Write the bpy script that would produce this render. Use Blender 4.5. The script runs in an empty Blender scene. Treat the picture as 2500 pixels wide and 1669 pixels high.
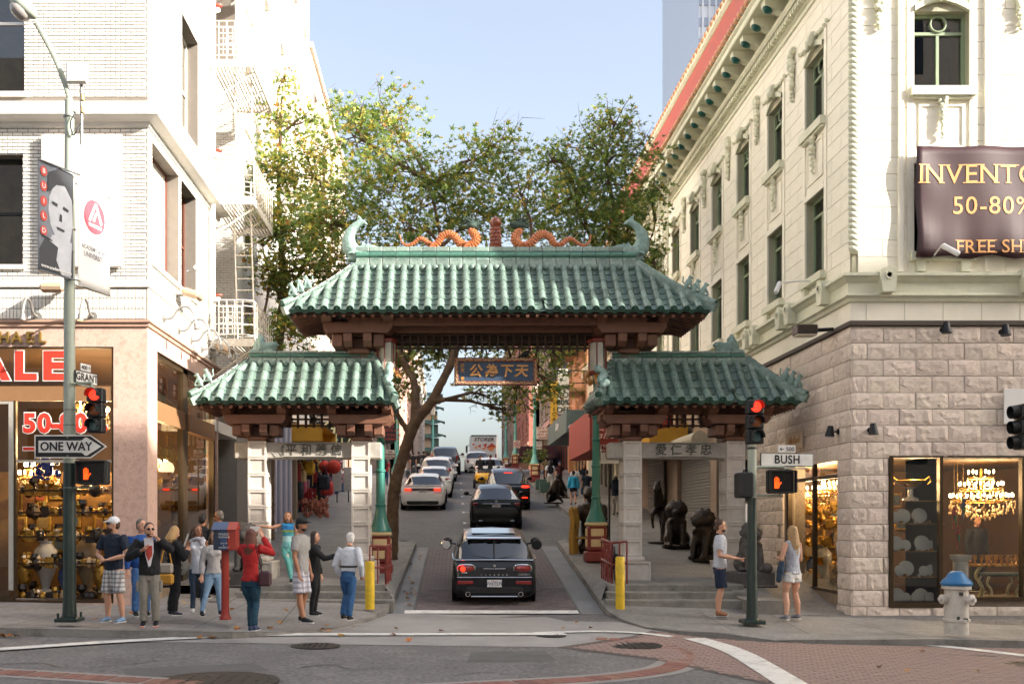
import bpy,bmesh,math,random
from mathutils import Vector,Matrix
from mathutils.geometry import tessellate_polygon
random.seed(7)
PI=math.pi
S=bpy.context.scene
COL=S.collection
# ---------------------------------------------------------------- camera, sky, sun, exposure
FPX,CX,HY,CZ=2430.0,1085.0,1278.0,1.8
cd=bpy.data.cameras.new('camera');cam=bpy.data.objects.new('camera',cd);COL.objects.link(cam)
cam.location=(0,0,CZ);cam.rotation_euler=(PI/2,0,0)
cd.sensor_width=36;cd.lens=36*FPX/2500
cd.shift_x=(1250-CX)/2500;cd.shift_y=(HY-834.5)/2500
cd.clip_start=0.1;cd.clip_end=2000
cd.dof.use_dof=True;cd.dof.focus_distance=20.0;cd.dof.aperture_fstop=3.0
S.camera=cam
TO_SUN=Vector((2.3,-1.0,1.12)).normalized()
w=bpy.data.worlds.new('World');S.world=w;w.use_nodes=True
nt=w.node_tree;nt.nodes.clear()
sky=nt.nodes.new('ShaderNodeTexSky');sky.sky_type='NISHITA';sky.sun_disc=False
sky.sun_elevation=math.asin(TO_SUN.z);sky.sun_rotation=math.atan2(TO_SUN.x,TO_SUN.y)
sky.air_density=1.0;sky.dust_density=5.5;sky.ozone_density=1.2;sky.altitude=50
bg=nt.nodes.new('ShaderNodeBackground');bg.inputs[1].default_value=0.095
out=nt.nodes.new('ShaderNodeOutputWorld')
hsv=nt.nodes.new('ShaderNodeHueSaturation');hsv.inputs['Saturation'].default_value=.66
nt.links.new(sky.outputs[0],hsv.inputs['Color']);nt.links.new(hsv.outputs[0],bg.inputs[0]);nt.links.new(bg.outputs[0],out.inputs[0])
sd=bpy.data.lights.new('sun','SUN');sun=bpy.data.objects.new('sun',sd);COL.objects.link(sun)
sd.energy=3.0;sd.angle=math.radians(0.6);sd.color=(1.0,0.94,0.85)
sun.rotation_euler=TO_SUN.to_track_quat('Z','Y').to_euler();sun.location=(30,-20,40)
S.view_settings.view_transform='Standard';S.view_settings.look='None'
S.view_settings.exposure=2.15;S.view_settings.gamma=1.0
S.view_settings.use_curve_mapping=False
S.cycles.max_bounces=7;S.cycles.diffuse_bounces=4;S.cycles.glossy_bounces=3
S.cycles.transmission_bounces=5;S.cycles.transparent_max_bounces=8
S.cycles.caustics_reflective=False;S.cycles.caustics_refractive=False
S.cycles.use_denoising=True;S.cycles.sample_clamp_indirect=6.0
def at(px,py,Y):return Vector(((px-CX)/FPX*Y,Y,CZ-(py-HY)/FPX*Y))
def X_(px,Y):return(px-CX)/FPX*Y
def Z_(py,Y):return CZ-(py-HY)/FPX*Y
def hexc(h):
 h=h.lstrip('#');o=[]
 for i in(0,2,4):
  c=int(h[i:i+2],16)/255;o.append(c/12.92 if c<=.04045 else((c+.055)/1.055)**2.4)
 return tuple(o)
def col(c):return hexc(c)if isinstance(c,str)else c
# ---------------------------------------------------------------- materials
MATS={}
def M(name,c='#808080',rough=.6,metal=0.,var=.12,scale=6.,bump=0.,rand=0.,coat=0.,spec=.5,emit=None,est=0.,dirt=None,dscale=1.5,damt=.5,bscale=None,hue=0.,fine=0.,fscale=90.):
 if name in MATS:return MATS[name]
 m=bpy.data.materials.new(name);m.use_nodes=True;t=m.node_tree;N=t.nodes;L=t.links
 b=N['Principled BSDF'];c=col(c)
 b.inputs['Roughness'].default_value=rough;b.inputs['Metallic'].default_value=metal
 b.inputs['Specular IOR Level'].default_value=spec
 if coat:b.inputs['Coat Weight'].default_value=coat;b.inputs['Coat Roughness'].default_value=.05
 tc=N.new('ShaderNodeTexCoord')
 src=None
 if var or dirt:
  n=N.new('ShaderNodeTexNoise');n.inputs['Scale'].default_value=scale;n.inputs['Detail'].default_value=5;n.inputs['Roughness'].default_value=.65
  L.new(tc.outputs['Object'],n.inputs['Vector'])
  r=N.new('ShaderNodeMapRange');r.inputs[1].default_value=.25;r.inputs[2].default_value=.75;r.inputs[3].default_value=1-var;r.inputs[4].default_value=1+var
  L.new(n.outputs['Fac'],r.inputs[0])
  mx=N.new('ShaderNodeMix');mx.data_type='RGBA';mx.blend_type='MULTIPLY';mx.inputs[0].default_value=1
  mx.inputs[6].default_value=(*c,1);L.new(r.outputs[0],mx.inputs[7]);src=mx.outputs[2]
  rr=N.new('ShaderNodeMapRange');rr.inputs[3].default_value=max(.02,rough-.12*var*5);rr.inputs[4].default_value=min(1,rough+.12*var*5)
  L.new(n.outputs['Fac'],rr.inputs[0]);L.new(rr.outputs[0],b.inputs['Roughness'])
  if dirt:
   n2=N.new('ShaderNodeTexNoise');n2.inputs['Scale'].default_value=dscale;n2.inputs['Detail'].default_value=7;n2.inputs['Roughness'].default_value=.7
   L.new(tc.outputs['Object'],n2.inputs['Vector'])
   cr=N.new('ShaderNodeMapRange');cr.inputs[1].default_value=.48;cr.inputs[2].default_value=.72;cr.inputs[4].default_value=damt
   L.new(n2.outputs['Fac'],cr.inputs[0])
   m2=N.new('ShaderNodeMix');m2.data_type='RGBA';L.new(cr.outputs[0],m2.inputs[0]);L.new(src,m2.inputs[6]);m2.inputs[7].default_value=(*col(dirt),1);src=m2.outputs[2]
 if fine:
  n4=N.new('ShaderNodeTexNoise');n4.inputs['Scale'].default_value=fscale;n4.inputs['Detail'].default_value=2
  L.new(tc.outputs['Object'],n4.inputs['Vector']);r4=N.new('ShaderNodeMapRange');r4.inputs[1].default_value=.3;r4.inputs[2].default_value=.7;r4.inputs[3].default_value=1-fine;r4.inputs[4].default_value=1+fine
  L.new(n4.outputs['Fac'],r4.inputs[0]);m4=N.new('ShaderNodeMix');m4.data_type='RGBA';m4.blend_type='MULTIPLY';m4.inputs[0].default_value=1;L.new(src,m4.inputs[6]);L.new(r4.outputs[0],m4.inputs[7]);src=m4.outputs[2]
 if rand or hue:
  oi=N.new('ShaderNodeObjectInfo')
  hs=N.new('ShaderNodeHueSaturation')
  r2=N.new('ShaderNodeMapRange');r2.inputs[3].default_value=1-rand;r2.inputs[4].default_value=1+rand
  L.new(oi.outputs['Random'],r2.inputs[0]);L.new(r2.outputs[0],hs.inputs['Value'])
  if hue:
   ml=N.new('ShaderNodeMath');ml.operation='MULTIPLY';ml.inputs[1].default_value=7.31;fr=N.new('ShaderNodeMath');fr.operation='FRACT'
   L.new(oi.outputs['Random'],ml.inputs[0]);L.new(ml.outputs[0],fr.inputs[0])
   r3=N.new('ShaderNodeMapRange');r3.inputs[3].default_value=.5-hue;r3.inputs[4].default_value=.5+hue
   L.new(fr.outputs[0],r3.inputs[0]);L.new(r3.outputs[0],hs.inputs['Hue'])
  if src:L.new(src,hs.inputs['Color'])
  else:hs.inputs['Color'].default_value=(*c,1)
  src=hs.outputs[0]
 if src:L.new(src,b.inputs['Base Color'])
 else:b.inputs['Base Color'].default_value=(*c,1)
 if bump:
  n3=N.new('ShaderNodeTexNoise');n3.inputs['Scale'].default_value=bscale or scale*4;n3.inputs['Detail'].default_value=4
  L.new(tc.outputs['Object'],n3.inputs['Vector'])
  bp=N.new('ShaderNodeBump');bp.inputs['Strength'].default_value=bump;bp.inputs['Distance'].default_value=.02
  L.new(n3.outputs['Fac'],bp.inputs['Height']);L.new(bp.outputs[0],b.inputs['Normal'])
 if emit:b.inputs['Emission Color'].default_value=(*col(emit),1);b.inputs['Emission Strength'].default_value=est
 MATS[name]=m;return m
def glassmat(name,tint=(.9,.93,.92),refl=.04,trans=True,rough=.0):
 if name in MATS:return MATS[name]
 m=bpy.data.materials.new(name);m.use_nodes=True;t=m.node_tree;N=t.nodes;L=t.links;N.clear()
 o=N.new('ShaderNodeOutputMaterial');g=N.new('ShaderNodeBsdfGlossy');g.inputs['Roughness'].default_value=rough
 tr=N.new('ShaderNodeBsdfTransparent');tr.inputs[0].default_value=(*tint,1)
 fr=N.new('ShaderNodeFresnel');fr.inputs[0].default_value=1.5
 ad=N.new('ShaderNodeMath');ad.operation='ADD';ad.inputs[1].default_value=refl;L.new(fr.outputs[0],ad.inputs[0]);ad.use_clamp=True
 mx=N.new('ShaderNodeMixShader');L.new(ad.outputs[0],mx.inputs[0]);L.new(tr.outputs[0],mx.inputs[1]);L.new(g.outputs[0],mx.inputs[2]);L.new(mx.outputs[0],o.inputs[0])
 MATS[name]=m;return m
# ---------------------------------------------------------------- mesh builder
class MB:
 def __init__(s):s.v=[];s.f=[];s.sm=[]
 def add(s,vs,fs,smooth=False):
  o=len(s.v);s.v+=[tuple(v)for v in vs];s.f+=[tuple(i+o for i in f)for f in fs];s.sm+=[smooth]*len(fs);return s
 def box(s,x0,x1,y0,y1,z0,z1):
  x0,x1=min(x0,x1),max(x0,x1);y0,y1=min(y0,y1),max(y0,y1);z0,z1=min(z0,z1),max(z0,z1)
  return s.add([(x0,y0,z0),(x1,y0,z0),(x1,y1,z0),(x0,y1,z0),(x0,y0,z1),(x1,y0,z1),(x1,y1,z1),(x0,y1,z1)],[(3,2,1,0),(4,5,6,7),(0,1,5,4),(1,2,6,5),(2,3,7,6),(3,0,4,7)])
 def cbox(s,c,d):return s.box(c[0]-d[0]/2,c[0]+d[0]/2,c[1]-d[1]/2,c[1]+d[1]/2,c[2]-d[2]/2,c[2]+d[2]/2)
 def bbox(s,x0,x1,y0,y1,z0,z1,b=.01):
  bm=bmesh.new();bmesh.ops.create_cube(bm,size=1)
  bmesh.ops.scale(bm,vec=(abs(x1-x0),abs(y1-y0),abs(z1-z0)),verts=bm.verts)
  bmesh.ops.translate(bm,vec=((x0+x1)/2,(y0+y1)/2,(z0+z1)/2),verts=bm.verts)
  b=min(b,.45*min(abs(x1-x0),abs(y1-y0),abs(z1-z0)))
  bmesh.ops.bevel(bm,geom=bm.edges[:],offset=b,segments=1,affect='EDGES')
  s.bm(bm);return s
 def bm(s,bm,smooth=False,mat=None):
  if mat is not None:bmesh.ops.transform(bm,matrix=mat,verts=bm.verts)
  bm.verts.index_update();s.add([v.co[:]for v in bm.verts],[[v.index for v in f.verts]for f in bm.faces],smooth);bm.free();return s
 def quad(s,a,b,c,d):return s.add([a,b,c,d],[(0,1,2,3)])
 def tube(s,pts,r,n=8,caps=True,smooth=True,sq=None,up=None):
  pts=[Vector(p)for p in pts];k=len(pts)
  rs=r if isinstance(r,(list,tuple))else[r]*k
  vs=[];ref=None
  for i in range(k):
   d=(pts[min(i+1,k-1)]-pts[max(i-1,0)]).normalized()
   if ref is None:
    a=Vector(up)if up else(Vector((0,0,1))if abs(d.z)<.9 else Vector((1,0,0)))
   else:a=ref
   u=(a-d*a.dot(d)).normalized();ref=u;v=d.cross(u)
   ru=rs[i];rv=rs[i]
   if isinstance(ru,(list,tuple)):ru,rv=ru
   if sq:rv=rv*sq
   for j in range(n):
    t=2*PI*(j+.5)/n
    vs.append(pts[i]+u*math.cos(t)*ru+v*math.sin(t)*rv)
  fs=[(i*n+j,i*n+(j+1)%n,(i+1)*n+(j+1)%n,(i+1)*n+j)for i in range(k-1)for j in range(n)]
  s.add(vs,fs,smooth)
  if caps:
   o=len(s.v)-k*n
   s.f.append(tuple(o+j for j in reversed(range(n))));s.sm.append(False)
   s.f.append(tuple(o+(k-1)*n+j for j in range(n)));s.sm.append(False)
  return s
 def cyl(s,p0,p1,r0,r1=None,n=12):return s.tube([p0,p1],[r0,r0 if r1 is None else r1],n)
 def lathe(s,prof,c=(0,0,0),n=16,smooth=True,axis='z',flute=0):
  vs=[];c=Vector(c)
  for r,z in prof:
   for j in range(n):
    t=2*PI*j/n;rr=r*(1+(flute if j%2 else 0))
    p=(rr*math.cos(t),rr*math.sin(t),z)
    if axis=='y':p=(p[0],p[2],p[1])
    if axis=='x':p=(p[2],p[0],p[1])
    vs.append(c+Vector(p))
  k=len(prof)
  fs=[(i*n+j,i*n+(j+1)%n,(i+1)*n+(j+1)%n,(i+1)*n+j)for i in range(k-1)for j in range(n)]
  s.add(vs,fs,smooth);o=len(s.v)-k*n
  if prof[0][0]>1e-4:s.f.append(tuple(o+j for j in reversed(range(n))));s.sm.append(False)
  if prof[-1][0]>1e-4:s.f.append(tuple(o+(k-1)*n+j for j in range(n)));s.sm.append(False)
  return s
 def ball(s,c,r,n=12,m=8,rot=None):
  r=(r,r,r)if not isinstance(r,(tuple,list))else r
  vs=[]
  for i in range(m+1):
   p=PI*i/m
   for j in range(n):
    t=2*PI*j/n;q=Vector((math.sin(p)*math.cos(t)*r[0],math.sin(p)*math.sin(t)*r[1],math.cos(p)*r[2]))
    if rot:q=rot@q
    vs.append(Vector(c)+q)
  s.add(vs,[(i*n+j,(i+1)*n+j,(i+1)*n+(j+1)%n,i*n+(j+1)%n)for i in range(m)for j in range(n)],True);return s
 def prism(s,poly,y0,y1,plane='xz'):
  def mk(a,b,c):
   return{'xz':(a,c,b),'xy':(a,b,c),'yz':(c,a,b)}[plane]
  n=len(poly)
  vs=[mk(a,b,y0)for a,b in poly]+[mk(a,b,y1)for a,b in poly]
  tri=tessellate_polygon([[Vector((a,b,0))for a,b in poly]])
  area=sum(poly[i][0]*poly[(i+1)%n][1]-poly[(i+1)%n][0]*poly[i][1]for i in range(n))
  fs=[]
  for t in tri:
   fs.append(tuple(t));fs.append(tuple(n+i for i in reversed(t)))
  fs+=[(i,(i+1)%n,n+(i+1)%n,n+i)for i in range(n)]
  s.add(vs,fs);s.fix=True;return s
 def xf(s,m,i0=0):
  s.v=s.v[:i0]+[tuple(m@Vector(v))for v in s.v[i0:]];return s
 def mesh(s,name,mat=None,fixn=False):
  me=bpy.data.meshes.new(name);me.from_pydata(s.v,[],s.f)
  if fixn or getattr(s,'fix',False):
   bm=bmesh.new();bm.from_mesh(me);bmesh.ops.recalc_face_normals(bm,faces=bm.faces);bm.to_mesh(me);bm.free()
  if any(s.sm):
   me.polygons.foreach_set('use_smooth',s.sm if len(s.sm)==len(me.polygons)else[True]*len(me.polygons))
  if mat:me.materials.append(mat)
  me.update()
  if any(s.sm):me.set_sharp_from_angle(angle=.75)
  return me
 def build(s,name,mat,parent=None,**kw):return obj(name,s.mesh(name,mat),parent,**kw)
PW={}
def obj(name,me,parent=None,local=False,loc=None,rot=None,scl=None):
 o=bpy.data.objects.new(name,me);COL.objects.link(o)
 if loc is not None:o.location=loc
 if rot is not None:o.rotation_euler=rot
 if scl is not None:o.scale=scl
 if parent is not None:
  o.parent=parent
  if not local and parent.name in PW:o.matrix_parent_inverse=PW[parent.name].inverted()
 return o
def thing(name,label,cat,loc=(0,0,0),rotz=0.,group=None):
 o=bpy.data.objects.new(name,None);COL.objects.link(o);o.empty_display_size=.2
 o.location=loc;o.rotation_euler=(0,0,rotz)
 PW[o.name]=Matrix.Translation(Vector(loc))@Matrix.Rotation(rotz,4,'Z')
 return tag(o,label,cat,group)
def tag(o,label=None,cat=None,group=None,kind=None):
 if label:o['label']=label
 if cat:o['category']=cat
 if group:o['group']=group
 if kind:o['kind']=kind
 return o
def struct(o):o['kind']='structure';return o
def stuff(o):o['kind']='stuff';return o
def dup(root,loc,rotz=None,label=None,group=None,scl=None):
 r=root.copy();COL.objects.link(r);r.location=loc
 if rotz is not None:r.rotation_euler=(0,0,rotz)
 if scl:r.scale=(scl,scl,scl)if not isinstance(scl,tuple)else scl
 if label:r['label']=label
 if group:r['group']=group
 for ch in root.children:
  c=ch.copy();COL.objects.link(c);c.parent=r
  for g in ch.children:
   d=g.copy();COL.objects.link(d);d.parent=c
 return r
TMP=bpy.data.scenes.new('workbench')
def eval_mesh(o):
 TMP.collection.objects.link(o);vl=TMP.view_layers[0];vl.update();dg=vl.depsgraph;dg.update()
 me=bpy.data.meshes.new_from_object(o.evaluated_get(dg));bpy.data.objects.remove(o);return me
def text_mesh(body,size,extrude=.004,bold=0.,align='CENTER',sx=1.,shear=0.,bev=0.,spacing=1.):
 c=bpy.data.curves.new('t','FONT');c.body=body;c.size=size;c.extrude=extrude;c.offset=bold;c.align_x=align;c.align_y='CENTER'
 c.shear=shear;c.resolution_u=3;c.bevel_depth=bev;c.bevel_resolution=0;c.space_character=spacing
 me=eval_mesh(bpy.data.objects.new('t',c));bpy.data.curves.remove(c)
 if sx!=1.:
  me.transform(Matrix.Scale(sx,4,(1,0,0)))
 return me
def text(name,body,size,mat,mtx,parent,**kw):
 me=text_mesh(body,size,**kw);me.name=name;me.materials.clear();me.materials.append(mat);me.transform(mtx)
 return obj(name,me,parent)
def face_mtx(p,facing='front',rotz=None,tilt=0.):
 a={'front':0,'left':-PI/2,'right':PI/2}[facing]if rotz is None else rotz
 return Matrix.Translation(Vector(p))@Matrix.Rotation(a,4,'Z')@Matrix.Rotation(tilt,4,'Y')@Matrix.Rotation(PI/2,4,'X')
def bar(mb,a,b,w=.05,d=None):
 a=Vector(a);b=Vector(b);return mb.tube([a,b],(w/2*1.414),4,smooth=False)
class Wall:
 def __init__(s,o,u,n):s.o=Vector(o);s.u=Vector(u);s.n=Vector(n)
 def p(s,u,v,d=0.):return s.o+s.u*u+Vector((0,0,v))+s.n*d
 def box(s,mb,u0,u1,v0,v1,d0,d1):
  q=[s.p(u,v,d)for v in(v0,v1)for d in(d0,d1)for u in(u0,u1)]
  fs=[(0,1,3,2),(4,6,7,5),(2,3,7,6),(0,4,5,1),(0,2,6,4),(1,5,7,3)]
  if s.u.cross(Vector((0,0,1))).dot(s.n)<0:fs=[tuple(reversed(f))for f in fs]
  return mb.add(q,fs)
 def sheet(s,mb,U0,U1,V0,V1,ops=(),rev=.2,d=0.):
  us=sorted(set([U0,U1]+[x for o in ops for x in o[:2]if U0<x<U1]));vs=sorted(set([V0,V1]+[x for o in ops for x in o[2:4]if V0<x<V1]))
  flip=s.u.cross(Vector((0,0,1))).dot(s.n)<0
  def q(a,b,c,e):
   t=[a,b,c,e]
   if flip:t.reverse()
   mb.quad(*t)
  for i in range(len(us)-1):
   for j in range(len(vs)-1):
    cu=(us[i]+us[i+1])/2;cv=(vs[j]+vs[j+1])/2
    if any(o[0]<cu<o[1]and o[2]<cv<o[3]for o in ops):continue
    q(s.p(us[i],vs[j],d),s.p(us[i+1],vs[j],d),s.p(us[i+1],vs[j+1],d),s.p(us[i],vs[j+1],d))
  for o in ops:
   a,b,c,e=o[:4];r=o[4]if len(o)>4 else rev
   a=max(a,U0);b=min(b,U1);c=max(c,V0);e=min(e,V1)
   q(s.p(a,c,d),s.p(a,e,d),s.p(a,e,d-r),s.p(a,c,d-r));q(s.p(b,c,d),s.p(b,c,d-r),s.p(b,e,d-r),s.p(b,e,d))
   q(s.p(a,c,d),s.p(a,c,d-r),s.p(b,c,d-r),s.p(b,c,d));q(s.p(a,e,d),s.p(b,e,d),s.p(b,e,d-r),s.p(a,e,d-r))
  return mb
 def rects(s,U0,U1,V0,V1,w,h,ops=(),g=.008,stack=False,off=0.):
  out=[];r=0;v=V0
  while v<V1-.01:
   vt=min(v+h,V1);x=U0-(0 if stack else(w/2 if r%2 else 0))-off
   cuts=[(max(o[0],U0),min(o[1],U1))for o in ops if o[2]<(v+vt)/2<o[3]]
   while x<U1-.005:
    segs=[(max(x,U0),min(x+w,U1))]
    for c0,c1 in cuts:
     ns=[]
     for a,b in segs:
      if b<=c0 or a>=c1:ns.append((a,b))
      else:
       if a<c0:ns.append((a,c0))
       if b>c1:ns.append((c1,b))
     segs=ns
    for a,b in segs:
     if b-a>.025:out.append((a+g/2,b-g/2,v+g/2,vt-g/2))
    x+=w
   v+=h;r+=1
  return out
 def mtx(s):
  f=s.n;m=Matrix(((s.u.x,-f.x,0,0),(s.u.y,-f.y,0,0),(0,0,1,0),(0,0,0,1)));return m
def chamfer_unit(name,mat,ch=.08):
 c=ch;v=[(0,0,0),(1,0,0),(1,0,1),(0,0,1),(0,-.7,0),(1,-.7,0),(1,-.7,1),(0,-.7,1),(c*.4,-1,c),(1-c*.4,-1,c),(1-c*.4,-1,1-c),(c*.4,-1,1-c)]
 f=[(0,1,5,4),(1,2,6,5),(2,3,7,6),(3,0,4,7),(4,5,9,8),(5,6,10,9),(6,7,11,10),(7,4,8,11),(8,9,10,11)]
 return MB().add(v,f).mesh(name,mat)
def rock_unit(name,mat,seed):
 r=random.Random(seed);nx,nz=7,4;v=[];f=[]
 for j in range(nz+1):
  for i in range(nx+1):
   e=i in(0,nx)or j in(0,nz)
   d=-.55 if e else-(.6+.4*r.random())
   v.append((i/nx+(0 if e else r.uniform(-.04,.04)),d,j/nz+(0 if e else r.uniform(-.06,.06))))
 for j in range(nz):
  for i in range(nx):
   a=j*(nx+1)+i;q=(a,a+1,a+nx+2,a+nx+1)
   f+=[(q[0],q[1],q[2]),(q[0],q[2],q[3])]if r.random()<.5 else[(q[0],q[1],q[3]),(q[1],q[2],q[3])]
 n=len(v);v+=[(0,0,0),(1,0,0),(1,0,1),(0,0,1)];k=nx+1
 f+=[(n,n+1,nx,0),(n+1,n+2,k*nz+nx,nx),(n+2,n+3,k*nz,k*nz+nx),(n+3,n,0,k*nz)]
 return MB().add(v,f).mesh(name,mat)
def place_blocks(wall,rects,units,name,parent,depth,limit=300,key=None,rnd=.0,d0=0.):
 """each block its own object sharing a unit mesh; past the limit joined into one 'stuff' part"""
 rects=sorted(rects,key=key)if key else rects
 base=wall.mtx();inv=PW[parent.name].inverted()if parent.name in PW else None
 rot=base.to_euler()
 for i,(a,b,c,e)in enumerate(rects[:limit]):
  o=bpy.data.objects.new(name,units[i%len(units)]if len(units)==1 else random.choice(units));COL.objects.link(o)
  flip=base.determinant()<0
  o.parent=parent
  if inv:o.matrix_parent_inverse=inv
  p=wall.p(a,c,d0);dd=depth*(1+random.uniform(-rnd,rnd))
  o.matrix_basis=Matrix.Translation(p)@base@Matrix.Diagonal((b-a,dd,e-c,1))
 if len(rects)>limit:
  mb=MB();u=units
  for(a,b,c,e)in rects[limit:]:
   me=random.choice(u);p=wall.p(a,c,d0);m=Matrix.Translation(p)@base@Matrix.Diagonal((b-a,depth*(1+random.uniform(-rnd,rnd)),e-c,1))
   mb.add([m@v.co for v in me.vertices],[list(f.vertices)for f in me.polygons])
  o=mb.build(name+'_courses',u[0].materials[0],parent);stuff(o)
GLASS=glassmat('shop_glass',(.86,.88,.85),.05)
WGLASS=glassmat('window_glass',(.5,.52,.5),.12)
# ================================================================ GROUND, ROADS, PAVEMENTS
def zs(X,Y):return.10-.022*X-.015*(20.2-Y)
def zgr(Y):
 if Y<20.27:return None
 z=-.05+.1095*(min(Y,72)-20.27)
 if Y>72:z+=.05*(min(Y,92)-72)-.03*max(0,Y-92)
 return z
def zroad(X,Y):
 a=-.115-.022*X
 if Y<15.8:return a
 if Y<20.27:
  t=(Y-15.8)/4.47;return a*(1-t)+(-.05-.01*(X-1.2))*t
 return zgr(Y)
def zside(Y):
 return max(.47,.47+.1095*(min(Y,72)-23.2)+(.05*(min(Y,92)-72)if Y>72 else 0))
asph=M('asphalt','#6c6967',.85,var=.28,scale=1.1,bump=.35,bscale=90,dirt='#53504d',dscale=.7,damt=.55,fine=.34,fscale=17)
asph2=M('asphalt_grant','#605f5e',.8,var=.25,scale=1.2,bump=.3,bscale=80,dirt='#474644',dscale=.45,damt=.6,fine=.25,fscale=10)
conc=M('pavement_concrete','#86837f',.8,var=.2,scale=1.6,bump=.2,bscale=60,dirt='#63605c',dscale=.9,damt=.6,fine=.16,fscale=14)
conc2=M('kerb_concrete','#84817c',.8,var=.2,scale=3,bump=.25,bscale=50,dirt='#3a3835',dscale=2,damt=.7)
concL=M('crosswalk_concrete','#93908d',.8,var=.14,scale=1.2,bump=.2,bscale=70,dirt='#605d5b',dscale=.8,damt=.4)
white=M('road_paint','#d8d6d0',.6,var=.08,scale=9,dirt='#8a8884',dscale=4,damt=.75)
redp=M('red_kerb_paint','#8e4035',.6,var=.2,scale=8,dirt='#5f5a55',dscale=5,damt=.8)
brickm=M('crosswalk_brick','#8a746c',.8,var=.14,scale=9,bump=.15,rand=.16,hue=.012)
pavm=M('gateway_paver','#625856',.75,var=.14,scale=9,bump=.15,rand=.18,hue=.01)
mort=M('paving_mortar','#5b514c',.9,var=.15,scale=8)
iron=M('cast_iron','#3a3632',.55,metal=.6,var=.25,scale=14,bump=.3)
earth=M('earth','#4b4a48',.9,var=.2,scale=.3)
def sheet(name,xs,ys,zf,mat,dz=0.):
 v=[(x,y,zf(x,y)+dz)for y in ys for x in xs];n=len(xs)
 f=[(j*n+i,j*n+i+1,(j+1)*n+i+1,(j+1)*n+i)for j in range(len(ys)-1)for i in range(n-1)]
 return MB().add(v,f).build(name,mat)
def frange(a,b,n):return[a+(b-a)*i/n for i in range(n+1)]
def zground(X,Y):
 if Y<20:return-.6-.022*max(-80,min(80,X))
 return-.6+.1095*(min(Y,72)-20)-.02*max(0,Y-92)-.012*max(0,Y-92)
struct(sheet('ground',frange(-900,900,12),[-400,-60,0,20,40,72,92,140,300,900,1500],lambda x,y:zground(x,y)-(.4 if y<20 else 1.2),earth))
struct(sheet('bush_street_road',frange(-70,70,70),[-30,-10,0,5,9,11,13,14.5,15.8,16.5,17.2,18,19,20.27],zroad,asph))
struct(sheet('grant_avenue_road',[-2.9,-1.2,0,1.2,2.6,4,5.6],[20.27,21,24,28,31,40,50,60,72,78,85,92,105,140],lambda x,y:zgr(y),asph2))
def inset_sheet(name,pts,zf,mat,dz,n=None):
 tri=tessellate_polygon([[Vector((a,b,0))for a,b in pts]])
 me=MB().add([(a,b,zf(a,b)+dz)for a,b in pts],tri).mesh(name,mat)
 bm=bmesh.new();bm.from_mesh(me);bmesh.ops.subdivide_edges(bm,edges=bm.edges[:],cuts=3,use_grid_fill=True)
 for v in bm.verts:v.co.z=zf(v.co.x,v.co.y)+dz
 bmesh.ops.recalc_face_normals(bm,faces=bm.faces)
 if sum(f.normal.z for f in bm.faces)<0:bmesh.ops.reverse_faces(bm,faces=bm.faces)
 bm.to_mesh(me);bm.free();return obj(name,me)
LC=[(-70,15.55),(-12,15.6),(-6.8,15.65),(-4.6,15.75),(-3.4,15.95),(-2.75,16.35),(-2.2,17.0),(-1.75,17.9),(-1.4,18.9),(-1.2,19.9),(-1.1,21.2),(-.98,26),(-.87,30.6),(-1.1,31.0),(-2.2,31.3),(-2.15,60),(-2.1,92)]
LH=[.13,.13,.13,.12,.10,.07,.03,.02,.05,.10,.14,.15,.15,.15,.15,.15,.15]
RC=[(70,16.75),(12,16.7),(8.2,16.7),(6.6,16.75),(5.6,16.85),(4.7,17.2),(4.1,17.7),(3.7,18.3),(3.45,19.2),(3.32,20.1),(3.28,20.9),(3.4,26),(3.52,30.9),(3.8,31.3),(4.95,31.6),(5.05,60),(5.1,92)]
RH=[.13,.13,.13,.08,.03,.10,.05,.03,.05,.10,.14,.15,.15,.15,.15,.15,.15]
apron=[(-5.6,15.2)]+[(x+.02,y-.02)for x,y in LC[3:10]]+[(-1.2,20.22),(3.3,20.22)]+[(x-.02,y-.02)for x,y in reversed(RC[6:10])]+[(4.0,15.8),(1.9,15.75)]
struct(inset_sheet('crosswalk_apron',apron,zroad,concL,.006))
def pavement(name,C,Hh,inner,kmat):
 top=[];mb=MB();kb=MB()
 for(x,y),h in zip(C,Hh):top.append(Vector((x,y,(zroad(x,y)if y<20.27 else zgr(y))+h)))
 for i in range(len(C)-1):
  a,b=top[i],top[i+1];za=zroad(*C[i])-.05;zb=zroad(*C[i+1])-.05
  kb.quad((a.x,a.y,za),(b.x,b.y,zb),b,a)
 ins=[]
 for i,p in enumerate(top):
  d=(top[min(i+1,len(top)-1)]-top[max(i-1,0)]);d.z=0;d.normalize();nrm=Vector((-d.y,d.x,0))*(1 if name.endswith('west')else-1)
  ins.append(p+nrm*.17+Vector((0,0,.006)))
 for i in range(len(C)-1):kb.quad(top[i]+Vector((0,0,.005)),top[i+1]+Vector((0,0,.005)),ins[i+1],ins[i])
 outl=[(p.x,p.y,p.z)for p in top]+inner
 tri=tessellate_polygon([[Vector((a,b,0))for a,b,c in outl]])
 me=MB().add(outl,tri).mesh(name,conc)
 bm=bmesh.new();bm.from_mesh(me);bmesh.ops.recalc_face_normals(bm,faces=bm.faces)
 if sum(f.normal.z for f in bm.faces)<0:bmesh.ops.reverse_faces(bm,faces=bm.faces)
 bm.to_mesh(me);bm.free()
 o=struct(obj(name,me));k=kb.build('kerb',kmat,o)
 return o
iw=[(-2.1,92,zgr(92)+.15),(-8,92,zgr(92)+.3),(-8,60,zside(60)),(-8,30,zside(30)),(-8,23.2,.5),(-8,20.2,zs(-8,20.2)),(-70,20.2,zs(-70,20.2))]
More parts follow.
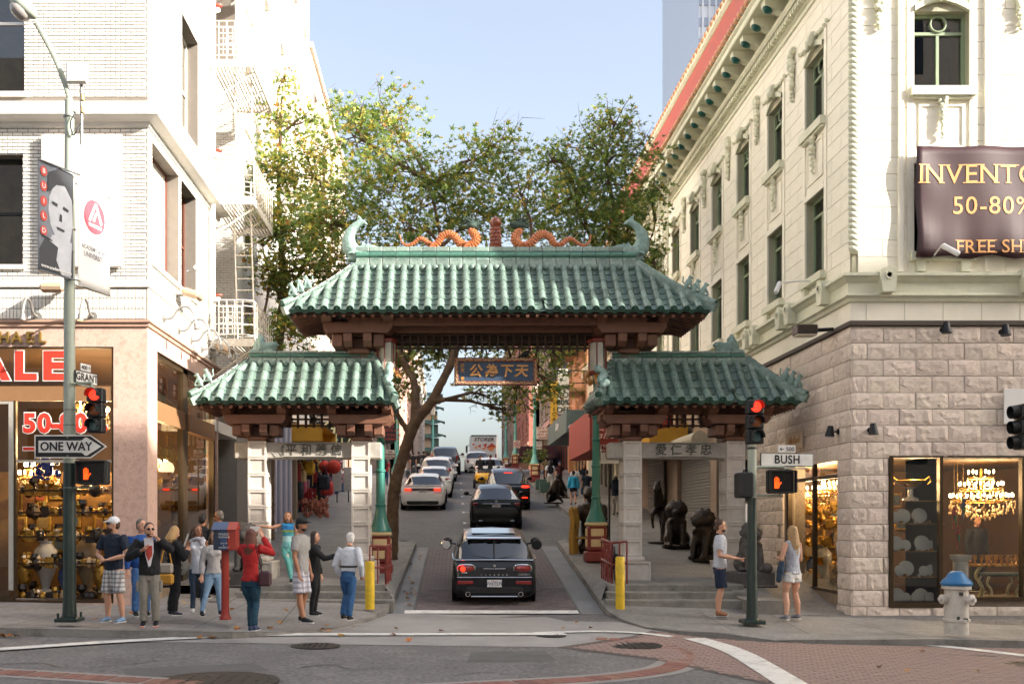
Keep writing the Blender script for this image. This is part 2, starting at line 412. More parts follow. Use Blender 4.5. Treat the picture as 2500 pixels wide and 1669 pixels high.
def fill(name,pts,mat=conc,dz=0.):
 tri=tessellate_polygon([[Vector((a,b,0))for a,b,c in pts]]);me=MB().add([(a,b,c+dz)for a,b,c in pts],tri).mesh(name,mat)
 bm=bmesh.new();bm.from_mesh(me);bmesh.ops.recalc_face_normals(bm,faces=bm.faces)
 if sum(f.normal.z for f in bm.faces)<0:bmesh.ops.reverse_faces(bm,faces=bm.faces)
 bm.to_mesh(me);bm.free();return obj(name,me)
kN=11
pavement('pavement_corner_west',LC[:kN],LH[:kN],[(-1.25,21.6,.24),(-6.3,21.6,zs(-6,20.2)+.06),(-6.3,20.3,zs(-6.3,20.2)),(-70,20.3,zs(-70,20.2))],conc2)
pavement('pavement_corner_east',RC[:kN],RH[:kN],[(3.5,21.6,.24),(6.85,21.6,.14),(9.0,21.6,.09),(9.0,20.3,zs(9,20.2)),(70,20.3,zs(70,20.2))],conc2)
pavement('pavement_avenue_west',LC[kN-1:],LH[kN-1:],[(-7.5,92,zside(92)),(-7.5,72,zside(72)),(-7.5,31.2,zside(31.2)),(-7.5,23.2,.5),(-7.5,21.55,.47),(-1.3,21.55,.47)],conc2)
pavement('pavement_avenue_east',RC[kN-1:],RH[kN-1:],[(9.5,92,zside(92)),(9.5,72,zside(72)),(9.5,31.2,zside(31.2)),(9.5,23.3,.5),(6.9,23.3,.5),(6.85,21.55,.47),(3.5,21.55,.47)],conc2)
struct(fill('pavement_ramp',[(6.86,21.5,.135),(9.0,21.5,.085),(9.4,23.4,.52),(6.86,23.4,.52)],conc))
jm=M('joint_line','#33312f',.9,var=0)
mb=MB()
for x0,y0,x1,y1 in[(-9,16.9,-3.1,16.9),(-9,18.3,-2,18.5),(-8.2,15.7,-8.2,20),(-6.9,15.7,-6.4,19.8),(-5.5,15.75,-5.0,20.3),(-4.0,15.9,-4.0,20.4),(-2.75,16.6,-3.0,20.4),(-1.9,18.2,-2,20.4),(4.0,18.2,12,18.2),(5.0,17.3,5.2,20.4),(6.2,16.9,6.6,20.2),(8.0,16.8,7.6,20.2),(9.4,16.8,9.4,20.2),(11,16.8,11,20.2)]:
 n=6
 for i in range(n):
  a=Vector((x0+(x1-x0)*i/n,y0+(y1-y0)*i/n,0));b=Vector((x0+(x1-x0)*(i+1)/n,y0+(y1-y0)*(i+1)/n,0));d=(b-a).normalized();s_=Vector((-d.y,d.x,0))*.007
  z=lambda p:max(zs(p.x,p.y),zroad(p.x,p.y)+.03)+.012
  mb.add([(q.x,q.y,z(q))for q in(a-s_,b-s_,b+s_,a+s_)],[(0,1,2,3)])
stuff(tag(mb.build('pavement_joint',jm),'dark scored joints crossing the grey corner pavements','joints'))
def pavers(parent,name,mat,rects,zf,h,limit=300):
 unit=MB().add([(0,0,0),(1,0,0),(1,1,0),(0,1,0),(.04,.06,1),(.96,.06,1),(.96,.94,1),(.04,.94,1)],[(4,5,6,7),(0,1,5,4),(1,2,6,5),(2,3,7,6),(3,0,4,7)]).mesh(name,mat)
 rects=sorted(rects,key=lambda r:r[2]+.02*abs(r[0]-4))
 for x0,x1,y0,y1 in rects[:limit]:
  o=obj(name,unit,parent);za,zb=zf(x0,y0),zf(x0,y1);zc=zf(x1,y0)
  o.matrix_basis=Matrix(((x1-x0,0,0,x0),(0,y1-y0,0,y0),(zc-za,zb-za,h*random.uniform(.75,1.15),za+.002),(0,0,0,1)))
 if len(rects)>limit:
  mb=MB()
  for x0,x1,y0,y1 in rects[limit:]:
   gx,gy=.04*(x1-x0),.06*(y1-y0);za,zb,zc=zf(x0,y0),zf(x0,y1),zf(x1,y0);hh=h*random.uniform(.75,1.15)
   mb.add([(x0,y0,za),(x1,y0,zc),(x1,y1,zb+zc-za),(x0,y1,zb),(x0+gx,y0+gy,za+hh),(x1-gx,y0+gy,zc+hh),(x1-gx,y1-gy,zb+zc-za+hh),(x0+gx,y1-gy,zb+hh)],[(4,5,6,7),(0,1,5,4),(1,2,6,5),(2,3,7,6),(3,0,4,7)])
  stuff(mb.build(name+'_courses',mat,parent))
gw=struct(fill('gateway_paving',[(-.62,20.5,zgr(20.5)),(2.75,20.5,zgr(20.5)),(2.9,30.4,zgr(30.4)),(-.45,30.4,zgr(30.4))],mort,.005))
rc=[];y=20.52;k=0
while y<30.3:
 o_=.016*(y-20.5);x=-.6-(.11 if k%2 else 0)+o_;xa,xb=-.6+o_,2.76+o_
 while x<xb-.03:
  if x+.212>xa+.05:rc.append((max(x+.004,xa),min(x+.212,xb),y+.004,y+.141))
  x+=.216
 y+=.145;k+=1
pavers(gw,'paver',pavm,rc,lambda x,y:zgr(y)+.005,.012)
gut=M('gutter_concrete','#7b7b7b',.7,var=.15,scale=2,dirt='#5c5c5c',dscale=1.2,damt=.6)
struct(fill('gutter_west',[(-1.06,20.3,-.047),(-.66,20.3,-.047),(-.5,30.5,zgr(30.5)),(-.9,30.5,zgr(30.5))],gut,.006))
struct(fill('gutter_east',[(2.8,20.3,-.047),(3.26,20.3,-.047),(3.48,30.8,zgr(30.8)),(2.98,30.8,zgr(30.8))],gut,.006))
bw=struct(inset_sheet('brick_crosswalk',[(1.75,15.72),(3.2,17.2),(3.75,18.0),(4.4,17.35),(5.4,16.86),(6.6,16.72),(8.2,16.66),(12,16.66),(14,16.4),(14,8.5),(4.6,8.5),(4.0,12.5),(3.0,14.6)],lambda x,y:zroad(x,y),mort,.007))
poly=[(1.8,15.74),(3.2,17.1),(3.75,17.9),(4.4,17.3),(5.4,16.83),(6.6,16.7),(11,16.64),(11,10.6),(4.3,10.6),(4.0,12.5),(3.0,14.6)]
def inpoly(x,y,P):
 c=False;n=len(P)
 for i in range(n):
  a,b=P[i],P[(i+1)%n]
  if(a[1]>y)!=(b[1]>y)and x<(b[0]-a[0])*(y-a[1])/(b[1]-a[1])+a[0]:c=not c
 return c
rb=[];y=10.6;k=0
while y<18:
 x=1.6-(.11 if k%2 else 0)
 while x<9.6:
  if all(inpoly(a,b,poly)for a,b in((x,y),(x+.21,y),(x,y+.1),(x+.21,y+.1))):rb.append((x+.004,x+.211,y+.004,y+.101))
  x+=.216
 y+=.106;k+=1
pavers(bw,'brick',brickm,rb,lambda x,y:zroad(x,y)+.007,.010)
def ribbon(name,pts,w,zf,mat,dz,parent=None):
 mb=MB();P=[Vector((a,b,0))for a,b in pts];L=[];R=[]
 for i,p in enumerate(P):
  d=(P[min(i+1,len(P)-1)]-P[max(i-1,0)]).normalized();n=Vector((-d.y,d.x,0));ww=w[i]if isinstance(w,list)else w
  for q,l in((p+n*ww/2,L),(p-n*ww/2,R)):l.append((q.x,q.y,zf(q.x,q.y)+dz))
 for i in range(len(P)-1):mb.quad(R[i],R[i+1],L[i+1],L[i])
 return mb.build(name,mat,parent)
def gpt(px,py,iters=4):
 Y=14.
 for _ in range(12):Y=(CZ-zroad(X_(px,Y),Y))*FPX/(py-HY)if Y<20.2 else 20.2
 return(X_(px,Y),Y)
def smooth(pts,n=5):
 out=[]
 for i in range(len(pts)-1):
  p0,p1,p2,p3=[Vector(pts[max(0,min(len(pts)-1,i+k))])for k in(-1,0,1,2)]
  for j in range(n):
   t=j/n;out.append(tuple(.5*((2*p1)+(-p0+p2)*t+(2*p0-5*p1+4*p2-p3)*t*t+(-p0+3*p1-3*p2+p3)*t**3)))
 return out+[tuple(pts[-1])]
band=smooth([gpt(*q)for q in[(1440,1558),(1530,1563),(1600,1572),(1645,1585),(1668,1602),(1640,1628),(1560,1645),(1430,1658),(1250,1668),(1000,1680),(700,1682),(400,1665),(200,1653),(0,1641),(-150,1634)]])
bb=struct(ribbon('brick_band',band,.62,zroad,M('pale_edge','#8f8a86',.8,var=.1,dirt='#6a6663',dscale=3),.006))
dense=smooth(band,6);bl=[];acc=0;last=None
unit=MB().add([(-.5,-.5,0),(.5,-.5,0),(.5,.5,0),(-.5,.5,0),(-.47,-.45,1),(.47,-.45,1),(.47,.45,1),(-.47,.45,1)],[(4,5,6,7),(0,1,5,4),(1,2,6,5),(2,3,7,6),(3,0,4,7)]).mesh('brick',M('band_brick','#80594c',.8,var=.15,rand=.18,bump=.2,hue=.01))
for i in range(1,len(dense)):
 a,b=Vector(dense[i-1]),Vector(dense[i]);acc+=(b-a).length
 if acc>.2:
  acc=0;d=(b-a).normalized();p=(a+b)/2
  o=obj('brick',unit,bb);o.matrix_basis=Matrix.Translation((p.x,p.y,zroad(p.x,p.y)+.007))@Matrix.Rotation(math.atan2(d.y,d.x),4,'Z')@Matrix.Diagonal((.185,.36,.008,1))
def line(name,pts,w,label,zf=zroad,dz=.024):
 o=ribbon(name,smooth(pts,4)if len(pts)>2 else[tuple(Vector(pts[0]).lerp(Vector(pts[1]),i/6))for i in range(7)],w,zf,white,dz);struct(o);return o
line('crosswalk_line',[gpt(*q)for q in[(-150,1596),(0,1587),(250,1570),(500,1557),(700,1551),(1000,1550),(1380,1549)]],[.3]*25,'')
line('crosswalk_line',[gpt(*q)for q in[(1305,1547),(1450,1543),(1560,1547),(1640,1556)]],.2,'')
line('crosswalk_bar',[gpt(*q)for q in[(1695,1560),(1790,1590),(1880,1640),(1960,1690)]],.42,'')
line('crosswalk_line',[gpt(*q)for q in[(2260,1575),(2380,1588),(2600,1612)]],.24,'')
line('stop_line',[(-.82,20.45),(2.75,20.45)],.34,'',lambda x,y:zgr(y)or-.05,.026)
wl=M('parking_paint','#b9b9b6',.6,var=.1,dirt='#777777',dscale=6,damt=.8)
for i,yy in enumerate((31.9,35.2,37.4,41.5,45.5,49.5,54,59)):
 x0=.35+.01*yy;mb=MB()
 for(a,b,c,d)in((x0,x0+.75,yy,yy+.1),(x0-.02,x0+.08,yy-.35,yy+.35)):mb.add([(a,c,zgr(c)+.008+.0),(b,c,zgr(c)+.008),(b,d,zgr(d)+.008),(a,d,zgr(d)+.008)],[(0,1,2,3)])
 struct(mb.build('parking_mark',wl))
def manhole(px,py,r,lab,Yd=None):
 x,y=gpt(px,py)if Yd is None else(X_(px,Yd),Yd);z=zroad(x,y)+.012 if y<20.3 else zgr(y)+.008
 t=thing('manhole_cover',lab,'manhole cover',(x,y,z),0)
 mb=MB();mb.lathe([(r,-.01),(r,.004),(r*.86,.004),(r*.86,0)],(x,y,z),28);mb.build('ring',iron,t)
 mb=MB();mb.lathe([(r*.85,-.01),(r*.85,.006),(r*.8,.008),(0.001,.008)],(x,y,z),24)
 for i in range(-3,4):
  for j in range(-3,4):
   if i*i+j*j<10:mb.box(x+i*r*.22-.02,x+i*r*.22+.02,y+j*r*.22-.02,y+j*r*.22+.02,z+.007,z+.012)
 mb.build('lid',iron,t)
manhole(525,1664,.75,'large round iron manhole cover at bottom left of the road')
manhole(770,1577,.38,'iron manhole cover in the road in front of the red kerb phone')
manhole(1345,1552,.26,'small steel valve cover beside the white line before the stop line')
manhole(1540,1575,.5,'worn manhole cover inside the curve of the brick band')
manhole(2520,1628,.55,'brown manhole cover at the right edge on the brick crossing')
manhole(1150,1270,.35,'pale manhole cover on the avenue beside the black sedan',32.5)
lm=M('fallen_leaf','#a8742c',.7,var=.25,scale=20,rand=.35,hue=.02)
lf=MB().add([(0,-.5,.0),(.28,-.3,.1),(.5,.05,.18),(.2,.12,.06),(.05,.5,.12),(-.15,.1,.03),(-.5,.12,.2),(-.28,-.3,.08)],[(0,1,2,3),(0,3,4,5),(0,5,6,7)]).mesh('fallen_leaf',lm)
def leaf(x,y,z,s):
 o=obj('fallen_leaf',lf,None,loc=(x,y,z),rot=(random.uniform(-.4,.4),random.uniform(-.4,.4),random.uniform(0,6.3)),scl=(s,s,s));return o
lab='dry brown leaf fallen on the ground beside the kerbs and steps'
for px,py,s in[(1010,0,0)]:pass
spots=[]
L_='dry brown leaf lying '
for i in range(22):t=random.random();spots.append((-6.6-3*t,15.5-random.random()*.12,L_+'in the gutter below the left lamp post'))
for i in range(12):t=random.random();spots.append((-3.9+1.2*t,15.85+.25*t-random.random()*.1,L_+'against the kerb by the woman in red'))
for i in range(16):spots.append((-1.0+random.uniform(0,.35),random.uniform(20.6,29),L_+'in the left gutter of the gateway paving'))
for i in range(14):spots.append((random.uniform(-6,-1.6),random.uniform(16.4,20.4),L_+'on the left corner pavement among the people'))
for i in range(7):spots.append((random.uniform(-1,3),random.uniform(16,19),L_+'on the pale crossing in front of the stop line'))
for i in range(6):spots.append((random.uniform(4,9),random.uniform(13,19),L_+'on the brick crossing at the right'))
for x,y,lab in spots:
 if y<20.3:z=max(zroad(x,y)+.03,zs(x,y)+.02 if(x<-2.6 and y>15.9)or(x>5 and y>17.2)else-9)
 else:z=zgr(y)+.03
 tag(leaf(x,y,z,random.uniform(.09,.17)),lab,'leaf','dry leaves '+lab[21:])
tar=M('tar_seam','#2b2a2a',.6,var=.2);pat=M('asphalt_patch','#5b5956',.85,var=.25,scale=3,bump=.3,bscale=80)
def crack(pts,w,seed):
 r=random.Random(seed);P=[(x+r.uniform(-.02,.02),y+r.uniform(-.03,.03))for x,y in smooth([gpt(*q)for q in pts],6)];struct(ribbon('road_crack',P,[w*r.uniform(.3,1.2)for _ in P],zroad,tar,.007))
crack([(730,1630),(770,1624),(820,1622),(850,1632),(930,1630)],.03,1);crack([(0,1622),(90,1618),(180,1630),(330,1620),(380,1612)],.02,2);crack([(930,1610),(1000,1606),(1150,1612),(1300,1600),(1480,1606)],.015,3);crack([(250,1606),(350,1612),(480,1608)],.018,4);crack([(1100,1650),(1180,1640),(1240,1646)],.018,5);crack([(1350,1585),(1420,1592),(1500,1588)],.015,6)
struct(inset_sheet('road_patch',[gpt(*q)for q in[(1150,1590),(1330,1588),(1360,1612),(1140,1616)]],zroad,pat,.003));struct(inset_sheet('road_patch',[gpt(*q)for q in[(300,1632),(620,1618),(660,1636),(310,1655)]],zroad,pat,.003))
stepm=M('step_concrete','#7f7c75',.85,var=.25,scale=4,bump=.35,bscale=60,dirt='#3a3936',dscale=2.2,damt=.7)
def steps(x0,x1,lab):
 t=thing('stone_steps',lab,'steps',((x0+x1)/2,21,0))
 for i in range(3):
  w=.12*(2-i);y0=20.62+.36*i;z1=.19+.14*i
  mb=MB().bbox(x0-w*.5,x1+w,y0,y0+.42 if i<2 else 22.5,-.1,z1+.03,.015)
  mb.build('step',stepm,t)
 return t
steps(-4.35,-1.28,'grey concrete steps under the left side roof of the gate')
steps(3.5,6.42,'grey concrete steps under the right side roof of the gate')
# ================================================================ THE GATE
def remesh(mb,name,mat,voxel=.03,it=3,noise=0.,nscale=.1,dec=None):
 me=mb.mesh(name);o=bpy.data.objects.new(name,me)
 m=o.modifiers.new('r','REMESH');m.mode='VOXEL';m.voxel_size=voxel
 if noise:
  tx=bpy.data.textures.new('n','CLOUDS');tx.noise_scale=nscale
  d=o.modifiers.new('d','DISPLACE');d.texture=tx;d.strength=noise;d.mid_level=.5
 if it:s=o.modifiers.new('s','SMOOTH');s.iterations=it;s.factor=.5
 if dec:k=o.modifiers.new('k','DECIMATE');k.ratio=dec
 r=eval_mesh(o);r.name=name;bpy.data.meshes.remove(me)
 r.materials.clear();r.materials.append(mat);r.polygons.foreach_set('use_smooth',[True]*len(r.polygons));r.update()
 return r
tile=M('glazed_green_tile','#647a70',.34,var=.2,scale=7,rand=.22,hue=.012,coat=.15,dirt='#b0bab0',dscale=4.5,damt=.7,bump=.08)
tpan=M('shaded_pan_tile','#566a60',.45,var=.25,scale=7,rand=.28,hue=.012,dirt='#8a9a8e',dscale=4.5,damt=.5,bump=.1)  # darker than the barrel tiles, painting in the shade between their rows
tiled=M('dark_green_glaze','#456f60',.3,var=.2,scale=7,rand=.16,coat=.2,dirt='#6d9884',dscale=4,damt=.5)
tcap=M('green_medallion','#40685a',.4,var=.3,scale=30,rand=.15,bump=.8,bscale=60)
orn=M('verdigris_ornament','#7d978f',.5,var=.22,scale=12,bump=.5,bscale=45,dirt='#a8bdae',dscale=6,damt=.5)
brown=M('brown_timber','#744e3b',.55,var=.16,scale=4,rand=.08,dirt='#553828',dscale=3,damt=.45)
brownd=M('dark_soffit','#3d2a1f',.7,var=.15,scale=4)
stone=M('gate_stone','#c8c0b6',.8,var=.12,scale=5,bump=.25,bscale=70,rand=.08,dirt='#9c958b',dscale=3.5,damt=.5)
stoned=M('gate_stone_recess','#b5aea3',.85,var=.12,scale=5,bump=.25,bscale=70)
lint=M('lintel_stone','#a8a298',.8,var=.15,scale=6,bump=.25,dirt='#827d75',dscale=4,damt=.6)
carve=M('carved_letter','#4c4c44',.7,var=.15,scale=20)
orange=M('dragon_glaze','#b5653c',.35,var=.3,scale=30,bump=.6,bscale=60,coat=.2)
redglz=M('red_brown_glaze','#7c3a24',.25,var=.2,scale=15,coat=.4)
mane=M('dragon_mane','#2e4438',.5,var=.3,scale=30,bump=.6)
gate=thing('dragon_gate','green tiled triple-roofed gate spanning the avenue on grey stone pillars','gate',(1.2,23.2,0))
def barrel_unit(cap):
 n=8;mb=MB();v=[]
 for y,r in((0,1.),(.08,1.),(.1,.93),(1.02,.88)):
  for j in range(n+1):a=PI*j/n;v.append((r*math.cos(a),y,r*math.sin(a)))
 f=[(i*(n+1)+j,i*(n+1)+j+1,(i+1)*(n+1)+j+1,(i+1)*(n+1)+j)for i in range(3)for j in range(n)]
 mb.add(v,[tuple(reversed(q))for q in f],True)
 mb.add([v[j]for j in range(n+1)],[tuple(range(n+1))])
 me=mb.mesh('barrel_tile',tile,True);return me
def cap_unit():
 mb=MB();mb.lathe([(1.0,1.02),(1.0,0),(.97,-.05),(.8,-.05),(.74,0.02),(.55,.02),(.5,-.03),(.2,-.05),(.001,-.06)],(0,0,0),14,axis='y')
 me=mb.mesh('eave_cap_tile',tile,True);me.materials.append(tcap)
 for p in me.polygons:
  c=p.center
  if c.y<.03:p.material_index=1
 return me
def pan_unit(drip):
 n=6;v=[]
 for y in((0,1.04)):
  for i in range(n+1):
   x=-.5+i/n;dip=-.20*(1-(2*x)**2);v.append((x,y-(.16*(1-(2*x)**2)if y==0 else 0),dip+(.10 if y==0 else 0)))
 f=[(i,i+1,n+1+i+1,n+1+i)for i in range(n)]
 mb=MB();mb.add(v,f,True)
 lo=[(a,b+.01,c-.16)for a,b,c in v[:n+1]]
 mb.add(v[:n+1]+lo,[(i+1,i,n+1+i,n+2+i)for i in range(n)])
 if drip:
  o=[];
  for i in range(n+1):
   x=-.5+i/n;o.append((x,-.12-.02,-.12-.42*(1-(2*x)**2)**.6))
  mb.add(v[:n+1]+o,[(i+1,i,n+1+i,n+2+i)for i in range(n)])
  o2=[(a,b+.06,c)for a,b,c in o];mb.add(o+o2,[(i+1,i,n+1+i,n+2+i)for i in range(n)])
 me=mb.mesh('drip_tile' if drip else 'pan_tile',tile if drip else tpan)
 if drip:
  me.materials.append(tcap)
  for p in me.polygons:
   if p.index>=2*n:p.material_index=1
 return me
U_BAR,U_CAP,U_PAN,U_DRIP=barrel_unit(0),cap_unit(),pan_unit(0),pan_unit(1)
GINV=PW[gate.name].inverted()
def put(me,name,parent,m):
 o=bpy.data.objects.new(name,me);COL.objects.link(o);o.parent=parent;o.matrix_parent_inverse=GINV if parent is gate else Matrix.Identity(4)
 if parent is not gate:o.matrix_parent_inverse=(GINV if False else Matrix.Identity(4))
 o.matrix_basis=m;return o
def frame(p,q,side):
 y=(q-p);L=y.length;y=y/L;x=Vector(side).normalized();z=x.cross(y).normalized();x=y.cross(z)
 return p,x,y,z,L
def mat4(p,x,y,z,sx,sy,sz):return Matrix(((x.x*sx,y.x*sy,z.x*sz,p.x),(x.y*sx,y.y*sy,z.y*sz,p.y),(x.z*sx,y.z*sy,z.z*sz,p.z),(0,0,0,1)))
class Joiner:
 def __init__(s):s.mb=MB()
 def put(s,me,m):s.mb.add([m@v.co for v in me.vertices],[list(f.vertices)for f in me.polygons],True)
def beast(mb,p,yaw,s):
 i0=len(mb.v)
 mb.ball((0,0,.28),(.16,.12,.24),8,6,Matrix.Rotation(.35,3,'Y'));mb.ball((.12,0,.55),(.12,.09,.11),8,6);mb.ball((.24,0,.52),(.08,.06,.06),6,5)
 mb.tube([(.1,.07,.3),(.2,.08,.12),(.22,.08,0)],[.06,.045,.04],6);mb.tube([(.1,-.07,.3),(.2,-.08,.12),(.22,-.08,0)],[.06,.045,.04],6)
 mb.ball((-.08,.09,.1),(.13,.06,.1),6,5);mb.ball((-.08,-.09,.1),(.13,.06,.1),6,5)
 mb.tube([(-.15,0,.15),(-.28,0,.3),(-.24,0,.55),(-.3,0,.7)],[.04,.05,.06,.01],6)
 mb.tube([(.08,.06,.63),(.06,.07,.74)],[.04,.01],5);mb.tube([(.08,-.06,.63),(.06,-.07,.74)],[.04,.01],5)
 mb.box(-.22,.26,-.12,.12,-.06,.02)
 mb.xf(Matrix.Translation(p)@Matrix.Rotation(yaw,4,'Z')@Matrix.Scale(s,4),i0)
def tiled_roof(name,xl,xr,hl,hr,Ye,Yt,ze,zt,sp,nb,npn,rh,beasts,back):
 Yb=2*Yt-Ye+.35
 zf=lambda t:ze+(zt-ze)*(.80*t+.20*t*t)
 def sp_(x,t):return Vector((x,Ye+(Yt-Ye)*t,zf(t)))
 deck=MB();K=8
 for k in range(K):
  a,b=k/K,(k+1)/K;dz=Vector((0,0,-.06))
  A,B,C,D=sp_(xl+hl*a,a)+dz,sp_(xr-hr*a,a)+dz,sp_(xr-hr*b,b)+dz,sp_(xl+hl*b,b)+dz;deck.quad(A,B,C,D)
  yb=lambda t:Yb-(Yb-Yt-.35)*t
  E_,F_=Vector((xr-hr*a,yb(a),zf(a)-.06)),Vector((xr-hr*b,yb(b),zf(b)-.06));G_,H_=Vector((xl+hl*a,yb(a),zf(a)-.06)),Vector((xl+hl*b,yb(b),zf(b)-.06))
  deck.quad(B,E_,F_,C);deck.quad(E_,G_,H_,F_);deck.quad(G_,A,D,H_)
 o=deck.build(name,tile,gate)
 o.matrix_parent_inverse=Matrix.Identity(4);o.location=-Vector((1.2,23.2,0))if False else(0,0,0)
 o.matrix_parent_inverse=GINV
 roof=o
 n=int(round((xr-xl)/sp));sp=(xr-xl)/n;R=sp*.27
 def tmax(x):return max(.0,min(1,(x-xl)/hl,(xr-x)/hr))
 missing=set(beasts.get('missing',()))
 for i in range(n+1):
  x=xl+sp*i;tm=tmax(x)-.015
  if i in(0,n):continue
  t=-.02;k=0
  while t<tm-.02:
   t2=min(t+1./nb,tm);p,q=sp_(x,max(t,-.03)),sp_(x,t2);P,ux,uy,uz,L=frame(p,q,(1,0,0))
   if not(k==0 and i in missing):
    if k==0:put(U_CAP,'eave_cap_tile',roof,mat4(P+uz*R*.35-uy*.03,ux,uy,uz,R*1.06,min(L,.3),R*1.06))
    put(U_BAR,'barrel_tile',roof,mat4(P+uz*R*.35,ux,uy,uz,R*random.uniform(.97,1.03),L,R))
   t=t2;k+=1
 for i in range(n):
  x=xl+sp*(i+.5);tm=tmax(x)
  for k in range(npn):
   t=k/npn
   if t>tm-.04:break
   p,q=sp_(x,t),sp_(x,min(t+1./npn,1));P,ux,uy,uz,L=frame(p,q,(1,0,0))
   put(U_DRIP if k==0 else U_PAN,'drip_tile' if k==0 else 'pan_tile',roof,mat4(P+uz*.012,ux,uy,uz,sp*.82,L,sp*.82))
 J=Joiner()
 for sgn,xe,h in((-1,xl,hl),(1,xr,hr)):
  y=Ye+sp*.5
  while y<Yb-.2:
   tm=min(1,(y-Ye)/(Yt-Ye),(Yb-y)/(Yb-Yt-.35));t=0
   while t<tm-.03:
    t2=min(t+1/4.5,tm);s_=lambda tt:Vector((xe-sgn*h*tt,y,zf(tt)))
    P,ux,uy,uz,L=frame(s_(t),s_(t2),(0,sgn*1.,0));J.put(U_BAR if t>0 else U_CAP,mat4(P+uz*R*.35,ux,uy,uz,R,L,R));
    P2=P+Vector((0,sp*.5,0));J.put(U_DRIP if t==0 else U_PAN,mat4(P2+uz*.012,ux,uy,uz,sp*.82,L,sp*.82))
    t=t2
   y+=sp
 so=J.mb.build('side_slope_tiles',tile,roof);so.matrix_parent_inverse=Matrix.Identity(4);stuff(so)
 for sgn,x0,x1 in((-1,xl,xl+hl),(1,xr,xr-hr)):
  bed=MB()
  pts=[Vector((x0+(x1-x0)*t,Ye+(Yt-Ye)*t,zf(t)))for t in frange(-.04,1,10)]
  for a,b in zip(pts,pts[1:]):
   P,ux,uy,uz,L=frame(a,b,(sgn*.7,.7,0));i0=len(bed.v);bed.box(-.07,.07,0,L*1.02,-.05,.13);bed.xf(mat4(P,ux,uy,uz,1,1,1),i0)
  ob=bed.build('hip_bed',tile,roof);ob.matrix_parent_inverse=Matrix.Identity(4)
  m=8
  for k in range(m):
   a,b=[Vector((x0+(x1-x0)*t,Ye+(Yt-Ye)*t,zf(t)+.13))for t in(k/m-.04,(k+1)/m-.04)]
   P,ux,uy,uz,L=frame(a,b,(sgn*.7,.7,0));put(U_CAP if k==0 else U_BAR,'hip_tile',roof,mat4(P,ux,uy,uz,.085,L*1.02,.085))
  for t,s_ in beasts['l' if sgn<0 else 'r']:
   mb=MB();p=Vector((x0+(x1-x0)*t,Ye+(Yt-Ye)*t,zf(t)+.22));beast(mb,p,PI if sgn<0 else 0,s_)
   q=obj('hip_beast',remesh(mb,'hip_beast',orn,.02*s_*2.2,1),roof)
  if beasts.get('gargoyle')==sgn:
   mb=MB();p=Vector((x0+(x1-x0)*.25,Ye+(Yt-Ye)*.25,zf(.25)+.2))
   for k in range(9):mb.ball(p+Vector((random.uniform(-.08,.08),.05*k-.1,.06*k-.1+random.uniform(-.04,.05))),random.uniform(.06,.11),7,5)
   obj('hip_dragon',remesh(mb,'hip_dragon',orn,.025,1,.03,.05),roof)
 rx0,rx1=xl+hl-.02,xr-hr+.02;Yr=Yt+.17
 lay=[(zt-.05,zt+rh*.28,.26,tile),(zt+rh*.28,zt+rh*.42,.2,tile),(zt+rh*.42,zt+rh*.74,.24,tiled),(zt+rh*.74,zt+rh,.17,tile)]
 core=MB().box(rx0+.01,rx1-.01,Yr-.12,Yr+.2,zt-.2,zt+rh-.02).build('ridge_core',tiled,roof);core.matrix_parent_inverse=Matrix.Identity(4)
 for li,(a,b,hw,mt)in enumerate(lay):
  m=max(4,int((rx1-rx0)/.31));L=(rx1-rx0)/m;u=MB()
  if li==2:u.tube([(0,0,0),(L-.008,0,0)],.5*(b-a)*1.05,10);u.xf(Matrix.Translation((0,0,(b-a)/2))@Matrix.Scale(1.0,4))
  else:u.bbox(0,L-.008,-hw,0,0,b-a-.006,.012)
  um=u.mesh('ridge_tile',mt)
  for k in range(m):put(um,'ridge_tile',roof,Matrix.Translation((rx0+L*k,Yr-(hw*.55 if li==2 else 0)+random.uniform(-.003,.003),a)))
 sc=MB()
 for i in range(n):
  x=xl+sp*(i+.5)
  if rx0<x<rx1:sc.ball((x,Yt-.02,zt-.04),(sp*.36,.10,.10),10,5)
 q=sc.build('scallop_course',tile,roof);q.matrix_parent_inverse=Matrix.Identity(4)
 sf=MB();
 sf.add([(xl+.12,Ye+.12,ze-.10),(xr-.12,Ye+.12,ze-.10),(xr-.12,Yb-.12,ze-.10),(xl+.12,Yb-.12,ze-.10),(xl+hl+.3,Yt-.1,ze+.22),(xr-hr-.3,Yt-.1,ze+.22),(xr-hr-.3,Yt+.5,ze+.22),(xl+hl+.3,Yt+.5,ze+.22)],[(0,4,5,1),(1,5,6,2),(2,6,7,3),(3,7,4,0),(4,7,6,5)])
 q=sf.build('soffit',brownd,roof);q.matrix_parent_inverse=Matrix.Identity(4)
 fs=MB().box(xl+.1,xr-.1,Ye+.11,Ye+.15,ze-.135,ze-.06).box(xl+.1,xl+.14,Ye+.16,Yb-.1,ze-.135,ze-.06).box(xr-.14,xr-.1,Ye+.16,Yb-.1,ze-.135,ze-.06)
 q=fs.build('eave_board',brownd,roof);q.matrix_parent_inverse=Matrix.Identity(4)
 rf=MB().box(-.033,.033,0,1.0,-.055,0).mesh('rafter',brown);x=xl+.2
 while x<xr-.15:
  o=put(rf,'rafter',roof,Matrix.Translation((x,Ye+.05,ze-.13))@Matrix.Rotation(.28,4,'X'));x+=.215
 for sgn,xe in((1,xl),(-1,xr)):
  y=Ye+.35
  while y<Yb-.2:
   put(rf,'rafter',roof,Matrix.Translation((xe+sgn*.06,y,ze-.13))@Matrix.Rotation(sgn*-PI/2,4,'Z')@Matrix.Rotation(.28,4,'X'));y+=.215
 return roof,Yr,zt+rh
ROOT_FIX=[]
B3=[(.10,.42),(.2,.42),(.3,.42)]
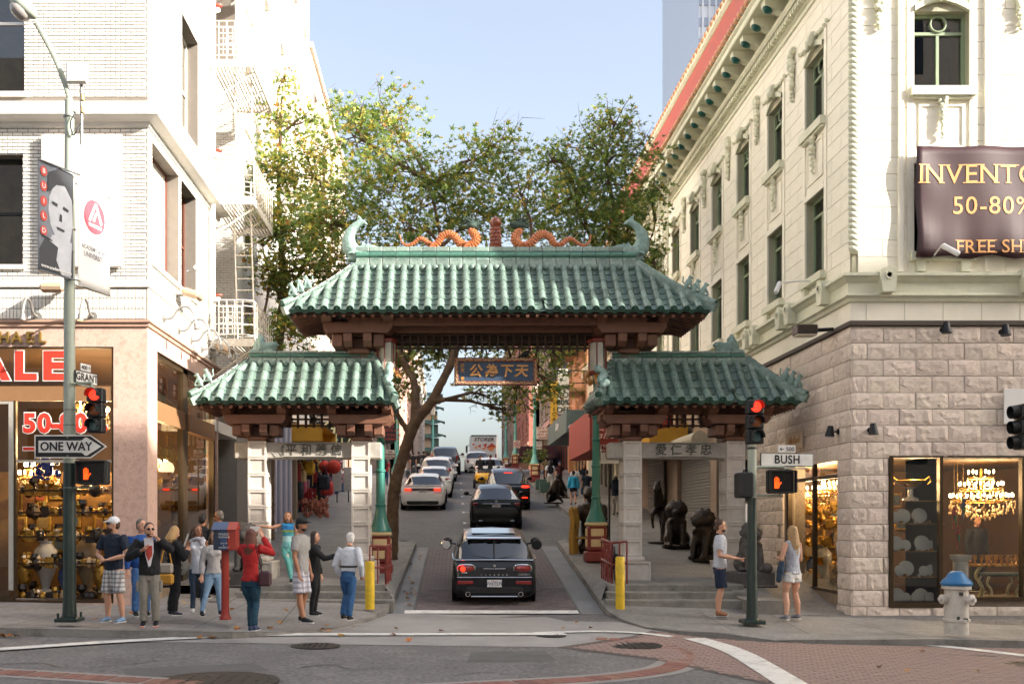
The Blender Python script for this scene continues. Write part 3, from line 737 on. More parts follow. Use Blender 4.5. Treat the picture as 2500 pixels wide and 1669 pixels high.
main_roof,YR,ZR=tiled_roof('main_roof',-3.51,5.91,1.47,1.47,22.0,23.2,6.56,7.80,.2855,4.6,7,.46,{'l':B3,'r':B3,'missing':(20,)},True)
wingL,YL,ZL=tiled_roof('side_roof',-5.58,-1.13,1.08,.5,22.0,23.0,4.55,5.54,.297,4,5,.26,{'l':[(.12,.42),(.27,.42)],'r':[],'gargoyle':1},True)
wingR,YRr,ZRr=tiled_roof('side_roof',3.42,7.94,.48,1.0,22.0,23.0,4.55,5.54,.297,4,5,.26,{'l':[],'r':B3,'gargoyle':-1,'missing':(10,)},True)
def fish(sgn):
 mb=MB();f=lambda x,y,d=0.:at(650+x/3.915,480+y/3.915,YR-.04)+Vector((0,d,0))
 path=[(1060,560),(960,555),(860,545),(800,490),(785,420),(800,350),(840,290),(885,255),(930,245),(975,268)]
 rad=[.10,.17,.19,.20,.165,.135,.10,.08,.06,.015]
 mb.tube([f(*p)for p in path],[(r,r*.75)for r in rad],10)
 mb.tube([f(905,250),f(890,210),f(872,168)],[(.07,.03),(.06,.03),(.008,.008)],8)
 mb.tube([f(800,340,-.05),f(775,330),f(765,310)],[.05,.035,.01],6)
 mb.tube([f(930,480),f(1010,480),f(1085,485)],[(.06,.05),(.06,.05),(.01,.01)],6)
 mb.tube([f(1000,590),f(1060,585),f(1075,560)],[(.07,.08),(.05,.06),(.01,.01)],6)
 mb.tube([f(830,545,-.12),f(790,560,-.16),f(770,590,-.15)],[(.03,.07),(.025,.06),(.005,.01)],6)
 mb.tube([f(960,480),f(975,440)],[.07,.01],5);mb.tube([f(920,470),f(925,425)],[.06,.01],5)
 mb.box(-.3+f(900,0).x,f(900,0).x+.35,YR-.14,YR+.14,f(0,612).z,f(0,590).z)
 if sgn>0:mb.xf(Matrix.Translation((2.4,0,0))@Matrix.Scale(-1,4,(1,0,0)));mb.fix=True
 obj('ridge_end_fish',remesh(mb,'ridge_end_fish',orn,.022,1,.02,.04),gate)
fish(-1);fish(1)
def dragon(sgn):
 f=lambda x,y,d=0.:at(650+x/3.915,480+y/3.915,YR)+Vector((0,d,0))
 P=[Vector(p)for p in smooth([f(*p)for p in[(1275,360),(1300,440),(1350,468),(1410,445),(1470,402),(1530,430),(1585,478),(1640,440),(1680,380),(1745,358),(1800,385),(1850,445),(1920,478),(1985,450),(2005,395),(1970,345),(1945,310)]],3)]
 n=len(P);r=[max(.012,.135*(math.sin(min(1,.12+i/n*1.0)*PI/2)**1.1)*(1 if i<n*.88 else 1-.35*(i/n-.88)/.12))for i in range(n)]
 mb=MB().tube(P,[x*.72 for x in r],10)
 for(a,b)in((1590,470),(1915,470)):
  mb.tube([f(a-30,b-10,-.06),f(a+10,b,-.12),f(a-25,b+25,-.13)],[.06,.055,.03],7);mb.tube([f(a,b,.06),f(a-10,b+22,.1)],[.06,.03],7)
 m2=MB();h=f(1965,275)
 m2.ball(h,(.15,.10,.10),8,6);m2.tube([h,f(2010,262),f(2055,262)],[.09,.07,.045],7);m2.tube([h,f(2010,290),f(2040,292)],[.06,.05,.03],7)
 for k in range(9):a=-.4+k*.33;m2.tube([h,h+Vector((-.22*math.cos(a)-.04,random.uniform(-.1,.1),.20*math.sin(a)+.04))],[.045,.008],5)
 for d in(-.06,.06):m2.tube([f(1960,255,d),f(1925,225,d),f(1905,232,d)],[.03,.02,.008],5)
 for k in range(16):i=int(n*(.05+.9*k/16));q=P[i];m2.tube([q+Vector((0,0,r[i]*.5)),q+Vector((0,0,r[i]*.72+.035))],[.03,.006],4)
 for k in range(5):m2.tube([P[0],P[0]+Vector((-.03+.03*k,0,.1+.02*k))],[.02,.005],4)
 if sgn>0:
  for q in(mb,m2):q.xf(Matrix.Translation((2.4,0,0))@Matrix.Scale(-1,4,(1,0,0)));q.fix=True
 sc_=MB()
 for i in range(4,n-2):
  d=(P[i+1]-P[i-1]).normalized();u=Vector((0,-1,0));v_=d.cross(u)
  for k in range(5):a=-1.1+.55*k+(.27 if i%2 else 0);o_=(u*math.cos(a)+v_*math.sin(a));sc_.ball(P[i]+o_*r[i]*.70,(r[i]*.24,)*3,5,4)
 if sgn>0:sc_.xf(Matrix.Translation((2.4,0,0))@Matrix.Scale(-1,4,(1,0,0)));sc_.fix=True
 b=mb.build('ridge_dragon',orange,gate);k_=stuff(sc_.build('scales',M('dragon_scale','#c47a4c',.35,var=.3,scale=40),b));k_.matrix_parent_inverse=Matrix.Identity(4);m=stuff(m2.build('mane',mane,b));m.matrix_parent_inverse=Matrix.Identity(4)
dragon(-1);dragon(1)
fin=MB();fz=ZR
fin.lathe([(.15,fz),(.16,fz+.05),(.1,fz+.06)],(1.2,YR,0),12)
for k in range(5):
 for j in range(8):a=j*PI/4+k*.4;fin.ball((1.2+.085*math.cos(a),YR+.085*math.sin(a),fz+.1+k*.085),(.055,.055,.07),6,5)
fin.cyl((1.2,YR,fz),(1.2,YR,fz+.48),.07)
fo=fin.build('finial',redglz,gate);q=MB().ball((1.2,YR,fz+.60),.14,18,12).build('pearl',redglz,fo);q.matrix_parent_inverse=Matrix.Identity(4)
def sidehead(x,sgn,Y,z):
 mb=MB();g=lambda a,b,d=0.:Vector((x+sgn*a,Y+d,z+b))
 mb.tube([g(.05,0),g(.06,.15),g(.02,.3),g(.03,.42)],[(.16,.1),(.15,.1),(.10,.08),(.02,.02)],8);mb.tube([g(.05,.1),g(-.15,.12),g(-.3,.16),g(-.4,.14)],[.12,.1,.08,.03],8)
 mb.tube([g(-.3,.16),g(-.36,.24)],[.06,.01],5);mb.tube([g(-.15,.05),g(-.35,.04)],[.07,.03],6);mb.box(x-.28,x+.28,Y-.1,Y+.1,z-.03,z+.04)
 for k in range(6):mb.tube([g(-.12,.1,-.08),g(.05,.04+.05*k,-.12)],[.03,.012],4)
 obj('ridge_end_dragon',remesh(mb,'ridge_end_dragon',orn,.022,1,.02,.04),gate)
sidehead(-4.25,-1,YL,ZL);sidehead(6.65,1,YRr,ZRr)
def cham(mb,cx,hw,y0,y1,z0,z1,c=.5):
 h=(z1-z0)*c;mb.prism([(cx-hw,z1),(cx-hw,z0+h),(cx-hw+h*.9,z0),(cx+hw-h*.9,z0),(cx+hw,z0+h),(cx+hw,z1)],y0,y1,'xz')
def stub(mb,x,w,y0,y1,z0,z1):
 mb.prism([(y0,z1),(y0,z0+(z1-z0)*.35),(y0+(z1-z0)*.65,z0),(y1,z0),(y1,z1)],x-w/2,x+w/2,'yz')
def bracket(cx,Y,z0,s,top):
 t=MB();t.bbox(cx-.22*s,cx+.22*s,Y-.32,Y+.32,z0,z0+.11*s,.025);root=t.build('bracket',brown,gate)
 def part(f,nm='bracket_arm'):
  mb=MB();f(mb);q=mb.build(nm,brown,root);q.matrix_parent_inverse=Matrix.Identity(4)
 z1=z0+.11*s;za=z1+.24*s;zb=za+.24*s;zc=zb+.22*s
 part(lambda m:cham(m,cx,.45*s,Y-.15,Y+.15,z1-.02,za-.02));part(lambda m:stub(m,cx-.2*s,.17*s,Y-.62*s,Y-.151,z1+.0,za));part(lambda m:stub(m,cx+.2*s,.17*s,Y-.62*s,Y-.151,z1,za))
 part(lambda m:cham(m,cx,.74*s,Y-.24,Y+.24,za,zb))
 for d in(-.42,.42):part(lambda m,d=d:m.bbox(cx+(d-.11)*s,cx+(d+.11)*s,Y-.5*s,Y+.2,za-.24*s,za+.005,.02),'bracket_block')
 for d in(-.62,.62):part(lambda m,d=d:stub(m,cx+d*s,.2*s,Y-.78*s,Y+.3,zb-.01,max(zc,top)),'bracket_block')
 part(lambda m:cham(m,cx,.7*s,Y-.6*s,Y-.42*s,za+.02,zb-.02))
for cx in(-4.295,-1.92,4.315,6.68):bracket(cx,23.1,3.7,1.0,4.5)
for cx in(X_(877,23),X_(1535,23)):bracket(cx,23.2,5.72,1.12,6.45)
for cx in(X_(877,23),X_(1535,23)):MB().bbox(cx-.2,cx+.2,23.0,23.4,4.4,5.75,.02).build('upper_post',brown,gate)
b2=MB().bbox(-2.6,5.0,23.05,23.3,6.22,6.52,.02).bbox(-2.2,4.6,22.55,22.7,6.3,6.5,.02);b2.build('main_beam',brown,gate)
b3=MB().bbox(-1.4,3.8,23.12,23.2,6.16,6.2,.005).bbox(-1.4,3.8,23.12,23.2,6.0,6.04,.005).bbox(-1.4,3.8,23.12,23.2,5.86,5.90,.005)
lr=b3.build('lattice_rail',brownd,gate);x=-1.35;MB().box(-1.4,3.8,23.24,23.28,5.95,6.24).build('lattice_dark_filler',brownd,gate)  # added dark board stands in for the roof's dark underside behind the lattice
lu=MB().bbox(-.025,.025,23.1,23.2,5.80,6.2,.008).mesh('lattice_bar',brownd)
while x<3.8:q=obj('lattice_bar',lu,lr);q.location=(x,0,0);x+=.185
for xa,xb in((-4.9,-1.3),(3.7,7.3)):
 MB().bbox(xa,xb,23.0,23.2,4.33,4.52,.02).build('side_beam',brown,gate)
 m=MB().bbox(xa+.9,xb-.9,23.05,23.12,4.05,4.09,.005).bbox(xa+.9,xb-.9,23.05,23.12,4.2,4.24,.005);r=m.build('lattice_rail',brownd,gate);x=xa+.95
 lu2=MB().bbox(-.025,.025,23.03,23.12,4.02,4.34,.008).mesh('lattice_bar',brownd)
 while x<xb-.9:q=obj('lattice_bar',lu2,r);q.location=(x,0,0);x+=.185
PWd,PD=.42,.66
def panel_block(x0,x1,y0,y1,z0,z1):
 bm=bmesh.new();bmesh.ops.create_cube(bm,size=1);bmesh.ops.scale(bm,vec=(x1-x0,y1-y0,z1-z0),verts=bm.verts);bmesh.ops.translate(bm,vec=((x0+x1)/2,(y0+y1)/2,(z0+z1)/2),verts=bm.verts)
 side=[f for f in bm.faces if abs(f.normal.z)<.5]
 bmesh.ops.inset_individual(bm,faces=side,thickness=.055,depth=0);side=[f for f in bm.faces if abs(f.normal.z)<.5 and f.calc_area()>.05 and max(abs(f.calc_center_median().x-(x0+x1)/2)/(x1-x0),abs(f.calc_center_median().y-(y0+y1)/2)/(y1-y0))>.49]
 inner=[f for f in side if all(len(v.link_faces)==3 or True for v in f.verts)]
 inner=sorted(side,key=lambda f:-f.calc_area())[:4]
 bmesh.ops.inset_individual(bm,faces=inner,thickness=.014,depth=-.03)
 mb=MB();mb.bm(bm);return mb
for cx in(-4.295,-1.92,4.315,6.68):
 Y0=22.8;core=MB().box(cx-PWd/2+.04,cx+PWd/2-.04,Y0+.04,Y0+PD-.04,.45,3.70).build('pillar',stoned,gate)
 h=(3.70-1.06)/7
 for k in range(7):
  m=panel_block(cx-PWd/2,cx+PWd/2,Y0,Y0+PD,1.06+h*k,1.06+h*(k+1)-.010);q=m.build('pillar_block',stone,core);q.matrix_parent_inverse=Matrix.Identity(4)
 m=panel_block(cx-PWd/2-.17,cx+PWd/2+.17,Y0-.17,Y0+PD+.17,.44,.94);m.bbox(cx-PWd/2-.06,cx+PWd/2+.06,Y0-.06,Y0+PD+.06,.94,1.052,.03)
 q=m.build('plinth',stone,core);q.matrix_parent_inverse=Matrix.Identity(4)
for(a,b,txt,inner0,inner1)in((-4.83,-1.46,'平和義信',-4.07,-2.14),(3.80,7.2,'愛仁孝忠',4.54,6.46)):
 l=MB().bbox(a,b,22.9,23.36,3.30,3.675,.02).build('lintel',lint,gate)
 fr=MB();c=(inner0+inner1)/2;hw=(inner1-inner0)/2-.08
 def hexrim(hw,w,z0=3.335,z1=3.64):
  P=[(c-hw,(z0+z1)/2),(c-hw+.11,z1),(c+hw-.11,z1),(c+hw,(z0+z1)/2),(c+hw-.11,z0),(c-hw+.11,z0)]
  for i in range(6):p,q=P[i],P[(i+1)%6];bar(fr,(p[0],22.893,p[1]),(q[0],22.893,q[1]),w)
 hexrim(hw,.014);hexrim(hw-.17,.014)
 q=fr.build('lintel_border',lint,l);q.matrix_parent_inverse=Matrix.Identity(4)
 for i,ch in enumerate(txt):
  me=text_mesh(ch,.27,.006,.004);me.materials.clear();me.materials.append(carve);me.transform(face_mtx((c+(i-1.5)*.345+(.1 if a<0 else 0),22.892,3.487)));me.name='carved_character'
  q=obj('carved_character',me,l);q.matrix_parent_inverse=Matrix.Identity(4)
 if a<0:
  me=text_mesh('孫文書',.085,.004,.001);me.materials.clear();me.materials.append(carve)
  for i,ch in enumerate('孫文書'):
   me=text_mesh(ch,.085,.004,.001);me.materials.clear();me.materials.append(carve);me.transform(face_mtx((c-.62,22.892,3.57-.085*i)));q=obj('carved_character',me,l);q.matrix_parent_inverse=Matrix.Identity(4)
pl=thing('name_board','blue name board with four gold characters and carved red border hanging in the gate','sign',(1.19,23.1,5.0))
px0,px1,pz0,pz1,py=X_(1109,23.1),X_(1312,23.1),Z_(940,23.1),Z_(873,23.1),23.1
MB().bbox(px0,px1,py,py+.09,pz0,pz1,.01).build('board',M('board_blue','#31455c',.55,var=.12,scale=4),pl)
fm=M('carved_frame','#7e3c2b',.5,var=.75,scale=26,bump=.9,bscale=40,dirt='#c9a877',dscale=20,damt=.9)
fr=MB();bw_=.095
for a,b,c,d in((px0,px1,pz0,pz0+bw_),(px0,px1,pz1-bw_,pz1),(px0,px0+bw_,pz0+bw_,pz1-bw_),(px1-bw_,px1,pz0+bw_,pz1-bw_)):fr.bbox(a,b,py-.04,py-.001,c,d,.012)
fo=fr.build('carved_frame',fm,pl)
gold=M('gold_letter','#c08a4e',.35,metal=.3,var=.15,scale=15)
tg=M('frame_scroll','#d8bd92',.6,var=.1);scr=MB();x=px0+.09
while x<px1-.08:
 for z in(pz0+bw_/2,pz1-bw_/2):
  s_=random.choice((-1,1));scr.tube([(x-.05,py-.042,z-.02*s_),(x-.02,py-.05,z+.025*s_),(x+.02,py-.05,z-.01*s_),(x+.03,py-.045,z+.02*s_)],.009,5)
 x+=.105
z=pz0+.12
while z<pz1-.1:
 for x in(px0+bw_/2,px1-bw_/2):scr.tube([(x-.02,py-.042,z-.05),(x+.025,py-.05,z-.02),(x-.01,py-.05,z+.02),(x+.02,py-.045,z+.03)],.009,5)
 z+=.1
q=scr.build('scrollwork',tg,fo);q.matrix_parent_inverse=Matrix.Identity(4)
for i,ch in enumerate('公為下天'):
 me=text_mesh(ch,.31,.012,.008,shear=.15);me.materials.clear();me.materials.append(gold);me.transform(face_mtx((X_((1165,1199,1235,1272)[i]-(5 if i==0 else 0),23.1),py-.012,(pz0+pz1)/2)));obj('gold_character',me,pl)
for i,ch in enumerate('孫文'):
 me=text_mesh(ch,.10,.008,.002);me.materials.clear();me.materials.append(gold);me.transform(face_mtx((px0+.19,py-.01,pz1-.19-.11*i)));obj('gold_character',me,pl)
MB().box(px0+.155,px0+.23,py-.012,py,pz0+.12,pz0+.195).build('seal_mark',gold,pl)
rd=MB()
for x in(px0+.02,px1-.02):rd.cyl((x,py+.03,pz1-.02),(x,py+.03,5.9),.012,n=6)
rd.build('hanger',iron,pl)
bx=at(1283,871,23.12);bird=thing('pigeon','dark pigeon perched on top of the hanging name board','bird',(bx.x,23.14,pz1))
mb=MB();mb.ball((bx.x,23.14,pz1+.10),(.13,.06,.06),10,7,Matrix.Rotation(-.5,3,'Y'));mb.tube([(bx.x+.08,23.14,pz1+.13),(bx.x+.10,23.14,pz1+.2)],[.045,.03],7);mb.ball((bx.x+.105,23.14,pz1+.215),.033,8,6);mb.tube([(bx.x-.08,23.14,pz1+.06),(bx.x-.2,23.14,pz1+.0)],[(.03,.05),(.008,.04)],6);mb.tube([(bx.x+.13,23.14,pz1+.21),(bx.x+.16,23.14,pz1+.2)],[.01,.002],4)
for d in(-.02,.02):mb.cyl((bx.x,23.14+d,pz1+.05),(bx.x+.01,23.14+d,pz1),.008,n=5)
mb.build('body',M('pigeon_feather','#22252a',.6,var=.2),bird)
def lantern(px,lab):
 Y=23.0;x=X_(px,Y);z0,z1=Z_(911,Y),Z_(833,Y);t=thing('hanging_lantern',lab,'lantern',(x,Y,z0),0,'lanterns under the main roof')
 red=M('lantern_frame','#7a2f22',.5,var=.15);gl=M('frosted_glass','#b9b6a6',.35,var=.15,scale=5)
 mb=MB();n=6;R=.22
 for k in range(n):a=k*PI/3+.3;p=(x+R*math.cos(a),Y+R*math.sin(a));mb.cyl((p[0],p[1],z0),(p[0],p[1],z1),.016,n=6)
 mb.lathe([(.24,z0-.03),(.25,z0+.03),(.2,z0+.05)],(x,Y,0),6).lathe([(.2,z1-.05),(.25,z1-.03),(.25,z1+.03),(.08,z1+.12)],(x,Y,0),6);mb.build('frame',red,t)
 MB().lathe([(.19,z0+.03),(.19,z1-.03)],(x,Y,0),6,smooth=False).build('glass',gl,t)
 mb=MB()
 for k in range(6):
  a=k*PI/3+.3;p=Vector((x+.23*math.cos(a),Y+.23*math.sin(a),z0));d=Vector((math.cos(a),math.sin(a),0))
  mb.tube([p,p+d*.10+Vector((0,0,-.08)),p+d*.13+Vector((0,0,-.01)),p+d*.08+Vector((0,0,.03))],[.03,.03,.025,.012],6);mb.tube([p+Vector((0,0,.02)),p+Vector((0,0,.1))],[.03,.01],5)
 mb.cyl((x,Y,z0-.25),(x,Y,z0),.05,.12,8);mb.cyl((x,Y,z1),(x,Y,z1+.5),.02,n=6);mb.build('gilt_bracket',gold,t)
lantern(945,'glass lantern with red bars hanging above the left side roof');lantern(1459,'glass lantern with red bars hanging above the right side roof')
def lion_mesh(s=1.,mane_r=1.,name='lion',mat=None,vox=.03,curls=True):
 mb=MB()
 mb.tube([(0,.28,.1),(0,.25,.3),(0,.05,.55),(0,-.08,.85),(0,-.1,1.0)],[.3,.33,.27,.24,.2],10)
 mb.ball((0,-.15,1.08),(.25*mane_r,.24,.25),12,9);mb.ball((0,-.38,1.0),(.13,.17,.10),10,7)
 mb.ball((0,-.42,.93),(.12,.09,.05),8,6);mb.ball((0,-.46,1.05),(.07,.05,.05),8,6)
 for d in(-1,1):
  mb.ball((d*.11,-.35,1.13),(.06,.05,.05),7,6);mb.tube([(d*.18,-.16,1.24),(d*.22,-.16,1.30)],[.05,.03],6)
  mb.tube([(d*.17,-.1,.75),(d*.18,-.25,.4),(d*.18,-.3,.08)],[.13,.1,.09],8);mb.ball((d*.18,-.36,.06),(.1,.13,.07),8,6)
  mb.ball((d*.25,.15,.22),(.14,.27,.22),8,6);mb.ball((d*.28,-.12,.06),(.1,.14,.07),7,5)
 if curls:
  for k in range(46):
   a=random.uniform(0,2*PI);b=random.uniform(-.9,1.2);p=Vector((math.cos(a)*math.cos(b)*.27,abs(math.sin(a))*math.cos(b)*.24-.08,1.06+math.sin(b)*.27));mb.ball(p,.07,6,5)
  for k in range(10):a=k*PI/9;mb.ball((.2*math.cos(a),-.27,.72+.1*math.sin(a)),.04,6,4)
 mb.tube([(0,.5,.2),(0,.6,.5),(0,.5,.8),(0,.55,.95)],[.07,.08,.1,.03],7)
 mb.xf(Matrix.Scale(s,4));return remesh(mb,name,mat,vox,1,.02*s,.05)
grst=M('dark_granite','#4f4b48',.75,var=.25,scale=8,bump=.5,bscale=50,dirt='#7a756e',dscale=6,damt=.35)
lime=M('ledge_concrete','#85827b',.85,var=.2,scale=3,bump=.3,dirt='#55524c',dscale=2,damt=.6)
def stone_lion(x,Y,zb,lab,rz):
 t=thing('guardian_lion',lab,'statue',(x,Y,zb),rz)
 b=MB().bbox(-.38,.38,-.45,.45,0,.33,.03);b.bbox(-.42,.42,-.5,.5,.0,.06,.02);b.build('pedestal',grst,t,local=True)
 me=lion_mesh(.80,1.1,'lion',grst,.024);o=obj('lion',me,t,local=True,loc=(0,0,.33))
 MB().ball((.2,-.42,.42),.12,10,8).build('carved_ball',grst,t,local=True)
stone_lion(X_(1833,21.9),21.95,.42,'grey stone guardian lion on a pedestal beside the right shop',.12)
stone_lion(X_(602,21.9),21.95,.42,'grey stone guardian lion behind the woman in the red hoodie',-.1)
for(a,b,nm)in((X_(1775,21.7),6.92,'right'),(-4.8,-4.38,'left')):
 t=thing('lion_ledge','pale concrete ledge under the %s stone guardian lion'%nm,'ledge',((a+b)/2,21.5,0))
 MB().prism([(20.25,-.1),(20.25,.24),(20.9,.26),(21.45,.42),(22.5,.42),(22.5,-.1)],a,b+.0,'yz').build('block',lime,t)
# ================================================================ CORNER BUILDING ON THE RIGHT
YB=20.2;XR=8.25
cream=M('cream_terracotta','#ece6d5',.55,var=.05,scale=2,rand=.035,dirt='#d8d0b6',dscale=1.2,damt=.4)
creamj=M('terracotta_joint','#a9a58e',.8,var=.08)
trim=M('pale_green_trim','#d6d5bd',.55,var=.06,scale=3,dirt='#a9ac94',dscale=2,damt=.4)
sash=M('green_sash','#8b9a7b',.5,var=.06)
rock=[rock_unit('stone_block',M('limestone','#e0d0c2',.85,var=.12,scale=7,bump=.7,bscale=28,rand=.11,hue=.008,dirt='#b09c7c',dscale=6,damt=.6),s)for s in range(8)]
rockj=M('stone_mortar','#7a6d60',.9,var=.1)
bronze=M('bronze_frame','#4a3c2a',.35,metal=.5,var=.15,scale=10)
rb_=thing('corner_building','cream ornamented corner building with rough stone ground floor and green tiled eave','building',(XR,YB,0))
WB=Wall((XR,YB,0),(1,0,0),(0,-1,0))
WG=Wall((XR,YB,0),(0,-1,0),(-1,0,0))
UEND=12.;GEND=-27.5
ub=lambda px:X_(px,YB)-XR;vz=lambda py:Z_(py,YB)
ug=lambda px:-(XR*FPX/(px-CX)-YB)
ZST=5.84
g_ops=[(ub(2170),UEND,vz(1480),vz(1112),1.6)]
g_ops2=[(ub(2302),UEND,vz(1465),vz(1112),1.6),(ub(2170),ub(2302),vz(1483),vz(1112),1.6)]
mb=MB();WB.sheet(mb,0,UEND,-.6,ZST,g_ops2,.35,-.04)
s_ops=[(-4.05,-.72,-.5,vz(1100),.5),(-9.5,-6.4,-.6,4.4,.6)]
WG.sheet(mb,-9.6,0,-.6,ZST,s_ops,.5,-.04)
wall=mb.build('stone_wall',rockj,rb_)
fix=lambda o:o
def sub(mbx,name,mat,parent):o=mbx.build(name,mat,parent);o.matrix_parent_inverse=Matrix.Identity(4);return o
def par(o):o.matrix_parent_inverse=Matrix.Identity(4);return o
place_blocks(WB,WB.rects(0,5.2,vz(1480)-.334*2,ZST,.66,.334,g_ops2,.012),rock,'stone_block',wall,.06,300,rnd=.25,d0=-.04)
place_blocks(WG,WG.rects(-9.5,0,vz(1480)-.334*2,ZST,.66,.334,s_ops,.012),rock,'stone_block',wall,.06,300,rnd=.25,d0=-.04)
def sweep(prof,name,mat,u_end=UEND,g_end=GEND,parent=rb_):
 mb=MB()
 for(d0,z0),(d1,z1)in zip(prof,prof[1:]):
  mb.quad((XR-d0,YB-d0,z0),(XR+u_end,YB-d0,z0),(XR+u_end,YB-d1,z1),(XR-d1,YB-d1,z1))
  mb.quad((XR-d0,YB-g_end,z0),(XR-d0,YB-d0,z0),(XR-d1,YB-d1,z1),(XR-d1,YB-g_end,z1))
 return mb.build(name,mat,parent)
sweep([(0,5.80),(.06,5.82),(.06,5.90),(.02,5.92)],'dark_strip',M('strip_brown','#4a4038',.7))
sweep([(.01,5.9),(.01,6.28)],'frieze',cream)
for k in range(8):MB().box(XR+.3+k*.78,XR+.308+k*.78,YB-.016,YB-.012,5.93,6.27).build('frieze_joint',creamj,rb_)
sweep([(.01,6.28),(.06,6.30),(.08,6.36),(.14,6.40),(.14,6.43),(.10,6.45),(.10,6.66),(.13,6.68),(.18,6.74),(.24,6.78),(.24,6.84),(.0,6.88)],'cornice',trim)
def keystone(p,w,parent=rb_):
 q=Vector(p);mb=MB()
 f=[(-.12,0),(.12,0),(.17,.36),(.14,.46),(0,.52),(-.14,.46),(-.17,.36)]
 if w is WB:mb.prism([(q.x+a,q.z+b)for a,b in f],q.y-.30,q.y-.05,'xz');mb.lathe([(.09,0),(.09,.02),(.05,.03),(.05,.0)],(q.x,q.y-.32,q.z+.34),12,axis='y')
 else:mb.prism([(q.y+a,q.z+b)for a,b in f],q.x-.30,q.x-.05,'yz');mb.lathe([(.09,0),(.09,.02),(.05,.03),(.05,.0)],(q.x-.32,q.y,q.z+.34),12,axis='x')
 mb.build('keystone',trim,parent)
for u in(X_(2155,YB)-XR,X_(2155,YB)-XR+2.84,X_(2155,YB)-XR+5.7):keystone((XR+u,YB,6.44),WB)
BAYS=[21.6+2.65*k for k in range(9)]
for y in BAYS:keystone((XR,y-.45,6.44),WG);keystone((XR,y+1.6,6.44),WG)
ZT=13.55
f_ops=[];wu0=ub(2231);wu1=ub(2366)
for k in range(3):f_ops+=[(wu0+2.84*k,wu1+2.84*k,10.66,12.2),(wu0+2.84*k,wu1+2.84*k,7.3,9.1)]
gs_ops=[]
for y in BAYS:gs_ops+=[(-(y+1.13-YB),-(y-YB),10.66,12.2),(-(y+1.13-YB),-(y-YB),7.3,9.1)]
up=MB();WB.sheet(up,0,UEND,6.8,ZT,f_ops,.3,-.02);WG.sheet(up,GEND,0,6.8,ZT,gs_ops,.3,-.02);upper=up.build('upper_wall',creamj,rb_)
def grow(ops,m):return[(a-m,b+m,c-m,d+m)for a,b,c,d in ops]
chf=[chamfer_unit('ashlar_block',cream,.02)]
pan=[(a-.14,b+.14,7.2,12.5)for a,b,c,d in f_ops[::2]]
place_blocks(WB,WB.rects(.14,5.4,6.88,ZT,1.0,.335,pan,.006),chf,'ashlar_block',upper,.02,160,rnd=.02,d0=-.019)
gpan=[(a-.14,b+.14,7.2,12.5)for a,b,c,d in gs_ops[::2]]
place_blocks(WG,WG.rects(GEND,-.05,6.88,ZT,1.0,.335,gpan,.006),chf,'ashlar_block',upper,.02,140,key=lambda r:-r[0],rnd=.02,d0=-.019)
pend=None
def festoon(mb,W,u,v,s=1.):
 for k in range(13):
  t=k/12;r=(.11-.06*t)*s
  for _ in range(3):mb.ball(W.p(u+random.uniform(-.6,.6)*r,v-.9*t*s+random.uniform(-.03,.03),.04+random.uniform(0,.04)),r*random.uniform(.5,.8),6,5)
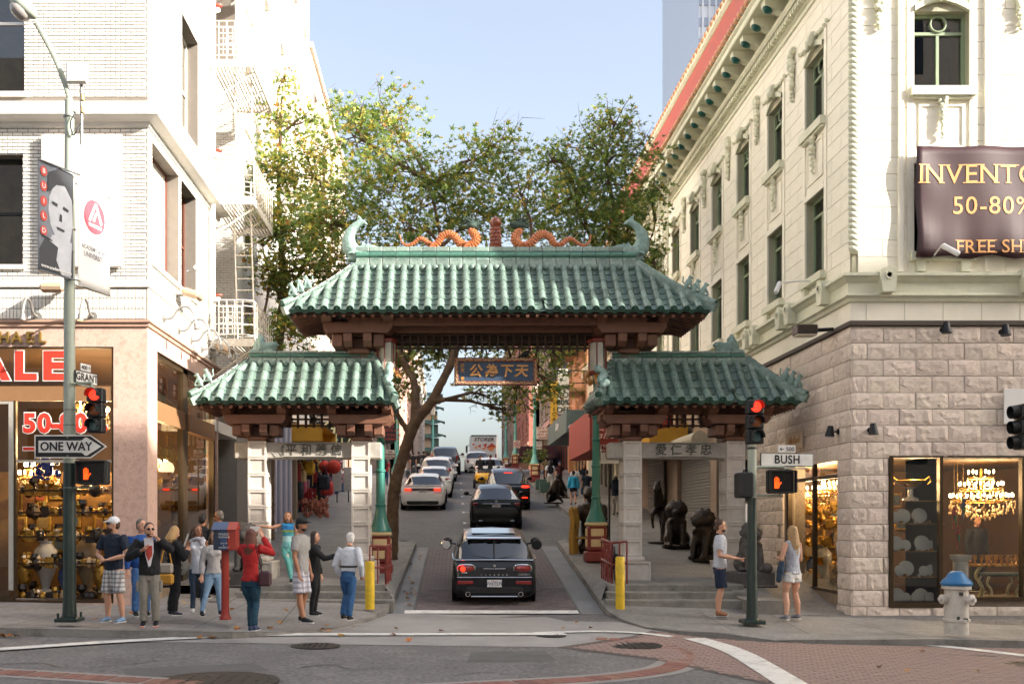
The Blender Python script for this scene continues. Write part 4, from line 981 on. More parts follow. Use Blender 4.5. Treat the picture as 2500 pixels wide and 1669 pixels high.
def bay(W,a,b,arch=True,lower=True,wparent=rb_,detail=True):
 w=b-a;c=(a+b)/2
 mb=MB();W.box(mb,a-.14,a-.002,7.18,12.55,-.02,.022);W.box(mb,b+.002,b+.14,7.18,12.55,-.02,.022)
 W.box(mb,a-.001,b+.001,9.1,9.24,-.02,.03);W.box(mb,a-.001,b+.001,9.24,10.45,-.06,-.012)
 for(p,q,r,s_)in((a+.1,b-.1,9.42,9.46),(a+.1,b-.1,10.26,10.30),(a+.1,a+.14,9.461,10.259),(b-.14,b-.1,9.461,10.259)):W.box(mb,p,q,r,s_,-.012,.015)
 mb.build('bay_lining',cream,wparent)
 mb=MB();W.box(mb,a-.1,b+.1,10.45,10.63,-.1,.14);W.box(mb,a-.06,b+.06,10.40,10.449,-.05,.09);mb.build('window_sill',trim,wparent)
 mb=MB();W.box(mb,a-.1,b+.1,7.12,7.28,-.1,.14);W.box(mb,a+.02,a+.2,6.90,7.119,-.02,.1);W.box(mb,b-.2,b-.02,6.90,7.119,-.02,.1);mb.build('window_sill',trim,wparent)
 mb=MB();n=8;pts=[(a+w*i/n,12.2+.2*math.sin(PI*i/n))for i in range(n+1)]
 for dd in((-.3,.0),):
  for i in range(n):
   (u0,v0),(u1,v1)=pts[i],pts[i+1]
   q=[W.p(u0,v0,0),W.p(u1,v1,0),W.p(u1,12.56,0),W.p(u0,12.56,0)]
   mb.quad(*q)
   W.box(mb,u0,u1,min(v0,v1)-.02,max(v0,v1)+.03,-.3,.02)if False else None
   mb.add([W.p(u0,v0-.02,.06),W.p(u1,v1-.02,.06),W.p(u1,v1+.10,.06),W.p(u0,v0+.10,.06),W.p(u0,v0-.02,-.02),W.p(u1,v1-.02,-.02),W.p(u1,v1+.1,-.02),W.p(u0,v0+.1,-.02)],[(0,1,2,3),(4,5,1,0),(3,2,6,7)])
 mb.build('window_arch',trim,wparent)
 for v0,v1 in((10.63,12.2),(7.3,9.1)):
  fr=MB();d=-.16
  for p,q,r,s_ in((a,a+.07,v0,v1),(b-.07,b,v0,v1),(a+.071,b-.071,v0,v0+.08),(a+.071,b-.071,v1-.07,v1),(a+.071,b-.071,v1-.42,v1-.36)):W.box(fr,p,q,r,s_,d-.06,d)
  W.box(fr,c-.03,c+.03,v0+.081,v1-.421,d-.055,d-.005)
  o=fr.build('window',sash,wparent)
  gl=MB();gl.quad(W.p(a+.02,v0,d-.05),W.p(b-.02,v0,d-.05),W.p(b-.02,v1,d-.05),W.p(a+.02,v1,d-.05));sub(gl,'pane',WGLASS,o)
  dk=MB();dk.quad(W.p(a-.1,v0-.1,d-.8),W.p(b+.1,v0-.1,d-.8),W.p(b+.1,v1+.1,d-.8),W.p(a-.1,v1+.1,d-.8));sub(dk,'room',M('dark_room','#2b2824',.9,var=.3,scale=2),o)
  if v0>9:
   rg=MB();
   R=[W.p(c+.16*math.cos(k*PI/8),v1-.2+.16*math.sin(k*PI/8),d+.01)for k in range(17)];rg.tube(R,.022,6,caps=False);sub(rg,'roundel',sash,o)
 if detail:
  mb=MB();festoon(mb,W,c,10.38,.85);stuff(mb.build('carved_drop',trim,wparent))
  mb=MB();mb.ball(W.p(c,12.5,.08),.15,8,6);mb.tube([W.p(c-.12,12.62,.1),W.p(c+.12,12.62,.1),W.p(c+.1,12.4,.16),W.p(c-.08,12.36,.14)],[.07,.08,.07,.05],7)
  for s_ in(-1,1):
   for k in range(5):mb.ball(W.p(c+s_*(.2+.15*k),12.55+.03*(k-2)**2*.4,.05),.05,6,4)
  stuff(mb.build('carved_bracket',trim,wparent))
for k in range(2):bay(WB,wu0+2.84*k,wu1+2.84*k)
for i,y in enumerate(BAYS):bay(WG,-(y+1.13-YB),-(y-YB),detail=i<6)
for u in(ub(2143),ub(2488)):
 mb=MB();festoon(mb,WB,u,12.9,1.2);mb.build('carved_drop',trim,rb_)
for i,y in enumerate(BAYS[:7]):
 mb=MB();festoon(mb,WG,-(y+1.13+.76-YB),12.9,1.25);mb.build('carved_drop',trim,rb_)
for u in(ub(2197),ub(2408)):
 mb=MB();WB.box(mb,u-.05,u+.05,6.9,13.5,0.002,.06);mb.build('pilaster',cream,rb_)
mb=MB();z=7.35
while z<13.5:mb.ball((XR+.05,YB-.02,z),(.13,.10,.085),8,5,Matrix.Rotation(.6,3,'Y'));z+=.115
mb.build('rope_moulding',trim,rb_)
sweep([(.0,13.4),(.04,13.42),(.04,13.52),(.09,13.55),(.09,13.6)],'architrave',trim)
mb=MB();y=YB+.06
while y<YB+26:mb.box(XR-.2,XR-.08,y,y+.09,13.6,13.74);y+=.17
x=XR
while x<XR+6:mb.box(x,x+.09,YB-.2,YB-.08,13.6,13.74);x+=.17
stuff(mb.build('dentil_course',trim,rb_))
sweep([(.1,13.58),(.1,13.76),(.22,13.76),(.26,13.82),(.26,13.9)],'bed_mould',trim)
sweep([(.1,14.22),(.74,14.22),(.76,14.25),(.76,14.36),(.82,14.42),(.82,14.46),(.3,14.6)],'corona',trim)
gt=M('soffit_green','#16514a',.4,var=.2,scale=8)
mod=MB();mod.prism([(0,0),(0,-.32),(-.12,-.32),(-.28,-.24),(-.42,-.2),(-.56,-.14),(-.58,0)],-.13,.13,'xz')
modm=mod.mesh('modillion',trim);rosm=MB().lathe([(.21,0),(.21,-.02),(.12,-.05),(.001,-.07)],(0,0,0),10).mesh('rosette',gt)
y=YB+.05
while y<YB+26:
 o=obj('modillion',modm,rb_);o.matrix_basis=Matrix.Translation((XR-.1,y,14.215));o2=obj('rosette',rosm,rb_);o2.matrix_basis=Matrix.Translation((XR-.56,y,14.03))@Matrix.Rotation(.5,4,'Y')@Matrix.Diagonal((.62,.62,1.4,1));y+=.86
x=XR+.1
while x<XR+6:
 o=obj('modillion',modm,rb_);o.matrix_basis=Matrix.Translation((x,YB-.1,14.215))@Matrix.Rotation(PI/2,4,'Z');x+=.86
ot=M('orange_tile_end','#c9926a',.5,var=.15,rand=.15);gtl=M('eave_green_tile','#3f7d68',.4,var=.2,rand=.15);rtl=M('red_roof','#b14a32',.6,var=.12,scale=3)
ball=MB().ball((0,0,0),(.11,.09,.11),8,6).mesh('eave_tile',ot);ball2=MB().lathe([(.07,0),(.08,.06),(.05,.12)],(0,0,0),8).mesh('eave_tile',gtl)
y=YB-.7;k=0
while y<YB+26:
 o=obj('eave_tile',ball,rb_);o.matrix_basis=Matrix.Translation((XR-.80,y,14.56));o=obj('eave_tile',ball2,rb_);o.matrix_basis=Matrix.Translation((XR-.76,y+.14,14.50));y+=.29
x=XR-.6
while x<XR+5:
 o=obj('eave_tile',ball,rb_);o.matrix_basis=Matrix.Translation((x,YB-.80,14.56));x+=.29
sweep([(.8,14.48),(.68,14.66),(.60,14.7)],'eave_tile_course',gtl)
sweep([(.60,14.7),(.50,15.0),(.28,16.3),(.24,16.35)],'red_roof',rtl)
mb=MB();y=YB-.3
while y<YB+27:mb.tube([(XR-.6,y,14.74),(XR-.28,y,16.34)],.035,6);y+=.6
sweep([(.30,16.33),(.36,16.4),(.36,16.5),(.0,16.6)],'roof_coping',trim)
y=YB-.3;nb_=MB().ball((0,0,0),(.09,.08,.1),7,5).mesh('coping_tile',ot)
while y<YB+27:o=obj('coping_tile',nb_,rb_);o.matrix_basis=Matrix.Translation((XR-.33,y,16.56));y+=.34
MB().box(XR+.05,XR+UEND,YB+.05,YB+27.4,13.3,16.5).build('roof_block',cream,rb_)
MB().box(XR+6.5,XR+UEND-.01,YB+1,YB+27.4,-.5,13.2).build('rear_block',cream,rb_)
fr=MB();z0,z1=vz(1483),vz(1112)
for a,b,c,d in((ub(2171),ub(2181),z0,z1),(ub(2294),ub(2302),z0,z1),(ub(2181),ub(2294),z0,z0+.1),(ub(2181),ub(2294),z1-.03,z1),(ub(2302),6,vz(1465),vz(1465)+.07),(ub(2302),6,z1-.03,z1),(ub(2495),ub(2503),vz(1465)+.071,z1-.031)):WB.box(fr,a,b,c,d,-.12,.01)
sw=fr.build('display_window',bronze,rb_)
for a,b,v in((ub(2178),ub(2297),z0+.02),(ub(2299),6,vz(1465)+.02)):
 gl=MB();gl.quad(WB.p(a,v,-.05),WB.p(b,v,-.05),WB.p(b,z1,-.05),WB.p(a,z1,-.05));sub(gl,'pane',GLASS,sw)
rm=M('shop_interior','#5a3f22',.7,var=.4,scale=1.5);rmf=M('shop_floor','#3b2c1e',.4,var=.2)
room=MB();X0,X1,Y0,Y1=XR+.56,XR+6.2,YB+.36,YB+6.4
room.quad((X0,Y1,-.4),(X1,Y1,-.4),(X1,Y1,3.3),(X0,Y1,3.3));room.quad((X0,YB+4.3,-.4),(X0,Y1,-.4),(X0,Y1,3.3),(X0,YB+4.3,3.3));room.quad((X1,Y1,-.4),(X1,Y0,-.4),(X1,Y0,3.3),(X1,Y1,3.3));room.quad((X0-.1,Y0,3.2),(X0-.1,Y1,3.2),(X1,Y1,3.2),(X1,Y0,3.2))
room.build('shop_room',rm,rb_);MB().box(X0,X1,Y0-.3,Y1,-.5,.22).build('shop_floor',rmf,rb_)
fr=MB();zc=vz(1100)
for a,b,c,d in((-4.05,-3.97,.32,zc),(-.80,-.72,.1,zc),(-2.4,-2.34,.2,zc),(-3.97,-.8,zc-.5,zc-.42),(-3.97,-.8,.32,.38)):WG.box(fr,a,b,c,d,-.2,-.1)
sw2=fr.build('display_window',bronze,rb_);gl=MB();gl.quad(WG.p(-4,.3,-.15),WG.p(-.75,.3,-.15),WG.p(-.75,zc,-.15),WG.p(-4,zc,-.15));sub(gl,'pane',GLASS,sw2)
tv=MB();WG.box(tv,-4.0,-.76,-.5,.31,-.5,-.07);tv.build('window_base',M('travertine','#8f7c64',.7,var=.3,scale=8,bump=.3),rb_)
pq=MB();WG.box(pq,-(XR*FPX/(1925-CX)-YB),-(XR*FPX/(1965-CX)-YB),3.55,3.95,.045,.07);po=pq.build('name_plaque',M('plaque_stone','#c2ae96',.7,var=.1),rb_)
me=text_mesh('Michael',.24,.004,.003,shear=.35);me.materials.clear();me.materials.append(M('plaque_gold','#9a7440',.4,metal=.4));me.transform(face_mtx(WG.p(ug(1945),3.75,.075),'left'));par(obj('plaque_lettering',me,po))
blk=M('black_metal','#16171a',.45,metal=.3,var=.15)
def spot(p,n,lab):
 p=Vector(p);n=Vector(n);t=thing('wall_lamp',lab,'lamp',p)
 MB().cyl(p,p+n*.16,.02,n=8).cyl(p,p+n*.02,.06,n=10).build('arm',blk,t);MB().tube([p+n*.16+Vector((0,0,.12)),p+n*.18+Vector((0,0,-.1))],[.055,.10],12).build('shade',blk,t)
spot((X_(2122,YB),YB-.03,Z_(1050,YB)),(0,-1,0),'black cone wall lamp on the stone corner above the shop window')
spot((XR-.03,XR*FPX/(2050-CX),3.72),(-1,0,0),'black cone wall lamp on the shaded avenue side of the stone corner')
spot((X_(2297,YB),YB-.06,Z_(806,YB)),(0,-1,0),'small black spotlight at the top of the stone front, left one')
spot((X_(2440,YB),YB-.06,Z_(812,YB)),(0,-1,0),'small black spotlight at the top of the stone front, right one')
fl=thing('flood_light','brown box floodlight sticking out below the cornice on the avenue side','lamp',(7.5,21.1,5.9))
MB().bbox(XR-.85,XR-.42,20.85,21.2,5.78,5.98,.02).build('housing',M('floodlight_brown','#3b2d25',.4),fl);MB().bbox(XR-.84,XR-.43,20.86,21.19,5.755,5.779,.005).build('lens',M('lamp_lens','#cbbfa8',.3),fl);MB().cyl((XR-.42,21,5.88),(XR-.05,21,5.9),.04).build('arm',blk,fl)
wp=M('white_plastic','#e5e3df',.4,var=.04)
def cctv(a,b,c,lab):
 a,b,c=Vector(a),Vector(b),Vector(c);t=thing('security_camera',lab,'camera',a);MB().tube([a,b],.018,6).build('arm',wp,t);d=(c-b).normalized();MB().tube([b,b+d*.02,b+d*.36,b+d*.38],[.03,.055,.055,.045],8,smooth=False).build('body',wp,t)
cctv(at(2268,640,YB),at(2300,598,YB-.5),at(2350,625,YB-.7),'white security camera in front of the maroon banner')
cctv((XR,22.1,7.2),(7.45,22.1,7.15),(7.3,21.9,6.9),'white security camera on a long arm on the avenue side wall')
bn=thing('sale_banner','maroon vinyl banner with orange lettering tied to the upper facade','banner',(X_(2400,YB),YB-.2,8))
bx0,bx1,bz0,bz1=ub(2225),ub(2225)+5.6,vz(633),vz(366);g=MB();NX,NZ=40,14
random.seed(3)
v=[]
def bwave(s_,t_):return.015*math.sin(s_*23+t_*3)+.03*math.sin(t_*9+s_*21)*math.exp(-s_*14)+.012*math.sin(s_*60)*(1-t_)**3
for j in range(NZ+1):
 for i in range(NX+1):
  s_,t_=i/NX,j/NZ;wv=bwave(s_,t_)
  v.append(WB.p(bx0+(bx1-bx0)*s_+.02*math.sin(t_*7)*(1-s_),bz0+(bz1-bz0)*t_-.03*math.sin(s_*40)*(t_<.05)+.012*math.sin(s_*31),.19+wv))
g.add(v,[(j*(NX+1)+i,j*(NX+1)+i+1,(j+1)*(NX+1)+i+1,(j+1)*(NX+1)+i)for j in range(NZ)for i in range(NX)],True)
o=g.build('vinyl_sheet',M('maroon_vinyl','#3c2024',.5,var=.06,scale=2),bn);mdf=o.modifiers.new('t','SOLIDIFY');mdf.thickness=.004
om=M('banner_orange','#e7a866',.5,var=.04)
def serif_text(body,size,px,py):
 p=at(px+12,py,YB-.36);x=p.x;mb=MB()
 for ch in body:
  if ch==' ':x+=size*.25;continue
  me=text_mesh(ch,size,.001,size*.004,align='LEFT',sx=1.0);me.materials.clear();me.materials.append(om);xs=[v.co.x for v in me.vertices];w_=max(xs)-min(xs);me.transform(Matrix.Translation((-min(xs),0,0)));me.transform(face_mtx((x,p.y,p.z)))
  zz=sorted(v.co.z for v in me.vertices)
  for z_,sg,skip in((zz[0],1,'VSOCU0583G%-'),(zz[-1],-1,'SOCU0583G%-AL')):
   if ch in skip:continue
   xs=sorted(v.co.x for v in me.vertices if abs(v.co.z-z_)<.003);grp=[[xs[0],xs[0]]]
   for q in xs[1:]:
    if q-grp[-1][1]<size*.16:grp[-1][1]=q
    else:grp.append([q,q])
   for c0,c1 in grp:
    if c1-c0<size*.2:c=(c0+c1)/2;mb.box(c-size*.11,c+size*.11,p.y-.001,p.y+.001,min(z_,z_+sg*size*.04),max(z_,z_+sg*size*.04))
  for q in me.vertices:q.co.y=YB-.196-bwave((q.co.x-XR-bx0)/(bx1-bx0),(q.co.z-bz0)/(bz1-bz0))+(q.co.y-p.y)
  obj('lettering',me,bn);x+=w_+size*.11
 for i,q in enumerate(mb.v):mb.v[i]=(q[0],YB-.197-bwave((q[0]-XR-bx0)/(bx1-bx0),(q[2]-bz0)/(bz1-bz0))+(q[1]-p.y),q[2])
 if mb.v:mb.build('serifs',om,bn)
serif_text('INVENTORY SALE',.55,2243,420);serif_text('50-80% OFF',.5,2326,497);serif_text('FREE SHIPPING',.37,2336,597)
MB().bbox(ub(2445)+XR,ub(2530)+XR,YB-.1,YB-.07,vz(1035),vz(950),.005).build('wall_sign',wp)
tag(bpy.data.objects['wall_sign'],'plain white sign panel at the right end of the stone front','sign')
ft=thing('wall_ladder','thin pale iron ladder fixed on the avenue side of the cream building','ladder',(7.7,35.5,8))
for dx in(0,.5):MB().tube([(XR-.35,35.2+dx*1.6,7),(XR-.35,35.2+dx*1.6,14.1)],.03,5).build('rail',trim,ft)
for k in range(22):MB().tube([(XR-.35,35.2,7.2+.31*k),(XR-.35,36,7.2+.31*k)],.018,5).build('rung',trim,ft)
for(yy)in(35.2,36.):MB().tube([(XR-.75,yy-.5,14),(XR-.75,yy-.5,9.5)],.03,5).build('rail',trim,ft)
sh=M('opposite_building','#d2cabd',.8,var=.1)
for i,(a,b,h)in enumerate(((9,34,21.0),(34.2,44,22.9),(44.2,75,24.9))):
 t=thing('opposite_building',['tan building on the opposite corner behind the viewer','taller tan building beside the opposite corner building','tallest tan building farther down the opposite side'][i],'building',((a+b)/2,-5,0))
 mb=MB().box(a,b,-16,4,-2,h);mb.build('wall',sh,t)
 MB().bbox(a-.0,b+.0,3.4,4.2,h,h+.3,.05).build('cornice',sh,t)
 pn=M('opposite_pane','#2c333a',.15)
 for r in range(5):
  x=a+1.2
  while x<b-1.6:MB().box(x,x+1.3,4.0,4.03,4+3.6*r,6.1+3.6*r).build('window',pn,t);x+=3.1
# ================================================================ WHITE BRICK CORNER BUILDING ON THE LEFT
YL0=19.85;XL=X_(360,YL0)
wb=M('white_glazed_brick','#e6e1d8',.3,var=.05,scale=8,rand=.05,dirt='#b9b0a4',dscale=6,damt=.4)
wj=M('brick_mortar','#7d756c',.9,var=.1)
wpaint=M('white_paint','#e8e4dc',.5,var=.04,scale=3,dirt='#b8aea0',dscale=2,damt=.3)
gran=M('pink_granite','#cfae9e',.35,var=.14,scale=22,dirt='#94705f',dscale=9,damt=.55,rand=.0)
bband=M('bronze_band','#9a7350',.4,metal=.25,var=.06)
lb=thing('brick_corner_building','white glazed brick corner building with pink granite shop floor','building',(XL,YL0,0))
LW=Wall((XL,YL0,0),(1,0,0),(0,-1,0));LG=Wall((XL,YL0,0),(0,1,0),(1,0,0))
ul=lambda px:X_(px,YL0)-XL;vl=lambda py:Z_(py,YL0);UL=-9.
gl_=lambda px:(XL*FPX/(px-CX))-YL0
ZG=vl(785)
shop_ops=[(UL,ul(277),vl(1472),vl(846),.12)]
mb=MB();LW.sheet(mb,UL,0,-.3,ZG-.1,shop_ops,.3);LG.sheet(mb,0,6.2,-.3,ZG-.1,[(gl_(384),6.1,.25,5.36,.3)],.3);mb.build('granite_wall',gran,lb)
def lsweep(prof,name,mat,g_end=6.2):
 mb=MB()
 for(d0,z0),(d1,z1)in zip(prof,prof[1:]):
  mb.quad((XL+UL,YL0-d0,z0),(XL+d0,YL0-d0,z0),(XL+d1,YL0-d1,z1),(XL+UL,YL0-d1,z1));mb.quad((XL+d0,YL0-d0,z0),(XL+d0,YL0+g_end,z0),(XL+d1,YL0+g_end,z1),(XL+d1,YL0-d1,z1))
 return mb.build(name,mat,lb)
lsweep([(0,ZG-.11),(.04,ZG-.1),(.04,ZG-.04),(.08,ZG-.02),(.08,ZG+.02),(0,ZG+.04)],'granite_moulding',M('mould_tan','#b3927f',.5,var=.1))
z2,z3=vl(690),vl(268);TOP=24.
ops_l=[(UL+3.2-4,ul(55),vl(647),vl(378)),(UL,ul(59),vl(226),vl(-60)),(UL,ul(59),15.0,17.6)]
ops_g=[(gl_(370),gl_(436),7.1,9.55),(gl_(441),gl_(478),7.1,9.55),(gl_(443),gl_(483),10.7,13.3),(gl_(372),gl_(405),14.6,17.2),(gl_(443),gl_(483),14.6,17.2)]
mb=MB();LW.sheet(mb,UL,0,ZG,TOP,ops_l,.3);upl=mb.build('brick_wall',wj,lb)
mb=MB();LG.sheet(mb,0,5.9,ZG,TOP,ops_g,.3);upg=mb.build('brick_wall',wj,lb)
bu=[chamfer_unit('brick',wb,.10)]
key=lambda r:abs(r[2]-9.5)*.25-r[0]*.6
def grow2(ops,m):return[(a-m,b+m,c-m,d+m)for a,b,c,d in ops]
br=LW.rects(-3.1,-.01,z2+.06,z3-.25,.205,.0715,ops_l,.016)+LW.rects(-3.1,-.01,z3+.25,13.1,.205,.0715,ops_l,.016)
place_blocks(LW,br,bu,'brick',upl,.016,300,key=key,rnd=.12)
bv=LW.rects(-3.1,-.01,ZG+.05,z2-.13,.0715,.205,(),.014,stack=True);place_blocks(LW,bv,bu,'soldier_brick',upl,.016,0,rnd=.12)
bg_=LG.rects(.01,5.88,ZG+.05,z3-.25,.205,.0715,ops_g,.009)+LG.rects(.01,5.88,z3+.25,15.6,.205,.0715,ops_g,.009)
place_blocks(LG,bg_,bu,'brick',upg,.016,0,rnd=.12)
c0=vl(268)
lsweep([(.0,c0-.36),(.05,c0-.35),(.05,c0-.27),(.28,c0-.22),(.30,c0-.2),(.30,c0),(.26,c0+.06),(.1,c0+.1),(0,c0+.16)],'cornice',wpaint)
lsweep([(0,z2-.1),(.05,z2-.09),(.05,z2),(.02,z2+.05),(0,z2+.06)],'string_course',wpaint)
mb=MB();x=UL
brn=M('red_brown_sash','#6d4031',.5,var=.1);cur=M('red_curtain','#8b3f3c',.8,var=.25,scale=12)
def lwin(W,a,b,c,d,rev=.26,board=None,mat=brn,mull=True):
 fr=MB();t=.06
 for p,q,r,s_ in((a,a+t,c,d),(b-t,b,c,d),(a+t,b-t,c,c+t),(a+t,b-t,d-t,d)):W.box(fr,p,q,r,s_,-rev-.06,-rev)
 if mull:W.box(fr,a+t,b-t,(c+d)/2-.03,(c+d)/2+.03,-rev-.055,-rev-.005)
 o=fr.build('window',mat,lb);g=MB();g.quad(W.p(a,c,-rev-.03),W.p(b,c,-rev-.03),W.p(b,d,-rev-.03),W.p(a,d,-rev-.03));sub(g,'pane' if not board else 'board',board or WGLASS,o)
 k=MB();k.quad(W.p(a-.3,c-.3,-1.1),W.p(b+.3,c-.3,-1.1),W.p(b+.3,d+.3,-1.1),W.p(a-.3,d+.3,-1.1));sub(k,'room',M('painted_reflection','#8a7352',.9,var=.7,scale=2.5),o)  # mottled brown backing stands in for street reflections on the panes
 s_=MB();W.box(s_,a-.06,b+.06,c-.09,c-.002,-.2,.07);s_.build('window_sill',wpaint,lb);return o
lwin(LW,ul(-140),ul(55),vl(647),vl(378),mat=M('dark_sash','#2a2a26',.5));o=lwin(LW,ul(-140),ul(59),vl(226),13.4,mat=wpaint)
cu=MB();
for k in range(10):a,b=ul(36)+k*.018,ul(36)+(k+1)*.018;cu.quad(LW.p(a,vl(226),-.35-.02*(k%2)),LW.p(b,vl(226),-.35-.02*((k+1)%2)),LW.p(b,13.3,-.35-.02*((k+1)%2)),LW.p(a,13.3,-.35-.02*(k%2)))
sub(cu,'curtain',cur,o)
lwin(LG,*ops_g[0],board=M('white_board','#e3ddd3',.6,var=.03),mull=False);lwin(LG,*ops_g[1]);lwin(LG,*ops_g[2],mat=wpaint);lwin(LG,*ops_g[3],mat=wpaint);lwin(LG,*ops_g[4],mat=wpaint)
MB().bbox(XL+ul(107),XL+ul(302),YL0-.14,YL0-.06,vl(655),vl(334),.01).build('sign_board',M('blank_board','#d8cfc8',.6,var=.02),lb)
mb=MB();rc_=Wall((XL-1.4,YL0+5.9,0),(0,1,0),(1,0,0));rc_.sheet(mb,0,2.6,4.5,TOP,[(.5,1.5,6.6,8.8,.2),(.5,1.5,10.2,12.3,.2),(.5,1.5,13.6,15.6,.2)],.2)
ra=Wall((XL-1.4,YL0+8.5,0),(1,0,0),(0,-1,0));ra.sheet(mb,0,1.4,4.5,TOP,[],.2);mb.build('court_wall',wj,lb)
place_blocks(ra,ra.rects(.01,1.39,5,15,.205,.0715,(),.009),bu,'brick',upg,.016,0,rnd=.1)
MB().box(XL-1.4,XL,YL0+5.9,YL0+8.5,4.2,4.5).build('court_floor',wpaint,lb)
for zz in(6.6,10.2,13.6):
 f=MB();rc_.box(f,.5,1.5,zz,zz+2.1,-.19,-.15);f.build('court_window',M('dark_sash','#2a2a26',.5),lb)
WU=Wall((XL,YL0+8.5,0),(0,1,0),(1,0,0));GE=XL*FPX/(755-CX)-YL0-8.5
wop=[(a,a+1.2,z,z+2.1,.35)for a in(1.2,4.4,7.6,10.8,13.6)for z in(6.4,10.0,13.6,17.2,20.8)if a+1.2<GE]
ut=thing('tall_white_building','tall white painted brick block on the left rising behind the fire escape','building',(XL,YL0+12,0))
mb=MB();WU.sheet(mb,0,GE,4.6,30,wop,.35);MBk=mb.build('wall',wpaint,ut)
MB().box(XL-8,XL,YL0+8.5+GE-.01,YL0+8.5+GE,4.6,30).build('end_wall',wpaint,ut);MB().box(XL-8,XL+.0,YL0+8.45,YL0+8.5,TOP,30).build('end_wall',wpaint,ut);MB().box(XL-8,XL-.4,YL0+8.6,YL0+8.5+GE-.1,29.6,29.9).build('roof',wpaint,ut)
for o_ in wop:
 f=MB();a,b,c,d,r=o_
 for p,q,rr,s_ in((a,a+.07,c,d),(b-.07,b,c,d),(a+.07,b-.07,c,c+.07),(a+.07,b-.07,d-.07,d),(a+.07,b-.07,(c+d)/2-.03,(c+d)/2+.03)):WU.box(f,p,q,rr,s_,-.34,-.28)
 wo=f.build('window',wpaint,ut);g=MB();g.quad(WU.p(a,c,-.32),WU.p(b,c,-.32),WU.p(b,d,-.32),WU.p(a,d,-.32));sub(g,'pane',M('dull_pane','#6d6f70',.15,var=.1),wo)
 s_=MB();WU.box(s_,a-.08,b+.08,c-.12,c-.002,-.1,.09);sub(s_,'sill',wpaint,wo)
MB().box(XL-9,XL-.05,YL0+.05,YL0+5.85,TOP-.3,TOP-.05).build('roof',wpaint,lb)
MB().box(XL-9,XL-8.9,YL0+.01,YL0+22,-.3,TOP).build('rear_wall',wpaint,lb)
pk=M('pale_pink_render','#cfc0b2',.7,var=.06,scale=.5)
pb=thing('pale_pink_building','pale pink block farther up the left side with tall plain wall','building',(XL,52,0));Y0=YL0+8.5+GE+.1;P=Wall((XL,Y0,0),(0,1,0),(1,0,0))
pops=[(a,a+1.3,z,z+1.9,.25)for a in(1.5,4.6,7.7,10.8,13.2)for z in(9.5,13,16.5,19.6)]
mb=MB();P.sheet(mb,0,16,7.2,22.7,pops,.25);mb.box(XL-7,XL-.3,Y0,Y0+16,22.2,22.6);mb.box(XL-6,XL+.14,Y0-.02,Y0+16.1,22.7,22.95);mb.build('wall',pk,pb)
for a,b,c,d,r in pops:
 f=MB();P.box(f,a,b,c,d,-.24,-.2);f.build('window',M('dull_pane','#6d6f70',.15),pb)
fr=MB();wf=M('pale_frame','#b9b4aa',.4,metal=.3)
for a,b,c,d in((UL,ul(277),vl(978),vl(942)),):LW.box(fr,a,b,c,d,-.1,-.02)
f1=fr.build('shop_front',bband,lb)
fr=MB()
for a,b,c,d in((ul(272),ul(277),vl(1472),vl(846)),(ul(33),ul(38),vl(1460),vl(978)),(UL,ul(272),vl(849),vl(846)),(UL,ul(33),vl(1455),vl(1468))):LW.box(fr,a,b,c,d,-.1,-.01)
sub(fr,'bronze_frame',bronze,f1)
fr=MB()
for a,b,c,d in((ul(20),ul(32),vl(1440),vl(979)),(ul(39),ul(271),vl(1128),vl(1122)),(UL,ul(19),vl(985),vl(979))):LW.box(fr,a,b,c,d,-.09,-.015)
sub(fr,'pale_frame',wf,f1)
for v0,v1,a,b in((vl(942),vl(846),UL,ul(275)),(vl(1125),vl(978),ul(35),ul(275)),(vl(1460),vl(978),UL,ul(22))):
 g=MB();g.quad(LW.p(a,v0,-.06),LW.p(b,v0,-.06),LW.p(b,v1,-.06),LW.p(a,v1,-.06));sub(g,'pane',GLASS,f1)
rl=M('sale_red','#d83c2c',.45,var=.03);wl_=M('sale_white','#efece6',.45,var=.02)
def glass_text(body,size,px,py,sx=1.,bold=.03,d=-.045):
 for mt,bd,dd,nm in((wl_,bold+.018,d,'letter_outline'),(rl,bold,d+.006,'letter')):
  for i,(ch,x)in enumerate(zip(body,px)):
   if ch==' ':continue
   me=text_mesh(ch,size,.002,bd,sx=sx);me.name=nm;me.materials.clear();me.materials.append(mt);me.transform(face_mtx(LW.p(ul(x),vl(py),dd)));par(obj(nm,me,f1))
glass_text('SALE',.76,(-95,-20,58,128),895,1.15,.035);glass_text('50-80%',.52,(70,106,134,160,195,238),1034,1.0,.022);glass_text('_',.5,(72,),1070,1,.015)
gm=M('brass_letter','#a98a4a',.3,metal=.7,var=.2);
for ch,x in zip('MICHAEL',(-128,-100,-72,-40,12,44,76)if False else(-108,-80,-56,-26,14,43,75)):pass
for ch,x in zip('CHAEL',(-20,12,43,75,105)):
 me=text_mesh(ch,.31,.03,.006);me.materials.clear();me.materials.append(gm);me.transform(face_mtx(LW.p(ul(x),vl(826),.04)));obj('brass_letter',me,lb)
fr=MB();u0=gl_(384)
for a,b,c,d in((u0,u0+.06,.3,5.35),(2.95,3.35,.3,5.35),(5.95,6.1,.3,5.35),(u0,6.1,5.25,5.35)):LG.box(fr,a,b,c,d,-.2,-.06)
f2=fr.build('shop_front',bronze,lb);fr=MB();LG.box(fr,u0+.06,2.95,3.95,4.35,-.15,-.02);LG.box(fr,3.35,5.95,3.95,4.35,-.15,-.02);sub(fr,'bronze_band',bband,f2)
